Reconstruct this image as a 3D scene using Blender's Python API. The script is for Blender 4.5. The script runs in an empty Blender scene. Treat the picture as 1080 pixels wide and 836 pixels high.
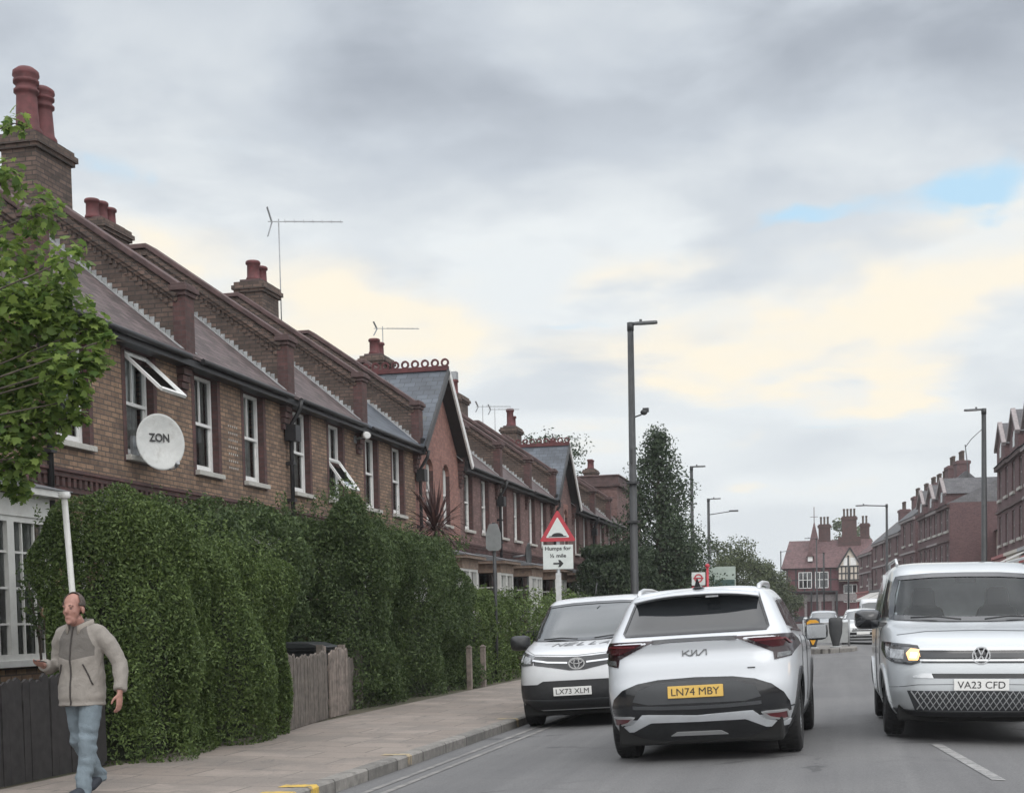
import bpy, math, random
import numpy as np
from mathutils import Vector, Matrix
from mathutils.bvhtree import BVHTree
from mathutils.geometry import delaunay_2d_cdt

random.seed(7)
RNG = np.random.default_rng(11)
SC = bpy.context.scene
COL = SC.collection
V = Vector
PI = math.pi


# ------------------------------------------------------------------ object helpers
def link(name, me, parent=None):
    o = bpy.data.objects.new(name, me)
    COL.objects.link(o)
    if parent is not None:
        o.parent = parent
    return o


def tag(o, label=None, cat=None, group=None, kind=None):
    if label: o['label'] = label
    if cat: o['category'] = cat
    if group: o['group'] = group
    if kind: o['kind'] = kind
    return o


def thing(name, label, cat, loc=(0, 0, 0), rz=0.0, group=None, tilt=0.0):
    o = link(name, None)
    o.location = loc
    o.rotation_euler = (0, tilt, rz)
    o.empty_display_size = 0.2
    return tag(o, label, cat, group)


def copy_tree(o, parent=None):
    c = o.copy()
    COL.objects.link(c)
    c.parent = parent
    for ch in list(o.children):
        copy_tree(ch, c)
    return c


class MB:
    """collects faces, then links them as one mesh object"""
    def __init__(s):
        s.v, s.f, s.m, s.sm = [], [], [], []

    def face(s, pts, mi=0, smooth=False):
        b = len(s.v)
        s.v += [tuple(p) for p in pts]
        s.f.append(tuple(range(b, b + len(pts))))
        s.m.append(mi); s.sm.append(smooth)

    def idx(s, verts, faces, mi=0, smooth=False):
        b = len(s.v)
        s.v += [tuple(p) for p in verts]
        for f in faces:
            s.f.append(tuple(b + i for i in f)); s.m.append(mi); s.sm.append(smooth)

    def box(s, x0, x1, y0, y1, z0, z1, mi=0):
        v = [(x, y, z) for z in (z0, z1) for y in (y0, y1) for x in (x0, x1)]
        s.idx(v, [(0, 2, 3, 1), (4, 5, 7, 6), (0, 1, 5, 4), (2, 6, 7, 3), (0, 4, 6, 2), (1, 3, 7, 5)], mi)

    def bar(s, p, q, w, h, up=(0, 0, 1), mi=0):
        p, q = V(p), V(q)
        d = (q - p).normalized()
        a = d.cross(V(up))
        a = a.normalized() if a.length > 1e-5 else V((1, 0, 0))
        b = a.cross(d).normalized()
        a *= w / 2; b *= h / 2
        v = [p - a - b, p + a - b, p + a + b, p - a + b, q - a - b, q + a - b, q + a + b, q - a + b]
        s.idx(v, [(0, 1, 2, 3), (7, 6, 5, 4), (0, 4, 5, 1), (1, 5, 6, 2), (2, 6, 7, 3), (3, 7, 4, 0)], mi)

    def tube(s, pts, r, n=8, mi=0, sq=1.0, ref=(0, 0, 1), smooth=True):
        pts = [V(p) for p in pts]
        k = len(pts)
        rs = r if isinstance(r, (list, tuple)) else [r] * k
        vs = []
        a = None
        for i, p in enumerate(pts):
            d = (pts[min(i + 1, k - 1)] - pts[max(i - 1, 0)]).normalized()
            if a is None:
                a = d.cross(V(ref))
                if a.length < 1e-3: a = d.cross(V((0, 1, 0)))
                if a.length < 1e-3: a = V((1, 0, 0))
            a = (a - d * a.dot(d)).normalized()
            b = d.cross(a)
            ri = rs[i]
            ra, rb = (ri if isinstance(ri, (tuple, list)) else (ri, ri * sq))
            for j in range(n):
                t = 2 * PI * j / n
                vs.append(p + a * math.cos(t) * ra + b * math.sin(t) * rb)
        fs = []
        for i in range(k - 1):
            for j in range(n):
                j2 = (j + 1) % n
                fs.append((i * n + j, i * n + j2, (i + 1) * n + j2, (i + 1) * n + j))
        s.idx(vs, fs, mi, smooth)
        b0 = len(s.v) - len(vs)
        s.f.append(tuple(b0 + j for j in reversed(range(n)))); s.m.append(mi); s.sm.append(False)
        s.f.append(tuple(b0 + (k - 1) * n + j for j in range(n))); s.m.append(mi); s.sm.append(False)

    def ball(s, c, r, n=12, mi=0, smooth=True):
        c = V(c)
        rx, ry, rz = r if isinstance(r, (tuple, list)) else (r, r, r)
        m = max(6, n // 2 + 2)
        vs = [c + V((0, 0, -rz))]
        for i in range(1, m):
            p = -PI / 2 + PI * i / m
            for j in range(n):
                t = 2 * PI * j / n
                vs.append(c + V((rx * math.cos(p) * math.cos(t), ry * math.cos(p) * math.sin(t), rz * math.sin(p))))
        vs.append(c + V((0, 0, rz)))
        fs = [(0, 1 + (j + 1) % n, 1 + j) for j in range(n)]
        for i in range(m - 2):
            for j in range(n):
                a = 1 + i * n + j; b = 1 + i * n + (j + 1) % n
                fs.append((a, b, b + n, a + n))
        t = len(vs) - 1
        fs += [(t, t - n + j, t - n + (j + 1) % n) for j in range(n)]
        s.idx(vs, fs, mi, smooth)

    def lathe(s, prof, c=(0, 0, 0), axis='z', n=20, mi=0, smooth=True):
        """prof: list of (radius, height); open ends are closed when radius is 0"""
        vs = []
        for r, h in prof:
            for j in range(n):
                t = 2 * PI * j / n
                a, b = r * math.cos(t), r * math.sin(t)
                p = (a, b, h) if axis == 'z' else ((h, a, b) if axis == 'x' else (b, h, a))
                vs.append((p[0] + c[0], p[1] + c[1], p[2] + c[2]))
        fs = []
        for i in range(len(prof) - 1):
            for j in range(n):
                j2 = (j + 1) % n
                fs.append((i * n + j, i * n + j2, (i + 1) * n + j2, (i + 1) * n + j))
        s.idx(vs, fs, mi, smooth)

    def prism(s, poly, fn, d0, d1, mi=0):
        """poly: 2-D outline, fn(a, b, d) -> point; extruded from d0 to d1"""
        n = len(poly)
        v = [fn(a, b, d0) for a, b in poly] + [fn(a, b, d1) for a, b in poly]
        fs = [tuple(reversed(range(n))), tuple(range(n, 2 * n))]
        fs += [(i, (i + 1) % n, n + (i + 1) % n, n + i) for i in range(n)]
        s.idx(v, fs, mi)

    def mesh(s, name, mats):
        me = bpy.data.meshes.new(name)
        me.from_pydata(s.v, [], s.f)
        for m in (mats if isinstance(mats, (list, tuple)) else [mats]):
            me.materials.append(m)
        me.polygons.foreach_set('material_index', s.m)
        me.polygons.foreach_set('use_smooth', s.sm)
        me.update()
        return me

    def build(s, name, mats, parent=None, bevel=0.0, recalc=True):
        me = s.mesh(name, mats)
        if recalc:
            import bmesh
            bm = bmesh.new(); bm.from_mesh(me)
            bmesh.ops.recalc_face_normals(bm, faces=bm.faces)
            bm.to_mesh(me); bm.free()
        o = link(name, me, parent)
        if bevel:
            md = o.modifiers.new('bevel', 'BEVEL')
            md.width = bevel; md.segments = 2; md.limit_method = 'ANGLE'; md.angle_limit = 0.6
        return o


def np_mesh(name, verts, quads, mats, parent=None, k=4):
    """verts (n,3), quads (m,k) numpy arrays -> one mesh object"""
    me = bpy.data.meshes.new(name)
    nv, nf = len(verts), len(quads)
    me.vertices.add(nv)
    me.vertices.foreach_set('co', np.asarray(verts, np.float32).ravel())
    me.loops.add(nf * k)
    me.loops.foreach_set('vertex_index', np.asarray(quads, np.int32).ravel())
    me.polygons.add(nf)
    me.polygons.foreach_set('loop_start', np.arange(nf, dtype=np.int32) * k)
    me.update(calc_edges=True)
    me.validate()
    for m in (mats if isinstance(mats, (list, tuple)) else [mats]):
        me.materials.append(m)
    return link(name, me, parent)


def remesh(mb, voxel, smooth=4, name='tmp', mats=(), parent=None):
    """closed pieces fused into one continuous skin"""
    me = mb.mesh('tmp', list(mats))
    o = link('tmp', me)
    r = o.modifiers.new('r', 'REMESH'); r.mode = 'VOXEL'; r.voxel_size = voxel; r.use_smooth_shade = True
    if smooth:
        q = o.modifiers.new('s', 'SMOOTH'); q.factor = 0.5; q.iterations = smooth
    bpy.context.view_layer.update()
    dg = bpy.context.evaluated_depsgraph_get()
    m2 = bpy.data.meshes.new_from_object(o.evaluated_get(dg))
    bpy.data.objects.remove(o)
    m2.name = name
    for p in m2.polygons: p.use_smooth = True
    m2.materials.clear()
    for m in mats: m2.materials.append(m)
    return link(name, m2, parent)


# ------------------------------------------------------------------ material helpers
class NT:
    """terse node building"""
    def __init__(s, tree):
        s.t = tree; tree.nodes.clear()

    def n(s, typ, **kw):
        nd = s.t.nodes.new(typ)
        for k, v in kw.items(): setattr(nd, k, v)
        return nd

    def l(s, a, b): s.t.links.new(a, b)

    def put(s, sock, val):
        if isinstance(val, bpy.types.NodeSocket): s.l(val, sock)
        elif val is not None: sock.default_value = val

    def m(s, op, a, b=None, c=None, clamp=False):
        nd = s.n('ShaderNodeMath', operation=op, use_clamp=clamp)
        s.put(nd.inputs[0], a); s.put(nd.inputs[1], b); s.put(nd.inputs[2], c)
        return nd.outputs[0]

    def noise(s, vec, scale, detail=4, rough=0.55, dist=0.0):
        nd = s.n('ShaderNodeTexNoise')
        if vec is not None: s.l(vec, nd.inputs['Vector'])
        nd.inputs['Scale'].default_value = scale; nd.inputs['Detail'].default_value = detail
        nd.inputs['Roughness'].default_value = rough; nd.inputs['Distortion'].default_value = dist
        return nd.outputs['Fac']

    def ramp(s, fac, stops):
        nd = s.n('ShaderNodeValToRGB')
        e = nd.color_ramp.elements
        while len(e) < len(stops): e.new(0.5)
        for i, (p, c) in enumerate(stops):
            e[i].position = p; e[i].color = (c if len(c) == 4 else (*c, 1))
        s.put(nd.inputs[0], fac)
        return nd.outputs[0]

    def mix(s, fac, a, b, blend='MIX'):
        nd = s.n('ShaderNodeMix', data_type='RGBA', blend_type=blend)
        s.put(nd.inputs[0], fac)
        for i, v in ((6, a), (7, b)):
            s.put(nd.inputs[i], v if isinstance(v, bpy.types.NodeSocket) else (*v[:3], 1))
        return nd.outputs[2]

    def bump(s, h, strength=0.3, dist=0.02):
        nd = s.n('ShaderNodeBump')
        nd.inputs['Strength'].default_value = strength; nd.inputs['Distance'].default_value = dist
        s.l(h, nd.inputs['Height'])
        return nd.outputs[0]

    def smooth(s, x, a, b):
        nd = s.n('ShaderNodeMapRange', interpolation_type='SMOOTHSTEP')
        s.put(nd.inputs[0], x)
        nd.inputs[1].default_value = a; nd.inputs[2].default_value = b
        return nd.outputs[0]


MATS = {}


def new_mat(name):
    m = bpy.data.materials.new(name)
    m.use_nodes = True
    return m, NT(m.node_tree)


def finish(nt, col, rough=0.6, metal=0.0, bump=None, coat=0.0, spec=0.5, emit=None, estr=0.0, trans=None):
    b = nt.n('ShaderNodeBsdfPrincipled')
    nt.put(b.inputs['Base Color'], col if isinstance(col, bpy.types.NodeSocket) else (*col[:3], 1))
    nt.put(b.inputs['Roughness'], rough)
    b.inputs['Metallic'].default_value = metal
    b.inputs['Coat Weight'].default_value = coat
    b.inputs['Coat Roughness'].default_value = 0.08
    b.inputs['Specular IOR Level'].default_value = spec
    if bump is not None: nt.l(bump, b.inputs['Normal'])
    if emit:
        b.inputs['Emission Color'].default_value = (*emit, 1); b.inputs['Emission Strength'].default_value = estr
    o = nt.n('ShaderNodeOutputMaterial')
    if trans:
        t = nt.n('ShaderNodeBsdfTranslucent'); nt.put(t.inputs[0], col if isinstance(col, bpy.types.NodeSocket) else (*col[:3], 1))
        mx = nt.n('ShaderNodeMixShader'); mx.inputs[0].default_value = trans
        nt.l(b.outputs[0], mx.inputs[1]); nt.l(t.outputs[0], mx.inputs[2]); nt.l(mx.outputs[0], o.inputs[0])
    else:
        nt.l(b.outputs[0], o.inputs[0])


def objco(nt): return nt.n('ShaderNodeTexCoord').outputs['Object']


def pbr(name, col, rough=0.6, metal=0.0, var=0.15, scale=6.0, bump=0.0, bscale=60.0, coat=0.0, spec=0.5, dirt=0.0, dirtcol=(0.05, 0.045, 0.04), dscale=2.0):
    """one base colour with gentle uneven tone, optional dirt blotches and grain"""
    m, nt = new_mat(name)
    co = objco(nt)
    c = (*col, 1)
    if var:
        f = nt.noise(co, scale, 5)
        lo = tuple(x * (1 - var) for x in col); hi = tuple(min(1, x * (1 + var)) for x in col)
        c = nt.ramp(f, [(0.3, lo), (0.7, hi)])
    if dirt:
        g = nt.smooth(nt.noise(co, dscale, 6, 0.65, 0.6), 0.48, 0.75)
        c = nt.mix(nt.m('MULTIPLY', g, dirt), c, dirtcol)
    bp = None
    if bump: bp = nt.bump(nt.noise(co, bscale, 4), bump, 0.01)
    finish(nt, c, rough, metal, bp, coat, spec)
    MATS[name] = m
    return m


def wall_uv(nt):
    """object-space wall coordinates: (along wall, height)"""
    tc = nt.n('ShaderNodeTexCoord')
    so = nt.n('ShaderNodeSeparateXYZ'); nt.l(tc.outputs['Object'], so.inputs[0])
    sn = nt.n('ShaderNodeSeparateXYZ'); nt.l(tc.outputs['Normal'], sn.inputs[0])
    ax = nt.m('ABSOLUTE', sn.outputs[0]); ay = nt.m('ABSOLUTE', sn.outputs[1])
    pick = nt.m('GREATER_THAN', ax, ay)
    u = nt.m('ADD', nt.m('MULTIPLY', pick, so.outputs[1]), nt.m('MULTIPLY', nt.m('SUBTRACT', 1.0, pick), so.outputs[0]))
    cb = nt.n('ShaderNodeCombineXYZ'); nt.l(u, cb.inputs[0]); nt.l(so.outputs[2], cb.inputs[1])
    return cb.outputs[0], tc.outputs['Object'], so


def brick(name, c1, c2, mortar, bw=0.225, rh=0.075, ms=0.006, dirt=0.5, dirtcol=(0.05, 0.042, 0.036), rough=0.9):
    m, nt = new_mat(name)
    uv, co, so = wall_uv(nt)
    b = nt.n('ShaderNodeTexBrick', offset=0.5)
    nt.l(uv, b.inputs['Vector'])
    b.inputs['Color1'].default_value = (*c1, 1); b.inputs['Color2'].default_value = (*c2, 1); b.inputs['Mortar'].default_value = (*mortar, 1)
    b.inputs['Scale'].default_value = 1; b.inputs['Mortar Size'].default_value = ms; b.inputs['Bias'].default_value = 0.0
    b.inputs['Brick Width'].default_value = bw; b.inputs['Row Height'].default_value = rh
    n1 = nt.noise(co, 1.6, 6, 0.65)
    n2 = nt.noise(co, 9, 4, 0.6)
    c = nt.mix(nt.m('MULTIPLY', nt.smooth(n1, 0.42, 0.75), dirt), b.outputs[0], dirtcol)
    c = nt.mix(0.55, c, nt.ramp(n2, [(0.3, (0.35, 0.35, 0.35)), (0.7, (1, 1, 1))]), 'MULTIPLY')
    c = nt.mix(nt.m('MULTIPLY', nt.smooth(nt.noise(co, 3.1, 3), 0.6, 0.8), 0.25), c, tuple(x * 1.5 for x in c1))
    finish(nt, c, rough, 0, nt.bump(nt.m('SUBTRACT', n2, b.outputs['Fac']), 0.35, 0.01))
    MATS[name] = m
    return m


def tiles(name, col, row=0.16, wid=0.2, var=0.35, rough=0.75):
    """roof tile courses running up the slope (uses height and the along-eaves coordinate)"""
    m, nt = new_mat(name)
    tc = nt.n('ShaderNodeTexCoord')
    so = nt.n('ShaderNodeSeparateXYZ'); nt.l(tc.outputs['Object'], so.inputs[0])
    sn = nt.n('ShaderNodeSeparateXYZ'); nt.l(tc.outputs['Normal'], sn.inputs[0])
    pick = nt.m('GREATER_THAN', nt.m('ABSOLUTE', sn.outputs[0]), nt.m('ABSOLUTE', sn.outputs[1]))
    u = nt.m('ADD', nt.m('MULTIPLY', pick, so.outputs[1]), nt.m('MULTIPLY', nt.m('SUBTRACT', 1.0, pick), so.outputs[0]))
    cb = nt.n('ShaderNodeCombineXYZ'); nt.l(u, cb.inputs[0]); nt.l(nt.m('MULTIPLY', so.outputs[2], 1.5), cb.inputs[1])
    b = nt.n('ShaderNodeTexBrick', offset=0.5)
    nt.l(cb.outputs[0], b.inputs['Vector'])
    lo = tuple(x * (1 - var) for x in col); hi = tuple(x * (1 + var) for x in col)
    b.inputs['Color1'].default_value = (*lo, 1); b.inputs['Color2'].default_value = (*hi, 1)
    b.inputs['Mortar'].default_value = (*[x * 0.35 for x in col], 1)
    b.inputs['Scale'].default_value = 1; b.inputs['Mortar Size'].default_value = 0.008
    b.inputs['Brick Width'].default_value = wid; b.inputs['Row Height'].default_value = row
    n1 = nt.noise(tc.outputs['Object'], 2.2, 6, 0.65)
    c = nt.mix(0.7, b.outputs[0], nt.ramp(n1, [(0.3, (0.5, 0.5, 0.5)), (0.7, (1.1, 1.1, 1.1))]), 'MULTIPLY')
    c = nt.mix(nt.m('MULTIPLY', nt.smooth(nt.noise(tc.outputs['Object'], 5, 5), 0.58, 0.75), 0.35), c, (0.13, 0.14, 0.09))
    finish(nt, c, rough, 0, nt.bump(nt.m('SUBTRACT', 1.0, b.outputs['Fac']), 0.5, 0.02))
    MATS[name] = m
    return m


def leafmat(name, dark, light, rough=0.55, trans=0.25):
    m, nt = new_mat(name)
    g = nt.n('ShaderNodeNewGeometry')
    c = nt.ramp(g.outputs['Random Per Island'], [(0.0, dark), (0.55, tuple((a + b) / 2 for a, b in zip(dark, light))), (1.0, light)])
    n = nt.noise(objco(nt), 1.3, 4)
    c = nt.mix(0.6, c, nt.ramp(n, [(0.35, (0.72, 0.75, 0.75)), (0.68, (1.12, 1.12, 1.0))]), 'MULTIPLY')
    finish(nt, c, rough, spec=0.3, trans=trans)
    MATS[name] = m
    return m


def glassmat(name, tint=(0.8, 0.83, 0.84), through=0.75, ior=1.65):
    """window glass: mirror-like by angle, partly see-through"""
    m, nt = new_mat(name)
    t = nt.n('ShaderNodeBsdfTransparent'); t.inputs[0].default_value = (*[x * through for x in tint], 1)
    g = nt.n('ShaderNodeBsdfGlossy'); g.inputs['Roughness'].default_value = 0.02; g.inputs[0].default_value = (0.95, 0.97, 0.97, 1)
    f = nt.n('ShaderNodeFresnel'); f.inputs[0].default_value = ior
    mx = nt.n('ShaderNodeMixShader')
    nt.l(f.outputs[0], mx.inputs[0]); nt.l(t.outputs[0], mx.inputs[1]); nt.l(g.outputs[0], mx.inputs[2])
    o = nt.n('ShaderNodeOutputMaterial'); nt.l(mx.outputs[0], o.inputs[0])
    MATS[name] = m
    return m


M = MATS
brick('stock_brick', (0.36, 0.235, 0.155), (0.185, 0.122, 0.088), (0.11, 0.09, 0.078), ms=.010, dirt=0.4)
brick('mauve_brick', (0.26, 0.155, 0.14), (0.155, 0.092, 0.084), (0.13, 0.10, 0.098), dirt=0.4, dirtcol=(0.07, 0.045, 0.045))
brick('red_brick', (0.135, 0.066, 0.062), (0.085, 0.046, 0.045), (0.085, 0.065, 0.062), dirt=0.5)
brick('pink_brick', (0.36, 0.185, 0.15), (0.27, 0.135, 0.115), (0.25, 0.17, 0.15), dirt=0.3, dirtcol=(0.14, 0.07, 0.06))
brick('chimney_brick', (0.19, 0.13, 0.105), (0.09, 0.066, 0.055), (0.065, 0.055, 0.05), ms=.010, dirt=0.5, dirtcol=(0.03, 0.026, 0.023))
brick('shop_brick', (0.158, 0.092, 0.090), (0.115, 0.066, 0.068), (0.17, 0.11, 0.12), dirt=0.35, dirtcol=(0.10, 0.06, 0.065))
brick('pub_brick', (0.165, 0.062, 0.070), (0.125, 0.048, 0.056), (0.16, 0.09, 0.095), dirt=0.35, dirtcol=(0.08, 0.035, 0.04))
brick('tan_brick', (0.30, 0.22, 0.17), (0.22, 0.155, 0.12), (0.24, 0.2, 0.17), dirt=0.4, dirtcol=(0.14, 0.10, 0.08))
brick('garden_brick', (0.22, 0.10, 0.07), (0.15, 0.07, 0.05), (0.2, 0.17, 0.15), dirt=0.5)
tiles('roof_tile', (0.112, 0.084, 0.084))
tiles('slate', (0.085, 0.10, 0.122), row=0.2, wid=0.3, var=0.22, rough=0.55)
tiles('red_tile', (0.140, 0.076, 0.078), row=0.15, wid=0.18)
tiles('dark_slate', (0.085, 0.083, 0.09), row=0.22, wid=0.3, var=0.2, rough=0.6)
pbr('coping', (0.088, 0.055, 0.053), 0.8, var=0.35, scale=4, bump=0.2, dirt=0.5, dirtcol=(0.03, 0.025, 0.025))
pbr('flashing', (0.30, 0.31, 0.315), 0.6, var=0.35, scale=9, dirt=0.7, dirtcol=(0.14, 0.14, 0.14))
pbr('lead', (0.16, 0.165, 0.175), 0.5, var=0.15, dirt=0.4)
pbr('bay_paint', (0.56, 0.56, 0.54), 0.5, var=0.08, dirt=0.3, dirtcol=(0.36, 0.34, 0.31), dscale=5)
pbr('terracotta', (0.110, 0.034, 0.036), 0.75, var=0.3, scale=7, dirt=0.6, dirtcol=(0.06, 0.025, 0.026))
pbr('stone_dull', (0.27, 0.24, 0.24), 0.8, var=0.2, dirt=0.5, dirtcol=(0.14, 0.12, 0.12))
pbr('white_paint', (0.70, 0.70, 0.69), 0.45, var=0.06, dirt=0.25, dirtcol=(0.42, 0.4, 0.36), dscale=5)
pbr('stone_sill', (0.42, 0.41, 0.38), 0.8, var=0.15, dirt=0.5, dirtcol=(0.18, 0.16, 0.14), dscale=6)
pbr('black_iron', (0.018, 0.018, 0.02), 0.45, var=0.3)
pbr('cream_render', (0.55, 0.49, 0.42), 0.85, var=0.1, dirt=0.4, dirtcol=(0.3, 0.26, 0.22))
pbr('grey_steel', (0.085, 0.09, 0.092), 0.5, var=0.2, metal=0.3, scale=12)
pbr('galvanised', (0.30, 0.31, 0.32), 0.5, var=0.2, metal=0.5, scale=12)
pbr('pale_steel', (0.48, 0.49, 0.49), 0.55, var=0.12, scale=12)
pbr('dish_grey', (0.50, 0.51, 0.50), 0.55, var=0.10, dirt=0.55, dirtcol=(0.30, 0.29, 0.27), dscale=5)
pbr('net_curtain', (0.58, 0.58, 0.55), 0.95, var=0.2, scale=9)
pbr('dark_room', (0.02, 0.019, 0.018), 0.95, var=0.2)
pbr('door_red', (0.17, 0.03, 0.03), 0.4, var=0.1)
pbr('door_blue', (0.03, 0.06, 0.12), 0.4, var=0.1)
pbr('door_green', (0.03, 0.08, 0.05), 0.4, var=0.1)
glassmat('window_glass')
# ------------------------------------------------------------------ ground, road, pavements
CROWN = 0.5
def road_z(x): return 0.05 - 0.04 * abs(x - CROWN)
KL, KR = -4.40, 5.00

m, nt = new_mat('asphalt')
co = objco(nt)
big = nt.noise(co, 0.35, 5, 0.6); fine = nt.noise(co, 55, 3, 0.7); grit = nt.noise(co, 170, 2, 0.5)
mp = nt.n('ShaderNodeMapping'); nt.l(co, mp.inputs[0]); mp.inputs['Scale'].default_value = (2.2, 0.06, 1)
streak = nt.noise(mp.outputs[0], 1.0, 4, 0.6)
c = nt.ramp(big, [(0.3, (0.128, 0.128, 0.131)), (0.7, (0.158, 0.157, 0.157))])
c = nt.mix(0.5, c, nt.ramp(streak, [(0.35, (0.76, 0.76, 0.77)), (0.66, (1.18, 1.18, 1.17))]), 'MULTIPLY')
c = nt.mix(0.6, c, nt.ramp(fine, [(0.3, (0.58, 0.58, 0.58)), (0.7, (1.32, 1.32, 1.32))]), 'MULTIPLY')
c = nt.mix(nt.m('MULTIPLY', nt.smooth(nt.noise(co, 0.9, 6, 0.7, 1.2), 0.56, 0.70), 0.35), c, (0.075, 0.075, 0.078))
vo = nt.n('ShaderNodeTexVoronoi', feature='DISTANCE_TO_EDGE'); nt.l(co, vo.inputs['Vector']); vo.inputs['Scale'].default_value = 0.22
wv = nt.m('ADD', vo.outputs[0], nt.m('MULTIPLY', nt.m('SUBTRACT', nt.noise(co, 2.4, 5, .7), .5), .10))
crack = nt.m('MULTIPLY', nt.smooth(nt.m('ABSOLUTE', wv), .012, .003), nt.smooth(nt.noise(co, .5, 2), .5, .6))
c = nt.mix(nt.m('MULTIPLY', crack, .6), c, (0.05, 0.05, 0.052))
finish(nt, c, 0.82, 0, nt.bump(nt.m('ADD', fine, grit), 0.35, 0.012), spec=0.35)
M['asphalt'] = m

m, nt = new_mat('paving')
co = objco(nt)
b = nt.n('ShaderNodeTexBrick', offset=0.5); nt.l(co, b.inputs['Vector'])
b.inputs['Scale'].default_value = 1; b.inputs['Brick Width'].default_value = 0.9; b.inputs['Row Height'].default_value = 0.6
b.inputs['Mortar Size'].default_value = 0.009; b.inputs['Mortar Smooth'].default_value = 0.3
b.inputs['Color1'].default_value = (0.218, 0.184, 0.160, 1); b.inputs['Color2'].default_value = (0.285, 0.244, 0.214, 1)
b.inputs['Mortar'].default_value = (0.085, 0.078, 0.07, 1)
n1 = nt.noise(co, 1.1, 6, 0.65, 0.5); n2 = nt.noise(co, 40, 4, 0.65)
c = nt.mix(nt.m('MULTIPLY', nt.smooth(n1, 0.40, 0.62), 0.75), b.outputs[0], (0.178, 0.158, 0.142))
c = nt.mix(0.5, c, nt.ramp(n2, [(0.3, (0.7, 0.7, 0.7)), (0.7, (1.2, 1.2, 1.2))]), 'MULTIPLY')
mp = nt.n('ShaderNodeMapping'); nt.l(co, mp.inputs[0]); mp.inputs['Scale'].default_value = (2.6, .9, 1)
c = nt.mix(nt.m('MULTIPLY', nt.smooth(nt.noise(mp.outputs[0], 1.3, 5, 0.7, .8), 0.56, 0.68), .6), c, (0.12, 0.112, 0.105))
c = nt.mix(nt.smooth(nt.noise(co, 14, 2, 0.4), 0.74, 0.76), c, (0.09, 0.085, 0.08))
finish(nt, c, 0.88, 0, nt.bump(nt.m('SUBTRACT', n2, b.outputs['Fac']), 0.3, 0.01))
M['paving'] = m

m, nt = new_mat('kerb_stone')
co = objco(nt)
b = nt.n('ShaderNodeTexBrick', offset=0.0); nt.l(co, b.inputs['Vector'])
b.inputs['Scale'].default_value = 1; b.inputs['Brick Width'].default_value = 5; b.inputs['Row Height'].default_value = 0.92
b.inputs['Mortar Size'].default_value = 0.012
b.inputs['Color1'].default_value = (0.27, 0.255, 0.235, 1); b.inputs['Color2'].default_value = (0.18, 0.172, 0.16, 1); b.inputs['Mortar'].default_value = (0.06, 0.055, 0.05, 1)
n2 = nt.noise(co, 7, 6, 0.7)
c = nt.mix(0.75, b.outputs[0], nt.ramp(n2, [(0.3, (0.4, 0.4, 0.4)), (0.7, (1.2, 1.2, 1.2))]), 'MULTIPLY')
finish(nt, c, 0.85, 0, nt.bump(nt.noise(co, 30, 5), 0.4, 0.01))
M['kerb_stone'] = m

m, nt = new_mat('earth')
co = objco(nt)
c = nt.ramp(nt.noise(co, 0.6, 7, 0.7), [(0.3, (0.05, 0.055, 0.03)), (0.5, (0.075, 0.07, 0.045)), (0.7, (0.10, 0.085, 0.06))])
finish(nt, c, 0.95, 0, nt.bump(nt.noise(co, 12, 5), 0.5, 0.05))
M['earth'] = m

m, nt = new_mat('road_paint')
co = objco(nt)
w = nt.smooth(nt.noise(co, 9, 6, 0.75), 0.40, 0.60)
c = nt.mix(w, (0.16, 0.16, 0.16), (0.30, 0.297, 0.29))
finish(nt, c, 0.7)
M['road_paint'] = m
m, nt = new_mat('faded_paint')
co = objco(nt)
w = nt.smooth(nt.noise(co, 6, 6, 0.75), 0.42, 0.62)
c = nt.mix(w, (0.15, 0.147, 0.145), (0.25, 0.24, 0.228))
finish(nt, c, 0.75)
M['faded_paint'] = m
m, nt = new_mat('yellow_paint')
co = objco(nt)
w = nt.smooth(nt.noise(co, 11, 6, 0.75), 0.36, 0.55)
c = nt.mix(w, (0.17, 0.15, 0.12), (0.58, 0.38, 0.06))
finish(nt, c, 0.7)
M['yellow_paint'] = m

m, nt = new_mat('old_yellow')
co = objco(nt)
w = nt.smooth(nt.noise(co, 9, 6, 0.75), 0.36, 0.6)
c = nt.mix(w, (0.19, 0.17, 0.15), (0.46, 0.36, 0.20))
finish(nt, c, 0.75)
M['old_yellow'] = m
g = MB(); g.face([(-400, -60, -0.35), (400, -60, -0.35), (400, 900, -0.35), (-400, 900, -0.35)])
tag(g.build('ground', M['earth'], recalc=False), kind='structure')

r = MB()
ys = [-25, 0, 20, 40, 60, 80, 100, 130, 160, 200, 260]
xs = [KL, -3, -1.5, CROWN - 0.6, CROWN, CROWN + 0.6, 2.5, 4, KR]
def bend(y): return 0 if y < 60 else -0.00018 * (y - 60) ** 2       # the street eases to the left far off
for a, b_ in zip(ys[:-1], ys[1:]):
    for x0, x1 in zip(xs[:-1], xs[1:]):
        r.face([(x0 + bend(a), a, road_z(x0)), (x1 + bend(a), a, road_z(x1)), (x1 + bend(b_), b_, road_z(x1)), (x0 + bend(b_), b_, road_z(x0))])
tag(r.build('road', M['asphalt'], recalc=False), kind='structure')

def strip_x(name, xa, xb, za, zb, mat_, y0=-25, y1=260):
    q = MB()
    yy = [y for y in ys if y0 <= y <= y1]
    for a, b_ in zip(yy[:-1], yy[1:]):
        q.face([(xa + bend(a), a, za), (xb + bend(a), a, zb), (xb + bend(b_), b_, zb), (xa + bend(b_), b_, za)])
    return tag(q.build(name, M[mat_], recalc=False), kind='structure')

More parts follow.
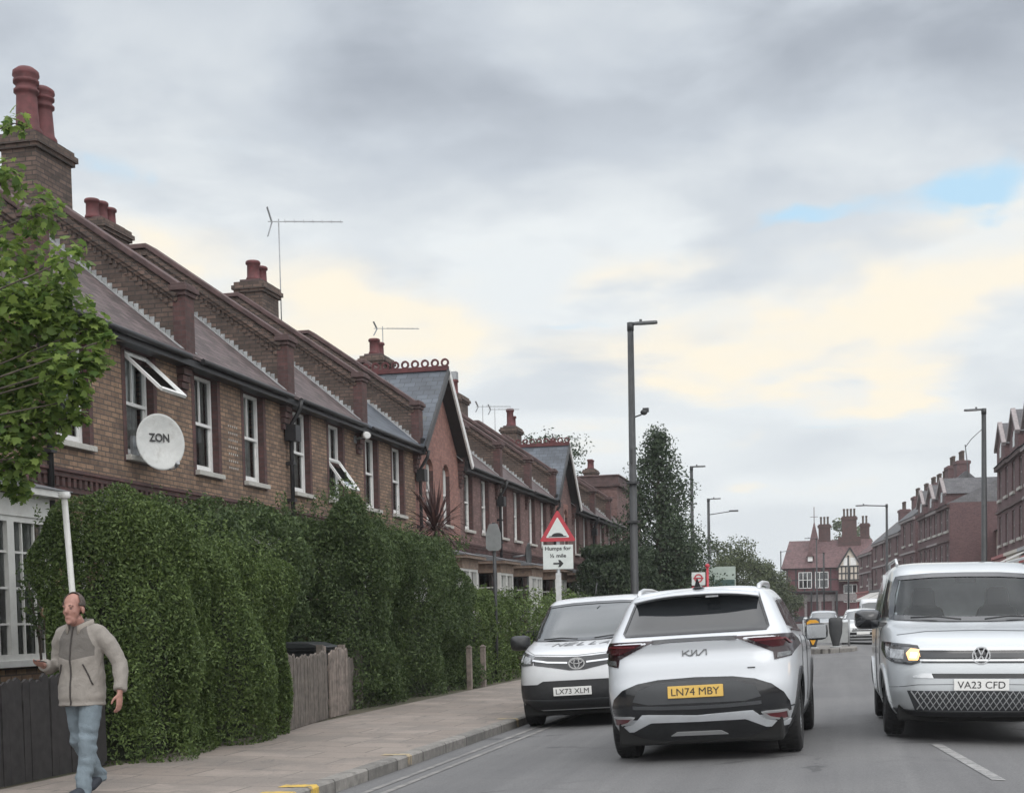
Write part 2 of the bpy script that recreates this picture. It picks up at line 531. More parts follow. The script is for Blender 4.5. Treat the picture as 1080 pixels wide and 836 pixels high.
PAVE = -0.03
strip_x('pavement', -6.95, KL - 0.15, 0.015, PAVE, 'paving')
strip_x('garden_ground', -10.6, -6.95, 0.0, 0.008, 'earth')
strip_x('far_pavement', KR + 0.15, 12.5, PAVE, 0.04, 'paving')
for nm, x0, x1 in (('kerb', KL - 0.15, KL), ('far_kerb', KR, KR + 0.15)):
    q = MB()
    for a, b_ in zip(ys[:-1], ys[1:]):
        ba, bb = bend(a), bend(b_)
        zt = PAVE + 0.004
        e = 0.02
        if x1 == KL:
            pr = [(x0, zt), (x1 - e, zt), (x1, zt - e), (x1, -0.34)]
        else:
            pr = [(x1, zt), (x0 + e, zt), (x0, zt - e), (x0, -0.34)]
        for (p, zp), (s_, zs) in zip(pr[:-1], pr[1:]):
            q.face([(p + ba, a, zp), (s_ + ba, a, zs), (s_ + bb, b_, zs), (p + bb, b_, zp)])
    tag(q.build(nm, M['kerb_stone']), kind='structure')

def mark(name, pts, mat_, lift=0.005):
    q = MB(); q.face([(x, y, road_z(x) + lift) for x, y in pts])
    return tag(q.build(name, M[mat_], recalc=False), kind='structure')
for off in (0.28, 0.48):
    mark('parking_line', [(KL + off, 4), (KL + off + 0.07, 4), (KL + off + 0.07, 45), (KL + off, 45)], 'faded_paint')
# lane dashes easing over to the left before the traffic island
for y0, y1, xa, xb in ((11.7, 14.7, 1.16, 0.88), (5.0, 8.2, 1.8, 1.5)):
    mark('lane_dash', [(xa, y0), (xa + 0.11, y0), (xb + 0.11, y1), (xb, y1)], 'road_paint')
# yellow loading ticks painted over the kerb
for y in (10.85, 11.35, 14.15, 19.3, 24.0):
    q = MB()
    z = PAVE + 0.009
    w = 0.2 if y < 12 else .14
    q.face([(KL - 0.30, y, z - 0.004), (KL - 0.02, y, z), (KL - 0.02, y + w, z), (KL - 0.30, y + w, z - 0.004)])
    q.face([(KL - 0.02, y, z), (KL + 0.005, y, z - 0.022), (KL + 0.005, y + w, z - 0.022), (KL - 0.02, y + w, z)])
    q.face([(KL + 0.005, y, z - 0.022), (KL + 0.005, y, -0.14), (KL + 0.005, y + w, -0.14), (KL + 0.005, y + w, z - 0.022)])
    tag(q.build('kerb_marking', M['yellow_paint' if y < 14 else 'old_yellow'], recalc=False), kind='structure')
# ------------------------------------------------------------------ brick terrace on the near side
FX, Y0, W = -10.3, 21.38, 4.32      # street face, party line of house 0, house width
EAVE, RIDGE, RX = 5.85, 8.02, -2.6

def facade(mb, y0, y1, z0, z1, ops, x=0.0, deep=0.19, mi=0, mi_rev=0, face=1):
    """wall sheet in the plane x with rectangular openings and their reveals"""
    yc = sorted({y0, y1, *[o[0] for o in ops], *[o[1] for o in ops]})
    zc = sorted({z0, z1, *[o[2] for o in ops], *[o[3] for o in ops]})
    for a, b in zip(yc[:-1], yc[1:]):
        for c, d in zip(zc[:-1], zc[1:]):
            ym, zm = (a + b) / 2, (c + d) / 2
            if any(o[0] < ym < o[1] and o[2] < zm < o[3] for o in ops): continue
            p = [(x, a, c), (x, b, c), (x, b, d), (x, a, d)]
            mb.face(p if face > 0 else p[::-1], mi)
    xi = x - deep * face
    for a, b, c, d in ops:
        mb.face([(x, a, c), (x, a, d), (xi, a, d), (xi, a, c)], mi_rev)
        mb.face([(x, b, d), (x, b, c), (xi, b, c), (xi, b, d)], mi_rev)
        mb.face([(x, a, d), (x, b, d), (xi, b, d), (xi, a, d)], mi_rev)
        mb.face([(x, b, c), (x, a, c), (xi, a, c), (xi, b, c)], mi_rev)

def rect_frame(mb, x, y0, y1, z0, z1, w, d=0.05, mi=0):
    mb.box(x - d, x, y0, y0 + w, z0, z1, mi); mb.box(x - d, x, y1 - w, y1, z0, z1, mi)
    mb.box(x - d, x, y0 + w, y1 - w, z0, z0 + w, mi); mb.box(x - d, x, y0 + w, y1 - w, z1 - w, z1, mi)

def sash_window(par, y0, y1, z0, z1, x=-0.11, bars=1, curtain=0.5, sill=True, name='window', style='sash'):
    f = MB()
    rect_frame(f, x, y0 + .005, y1 - .005, z0 + .005, z1 - .005, 0.055, 0.06)
    zm = (z0 + z1) / 2
    if style == 'sash':
        f.box(x - .055, x + .012, y0 + .055, y1 - .055, zm - .025, zm + .025)
        f.box(x - .06, x - .025, y0 + .055, y0 + .095, z0 + .055, zm - .025); f.box(x - .06, x - .025, y1 - .095, y1 - .055, z0 + .055, zm - .025)
        f.box(x - .06, x - .025, y0 + .095, y1 - .095, z0 + .055, z0 + .12)
    for i in range(bars):
        yb = y0 + (y1 - y0) * (i + 1) / (bars + 1)
        f.box(x - .04, x - .01, yb - .012, yb + .012, zm + .025, z1 - .055)
        if style != 'sash' : f.box(x - .04, x - .01, yb - .012, yb + .012, z0 + .055, zm - .02)
    if style != 'sash':
        for t in (0.25, 0.5, 0.75):
            f.box(x - .038, x - .012, y0 + .055, y1 - .055, z0 + (z1 - z0) * t - .012, z0 + (z1 - z0) * t + .012)
    w = f.build(name, M['white_paint'], par)
    p = MB(); p.face([(x - .045, y0 + .05, z0 + .05), (x - .045, y1 - .05, z0 + .05), (x - .045, y1 - .05, z1 - .05), (x - .045, y0 + .05, z1 - .05)])
    p.build('pane', M['window_glass'], w, recalc=False)
    if sill:
        s = MB(); s.box(x + .005, 0.09, y0 - .06, y1 + .06, z0 - .085, z0 - .004)
        s.build('sill', M['stone_sill'], w, bevel=0.008)
    if curtain:
        q = MB()
        n = 26
        for side in ((0, 1),) if curtain > 0.9 else ((0, curtain * .5), (1 - curtain * .5, 1)):
            pts = []
            for i in range(n + 1):
                yy = y0 + .05 + (y1 - y0 - .1) * (side[0] + (side[1] - side[0]) * i / n)
                pts.append((x - .13 + .018 * math.sin(i * 1.9) + .008 * math.sin(i * .7), yy))
            for (xa, ya), (xb, yb) in zip(pts[:-1], pts[1:]):
                q.face([(xa, ya, z0 + .04), (xb, yb, z0 + .04), (xb, yb, z1 - .02), (xa, ya, z1 - .02)], smooth=True)
        q.build('curtain', M['net_curtain'], w, recalc=False)
    return w

def pot(mb, x, y, z, h, r=0.15, tall=False):
    if tall:
        mb.lathe([(0, 0), (r * 1.25, 0), (r * 1.2, .08), (r, .14), (r * .88, h * .55), (r * .86, h * .6), (r * 1.08, h * .62), (r * 1.08, h * .66), (r * .9, h * .68), (r * .9, h * .74),
                  (r * 1.1, h * .76), (r * 1.1, h * .8), (r * .92, h * .82), (r * 1.15, h * .87), (r * 1.1, h * .93), (r * .7, h * .985), (0, h)], (x, y, z), n=16)
    else:
        mb.lathe([(0, 0), (r * 1.15, 0), (r * 1.1, .06), (r * .95, .1), (r * .9, h * .8), (r * 1.12, h * .84), (r * 1.12, h * .95), (r * .98, h), (r * .7, h), (r * .7, h * .6), (0, h * .6)], (x, y, z), n=16)

def chimney(par, x, y, zt, wx=.62, wy=.95, z0=7.0, pots=((0, -.22, .45), (0, .2, .42)), tall=False, capped=False):
    c = MB()
    c.box(x - wx / 2, x + wx / 2, y - wy / 2, y + wy / 2, z0, zt - .26)
    for i, (e, h) in enumerate(((.05, .07), (.09, .09), (.045, .08))):
        zb = zt - .26 + sum((.07, .09, .08)[:i])
        c.box(x - wx / 2 - e, x + wx / 2 + e, y - wy / 2 - e, y + wy / 2 + e, zb, zb + h)
    c.box(x - wx / 2 - .03, x + wx / 2 + .03, y - wy / 2 - .03, y + wy / 2 + .03, z0 + (zt - z0) * .45, z0 + (zt - z0) * .45 + .07)
    c.box(x - wx / 2 + .06, x + wx / 2 - .06, y - wy / 2 + .06, y + wy / 2 - .06, zt - .02, zt + .05, 1)
    ch = c.build('chimney', [M['chimney_brick'], M['coping']], par)
    for px, py, h in pots:
        p = MB(); pot(p, x + px, y + py, zt + .04, h, .15 if not tall else .19, tall)
        po = p.build('chimney_pot', M['terracotta'], ch)
        if capped:
            q = MB(); q.box(x + px - .13, x + px + .13, y + py - .13, y + py + .13, zt + .05 + h, zt + .05 + h + .26)
            q.build('pot_cowl', M['galvanised'], ch)
    return ch

WINS = [(0.48, 1.36, 3.93, 5.52), (2.46, 3.34, 3.93, 5.52)]
BAY = (1.62, 3.32)
DOOR = (0.25, 1.2)

def parapet(par, y, bm):
    """fire wall between two roofs: brick upstand, coping, stepped lead, front pier with corbels"""
    p = MB()
    ft, at = 6.72, 8.62
    RB = RX - .85
    prof = [(0.05, 5.5), (0.05, ft), (RX, at), (RB, at), (-5.6, ft), (-5.6, 5.5)]
    p.prism(prof, lambda a, b, d: (a, d, b), y - .15, y + .15)
    for k, (e, dz) in enumerate(((.04, -.14), (.075, -.07))):       # oversailing courses under the coping
        for xa, za, xb, zb in ((0.06, ft, RX, at), (RX, at, RB, at), (RB, at, -5.6, ft)):
            p.bar((xa, y, za + dz - .035), (xb, y, zb + dz - .035), .30 + 2 * e, .066)
    n = 30
    for i in range(n):                                               # dentil bricks
        t = (i + .5) / n
        xx, zz = 0.0 + (RX - 0.0) * t, ft + (at - ft) * t - .26
        p.box(xx - .026, xx + .026, y - .168, y + .168, zz - .045, zz + .045)
    pr = p.build('parapet', M['chimney_brick'], par)
    c = MB()
    c.bar((0.12, y, ft + .03), (RX - .03, y, at + .055), .40, .09); c.bar((RX - .02, y, at + .058), (RB - .05, y, at + .058), .402, .092); c.bar((RB + .03, y, at + .052), (-5.65, y, ft + .03), .398, .088)
    c.build('coping', M['coping'], pr, bevel=0.015)
    f = MB()
    sl = (RIDGE - EAVE) / -RX
    n = 30
    for s in (-1, 1):
        yy = y + s * .157
        for i in range(n):
            x1 = 0.10 + (RX - 0.10) * i / n; x0 = 0.10 + (RX - 0.10) * (i + 1) / n
            zb = EAVE + .02 - x1 * sl; zt = EAVE - x0 * sl + .085 + .02 * ((i * 7) % 3 - 1)
            f.box(x0 + .012, x1, yy - .004, yy + .004, zb, zt)
        f.bar((.16, y + s * .23, EAVE - .16 * sl + .055), (RX, y + s * .23, RIDGE + .055), .15, .01)
    f.build('flashing', M['flashing'], pr)
    b = MB()
    b.box(-0.02, 0.19, y - .165, y + .165, 5.72, 6.62)
    for i in range(6):                                               # stepped corbels
        b.box(-0.02, 0.19 - .027 * i, y - .165 + .01 * i, y + .165 - .01 * i, 5.72 - .11 * (i + 1), 5.72 - .11 * i - .012)
    b.build('corbel', M['red_brick'], par)
    q = MB()
    q.box(-0.04, 0.22, y - .20, y + .20, 6.62, 6.69); q.box(-.04, .26, y - .245, y + .245, 6.69, 6.77); q.box(-.04, .22, y - .21, y + .21, 6.77, 6.82)
    q.build('pier_cap', M['coping'], par, bevel=0.012)

def bay(par, kind=0):
    y0, y1 = BAY
    d = 0.72
    b = MB()
    b.box(0.0, d, y0 + .0, y1, 0, .92)
    b.box(0.0, d + .06, y0 - .05, y1 + .05, .92, 1.0, 1)
    bo = b.build('bay_window', [M['stock_brick'] if kind < 4 else M['tan_brick'], M['white_paint'] if kind < 3 else M['tan_brick']], par)
    b = MB()
    b.box(0.0, d + .02, y0 + .0, y1, 2.72, 2.98)
    b.box(0.0, d + .2, y0 - .2, y1 + .2, 2.98, 3.06)
    b.build('bay_frieze', M['bay_paint'] if kind < 3 else M['tan_brick'], bo)
    r = MB()
    r.idx([(0, y0 - .22, 3.30), (0, y1 + .22, 3.30), (d + .22, y1 + .22, 3.075), (d + .22, y0 - .22, 3.075), (0, y0 - .22, 3.062), (0, y1 + .22, 3.062), (d + .22, y1 + .22, 3.062), (d + .22, y0 - .22, 3.062)],
          [(0, 1, 2, 3), (3, 2, 6, 7), (0, 3, 7, 4), (1, 5, 6, 2), (4, 7, 6, 5)])
    r.build('bay_roof', M['lead'], bo)
    f = MB(); g = MB()
    ym = (y0 + y1) / 2
    for a, c in ((y0 + .04, ym), (ym, y1 - .04)):
        rect_frame(f, d, a, c, 1.0, 2.72, .07, .08)
        for t in (.33, .66):
            f.box(d - .05, d - .02, a + (c - a) * t - .012, a + (c - a) * t + .012, 1.07, 2.65)
        for t in (.25, .5, .75):
            f.box(d - .052, d - .022, a + .07, c - .07, 1.0 + 1.72 * t - .013, 1.0 + 1.72 * t + .013)
        g.face([(d - .06, a + .06, 1.06), (d - .06, c - .06, 1.06), (d - .06, c - .06, 2.66), (d - .06, a + .06, 2.66)])
    for yy in (y0, y1 - .08):
        f.box(0.0, .07, yy, yy + .08, 1.0, 2.72); f.box(d - .085, d + .003, yy, yy + .083, 1.0, 2.72)
        for t in (.25, .5, .75): f.box(.07, d - .085, yy + .025, yy + .055, 1.0 + 1.72 * t - .013, 1.0 + 1.72 * t + .013)
        g.face([(0.05, yy + .04, 1.0), (d - .06, yy + .04, 1.0), (d - .06, yy + .04, 2.72), (0.05, yy + .04, 2.72)])
    f.build('bay_frame', M['bay_paint'], bo)
    g.build('bay_pane', M['window_glass'], bo, recalc=False)
    q = MB()
    n = 60
    pts = [(d - .17 + .02 * math.sin(i * 1.7) + .008 * math.sin(i * .61), y0 + .1 + (y1 - y0 - .2) * i / n) for i in range(n + 1)]
    for (xa, ya), (xb, yb) in zip(pts[:-1], pts[1:]):
        q.face([(xa, ya, 1.02), (xb, yb, 1.02), (xb, yb, 2.7), (xa, ya, 2.7)], smooth=True)
    q.build('net_curtain', M['net_curtain'], bo, recalc=False)

def house(k, label, chim=None, gable=False, open_win=None, door='door_red'):
    h = thing('terraced_house', label, 'house', (FX, Y0 + k * W, 0), group='brick terraced houses along the pavement')
    stock = k < 4
    bm = M['stock_brick'] if stock else M['mauve_brick']
    if gable: bm = M['pink_brick'] if k < 5 else M['mauve_brick']
    wl = MB()
    wins = WINS if not gable else [(.95, 1.65, 3.93, 5.55), (2.55, 3.25, 3.93, 5.55)]
    ops = wins + [(DOOR[0], DOOR[1], .1, 2.75)]
    bayop = (BAY[0] + .12, BAY[1] - .12, 1.0, 2.7)
    top = EAVE if not gable else 5.9
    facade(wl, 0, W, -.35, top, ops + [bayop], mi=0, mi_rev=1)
    if gable:
        wl.face([(0, .0, top), (0, W, top), (0, W / 2, 7.72)], 0)
    wl.face([(-5.2, 0, -.35), (-5.2, 0, EAVE), (-5.2, W, EAVE), (-5.2, W, -.35)], 0)
    wl.face([(0, 0, -.35), (0, 0, EAVE), (-5.2, 0, EAVE), (-5.2, 0, -.35)], 0)
    wl.face([(0, W, -.35), (-5.2, W, -.35), (-5.2, W, EAVE), (0, W, EAVE)], 0)
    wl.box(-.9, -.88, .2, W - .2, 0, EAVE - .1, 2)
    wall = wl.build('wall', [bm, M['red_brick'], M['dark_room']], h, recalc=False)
    # red brick dressings round the upper windows, and the dentil string course
    for a, b, c, e in wins:
        d = MB()
        d.box(0, .006, a - .115, a, c - .1, e + .0); d.box(0, .006, b, b + .115, c - .1, e + .0)
        d.box(0, .010, a - .13, b + .13, e, e + .20)
        if gable:
            n = 8
            for s in (0, 1):
                pts = [(a if s == 0 else b, e)]
                r_ = (b - a) / 2; cy = (a + b) / 2; cz = e - r_ * .8
                for i in range(n + 1):
                    t = PI / 2 * i / n
                    yy = cy - (r_ * math.cos(t)) * (1 if s == 0 else -1)
                    pts.append((yy, cz + r_ * .8 * math.sin(t)))
                d.prism(pts if s == 0 else pts[::-1], lambda p, q, dd: (dd, p, q), -.13, .004)
        d.build('window_dressing', M['red_brick'] if not gable else M['pink_brick'], h)
    s = MB()
    s.box(0, .07, 0, W, 3.42, 3.49); s.box(0, .045, 0, W, 3.22, 3.29); s.box(0, .1, 0, W, 3.49, 3.54)
    n = 29
    for i in range(n):
        yy = W * (i + .5) / n
        s.box(.0, .062, yy - .037, yy + .037, 3.293, 3.417)
    s.build('string_course', M['red_brick'], h)
    # roof
    rf = MB()
    sl = (RIDGE - EAVE) / -RX
    ov = .26
    if not gable:
        rf.idx([(ov, 0, EAVE - ov * sl), (ov, W, EAVE - ov * sl), (RX, W, RIDGE), (RX, 0, RIDGE), (-5.4, W, EAVE - .17), (-5.4, 0, EAVE - .17),
                (ov, 0, EAVE - ov * sl + .05), (ov, W, EAVE - ov * sl + .05), (RX, W, RIDGE + .05), (RX, 0, RIDGE + .05), (-5.4, W, EAVE - .12), (-5.4, 0, EAVE - .12)],
               [(0, 3, 2, 1), (3, 5, 4, 2), (6, 7, 8, 9), (9, 8, 10, 11), (0, 1, 7, 6)])
        roof = rf.build('roof', M['roof_tile'] if k < 2 else M['slate'] if k in (2,) else M['roof_tile'], h, recalc=False)
        rt = MB(); rt.tube([(RX, .16, RIDGE + .06), (RX, W - .16, RIDGE + .06)], .09, 10)
        rt.build('ridge_tiles', M['terracotta'], roof)
        gt = MB()
        gz = EAVE - ov * sl
        gt.box(.02, ov - .02, .0, W, gz - .12, gz - .02)
        gt.tube([(ov + .03, .22, gz + .0), (ov + .03, W - .22, gz + .0)], .045, 10)
        gt.build('gutter', M['black_iron'], h)
    else:
        rz, rb = 7.95, -3.9
        for sgn, ya in ((1, -.12), (-1, W + .12)):
            ze = 5.72
            o4 = [(.32, ya, ze), (.32, W / 2, rz), (rb, W / 2, rz), (rb, ya, ze)]
            o5 = [(x, y, z - .06) for x, y, z in o4]
            rf.idx(o4 + o5, [(0, 1, 2, 3) if sgn > 0 else (3, 2, 1, 0), (4, 7, 6, 5) if sgn > 0 else (5, 6, 7, 4), (0, 4, 5, 1), (0, 3, 7, 4)])
        rf.face([(rb + .6, 0, RIDGE - .2), (rb + .6, W, RIDGE - .2), (-5.4, W, EAVE - .15), (-5.4, 0, EAVE - .15)])
        roof = rf.build('roof', M['slate'], h)
        rt = MB()
        rt.box(rb, .34, W / 2 - .08, W / 2 + .08, rz - .03, rz + .09)
        nn = 15
        for i in range(nn):
            xx = .25 - (4.1) * i / nn
            for t in range(10):
                a0, a1 = 2 * PI * t / 10, 2 * PI * (t + 1) / 10
                rt.bar((xx + .09 * math.cos(a0), W / 2, rz + .18 + .09 * math.sin(a0)), (xx + .09 * math.cos(a1), W / 2, rz + .18 + .09 * math.sin(a1)), .05, .045, up=(0, 1, 0))
        rt.build('ridge_crest', M['terracotta'], roof)
        bb = MB()
        bb.bar((.35, W / 2, 7.90), (.35, W + .16, 5.62), .05, .17, up=(0, 0, 1))
        bb.build('bargeboard', M['white_paint'], h)
        bb = MB(); bb.bar((.35, -.16, 5.62), (.35, W / 2, 7.90), .05, .17, up=(0, 0, 1)); bb.build('bargeboard', M['black_iron'], h)
        so = MB()
        for ya, yb in ((-.1, W / 2), (W + .1, W / 2)):
            so.bar((.16, ya, 5.62), (.16, yb, 7.84), .33, .03, up=(0, 0, 1))
        so.bar((.12, .02, 5.5), (.12, .02, 5.9), .3, .2); so.bar((.12, W - .02, 5.5), (.12, W - .02, 5.9), .3, .2)
        so.build('soffit', M['black_iron'], h)
    parapet(h, 0.0, bm)
    # windows
    for i, (a, b, c, e) in enumerate(wins):
        w = sash_window(h, a, b, c, e, curtain=(1.0, 0.55, 1.0, 0.75, 0.4)[(k * 2 + i + 1) % 5], bars=1)
        if open_win and open_win[0] == i:
            z1 = e - .05 if open_win[1] == 'top' else c + .85
            hgt = .86 if open_win[1] == 'top' else .74
            ang = math.radians(47 if open_win[1] == 'top' else 35)
            dx, dz = math.sin(ang), -math.cos(ang)
            P = lambda y, t, off=0: (-.08 + dx * t + off * math.cos(ang), y, z1 + dz * t + off * math.sin(ang))
            q = MB()
            for (ya, ta), (yb, tb) in (((a + .04, 0), (b - .04, 0)), ((b - .04, 0), (b - .04, hgt)), ((b - .04, hgt), (a + .04, hgt)), ((a + .04, hgt), (a + .04, 0))):
                q.bar(P(ya, ta), P(yb, tb), .06, .045, up=(dz, 0, -dx))
            q.face([P(a + .05, .02), P(b - .05, .02), P(b - .05, hgt - .02), P(a + .05, hgt - .02)], 1)
            q.build('open_casement', [M['white_paint'], M['window_glass']], w, recalc=False)
    bay(h, k)
    dr = MB()
    dr.box(-.12, -.07, DOOR[0] + .06, DOOR[1] - .06, .12, 2.1)
    for (a, b, c, e) in ((.16, .42, .3, .95), (.53, .79, .3, .95), (.16, .42, 1.1, 1.9), (.53, .79, 1.1, 1.9)):
        dr.box(-.07, -.055, DOOR[0] + a, DOOR[0] + b, c, e)
    dr.box(-.14, -.05, DOOR[0] + .0, DOOR[0] + .06, .1, 2.75, 1); dr.box(-.14, -.05, DOOR[1] - .06, DOOR[1], .1, 2.75, 1)
    dr.box(-.14, -.05, DOOR[0] + .06, DOOR[1] - .06, 2.1, 2.2, 1); dr.box(-.11, -.1, DOOR[0] + .06, DOOR[1] - .06, 2.2, 2.75, 2)
    do = dr.build('door', [M[door], M['white_paint'], M['window_glass']], h)
    hn = MB(); hn.ball((-.035, DOOR[0] + .82, 1.05), .03, 8); hn.build('handle', M['galvanised'], do)
    if k % 2 == 1:                                                   # rainwater pipe on the party line
        dp = MB()
        dp.tube([(.33, .14, 5.62), (.3, .14, 5.45), (.10, .14, 5.15), (.10, .14, 0.02)], .045, 8)
        dp.box(.03, .25, .0, .28, 4.85, 5.15)
        for z in (4.4, 3.7, 2.4, 1.2): dp.box(0, .16, .07, .21, z, z + .06)
        dp.build('downpipe', M['black_iron'], h)
    if chim: chimney(h, **chim)
    return h

CH = dict(x=RX, y=0.85, zt=9.1)
HOUSES = [
    (-2, 'brick terraced house with a white ground floor bay window beside the walking man', dict(door='door_green')),
    (-1, 'brown brick terraced house with a top-hung pane tilted open above the round satellite dish', dict(open_win=(1, 'top'))),
    (0, 'brown brick terraced house with tall twin chimney pots and wall vent holes', dict(chim=dict(CH, y=.3, zt=9.4, wy=1.1, pots=((0, -.24, 1.1), (0, .22, .95)), tall=True), door='door_blue')),
    (1, 'brown brick terraced house with a white lower sash swung outward, just before the security camera', dict(open_win=(1, 'low'))),
    (2, 'brown brick terraced house under the tall television mast, touching the near gabled house', dict(chim=dict(CH))),
    (3, 'pink brick gabled house with scalloped red ridge crest, nearer of two gables', dict(gable=True, door='door_green')),
    (4, 'mauve terraced house just past the near gabled house, with two chimney pots on its parapet', dict(chim=dict(CH, zt=8.95))),
    (5, 'mauve terraced house behind the grey-backed sign pole', dict(door='door_blue')),
    (6, 'mauve terraced house with the square metal cowl on its chimney', dict(chim=dict(CH, pots=((0, -.2, .5),), capped=True))),
    (7, 'mauve gabled house behind the triangular warning sign, farther of two gables', dict(gable=True)),
    (8, 'mauve terraced house just beyond the farther gabled house', dict(chim=dict(CH, pots=((0, -.2, .7), (0, .2, .45))), door='door_green')),
    (9, 'far mauve terraced house, second before the tall end block', dict()),
    (10, 'last mauve terraced house, next to the tall end block', dict(chim=dict(CH))),
]
HOBJ = {}
for k, lab, kw in HOUSES:
    HOBJ[k] = house(k, lab, **kw)

# a rear chimney seen over the first parapets, and the perforated vent bricks
chimney(HOBJ[1], -5.2, 2.85, 10.05, wx=.7, wy=1.15, z0=4.5, pots=((0, -.36, .42), (0, 0, .46), (0, .36, .42)))
v = MB()
for i in range(5):
    for j in range(7):
        v.box(0.001, .005, 1.78 + i * .085, 1.81 + i * .085, 4.08 + j * .12, 4.115 + j * .12)
v.build('vent_bricks', M['stone_sill'], HOBJ[0])

# taller block closing the terrace
eb = thing('end_block', 'taller brick block with flat parapet at the far end of the terrace', 'building', (FX - .2, Y0 + 11 * W + .25, 0))
q = MB()
facade(q, 0, 8.5, -.35, 7.7, [(1.2, 2.2, 4.2, 6.0), (3.7, 4.7, 4.2, 6.0), (6.2, 7.2, 4.2, 6.0), (1.2, 2.4, .9, 2.8), (5.8, 7.2, .9, 2.8)], mi=0, mi_rev=0)
q.face([(0, 0, -.35), (0, 0, 7.7), (-7, 0, 7.7), (-7, 0, -.35)]); q.face([(0, 8.5, -.35), (-7, 8.5, -.35), (-7, 8.5, 7.7), (0, 8.5, 7.7)]); q.face([(-7, 0, -.35), (-7, 0, 7.7), (-7, 8.5, 7.7), (-7, 8.5, -.35)])
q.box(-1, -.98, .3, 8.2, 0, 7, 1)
q.build('wall', [M['mauve_brick'], M['dark_room']], eb, recalc=False)
q = MB(); q.box(-7.15, .18, -.15, 8.65, 7.7, 7.85); q.box(-7.05, .08, -.06, 8.56, 7.85, 8.2); q.box(-7.1, .14, -.1, 8.6, 8.2, 8.28)
q.build('parapet', M['coping'], eb, bevel=.02)
for a, b, c, e in [(1.2, 2.2, 4.2, 6.0), (3.7, 4.7, 4.2, 6.0), (6.2, 7.2, 4.2, 6.0), (1.2, 2.4, .9, 2.8), (5.8, 7.2, .9, 2.8)]:
    sash_window(eb, a, b, c, e)
chimney(eb, -2.5, 7.2, 9.3, z0=7.8, pots=((0, -.2, .5), (0, .2, .5)))

# ------------------------------------------------------------------ fixtures on the terrace
def aerial(x, y, z, h, boom, label, n=7, rot=0.0):
    boom *= .82 if h < 2.5 else 1
    h_ = h
    t = thing('television_aerial', label, 'aerial', (x, y, z), rot, 'television aerials on the chimneys')
    a = MB(); a.tube([(0, 0, 0), (0, 0, h)], .015, 6); a.build('mast', M['galvanised'], t)
    b = MB(); b.bar((0, -.25, h - .06), (0, boom, h - .06), .018, .018)
    b.build('boom', M['galvanised'], t)
    e = MB()
    for i in range(n):
        yy = .15 + (boom - .2) * i / (n - 1); l = .17 - .05 * i / n
        e.tube([(-l, yy, h - .05), (l, yy, h - .05)], .004, 5)
    e.bar((0, .12, h - .05), (0, boom - .04, h - .05), .012, .012)
    e.build('elements', M['galvanised'], t)
    for s in (-1, 1):
        e = MB(); e.bar((-.05, -.16, h - .06), (.0, -.26, h - .06 + s * (.20 if h_ < 2.5 else .34)), .08, .01); e.build('reflector', M['galvanised'], t)
    return t
aerial(FX + RX + .15, 31.9, 7.6, 3.25, 1.5, 'tall aerial mast with a long boom rising beside the twin-pot chimney', rot=-1.25)
aerial(FX + RX, 40.1, 8.4, 1.55, 1.3, 'small aerial beside the chimney above the scalloped red ridge', rot=-1.2)
aerial(FX + RX, 52.0, 8.0, 1.35, 1.3, 'small aerial on the roofs between the two gabled houses, nearer one', rot=-1.2)
aerial(FX + RX - .3, 55.2, 8.0, 1.7, 1.2, 'small aerial just before the farther slate gable', rot=-1.2)
aerial(FX + RX, 66.5, 8.0, 1.9, 1.4, 'far aerial standing over the last houses by the end block', rot=-1.1)

def text_mesh(txt, size, depth, bold=0.0, spacing=1.0):
    cu = bpy.data.curves.new('t', 'FONT')
    cu.body = txt; cu.size = size; cu.extrude = depth / 2; cu.offset = bold; cu.align_x = 'CENTER'; cu.align_y = 'CENTER'; cu.space_character = spacing
    o = bpy.data.objects.new('t', cu); COL.objects.link(o)
    bpy.context.view_layer.update()
    me = bpy.data.meshes.new_from_object(o.evaluated_get(bpy.context.evaluated_depsgraph_get()))
    bpy.data.objects.remove(o)
    return me

def text(txt, size, mat_, par, pos, right, up, depth=.004, bold=0.0, width=None, name='lettering', spacing=1.0, slant=0.0):
    me = text_mesh(txt, size, depth, bold, spacing)
    right, up = V(right).normalized(), V(up).normalized()
    nrm = right.cross(up)
    xs = [v.co.x for v in me.vertices]; ys_ = [v.co.y for v in me.vertices]
    cx, cy = (min(xs) + max(xs)) / 2, (min(ys_) + max(ys_)) / 2
    sx = width / (max(xs) - min(xs)) if width else 1
    for v in me.vertices:
        a, b = (v.co.x - cx) * sx, v.co.y - cy
        v.co = V(pos) + right * (a + slant * b) + up * b + nrm * v.co.z
    me.name = name
    me.materials.clear(); me.materials.append(mat_)
    return link(name, me, par)

pbr('black_ink', (0.015, 0.015, 0.016), 0.5, var=0.0)
pbr('grey_ink', (0.16, 0.165, 0.175), 0.5, var=0.0)

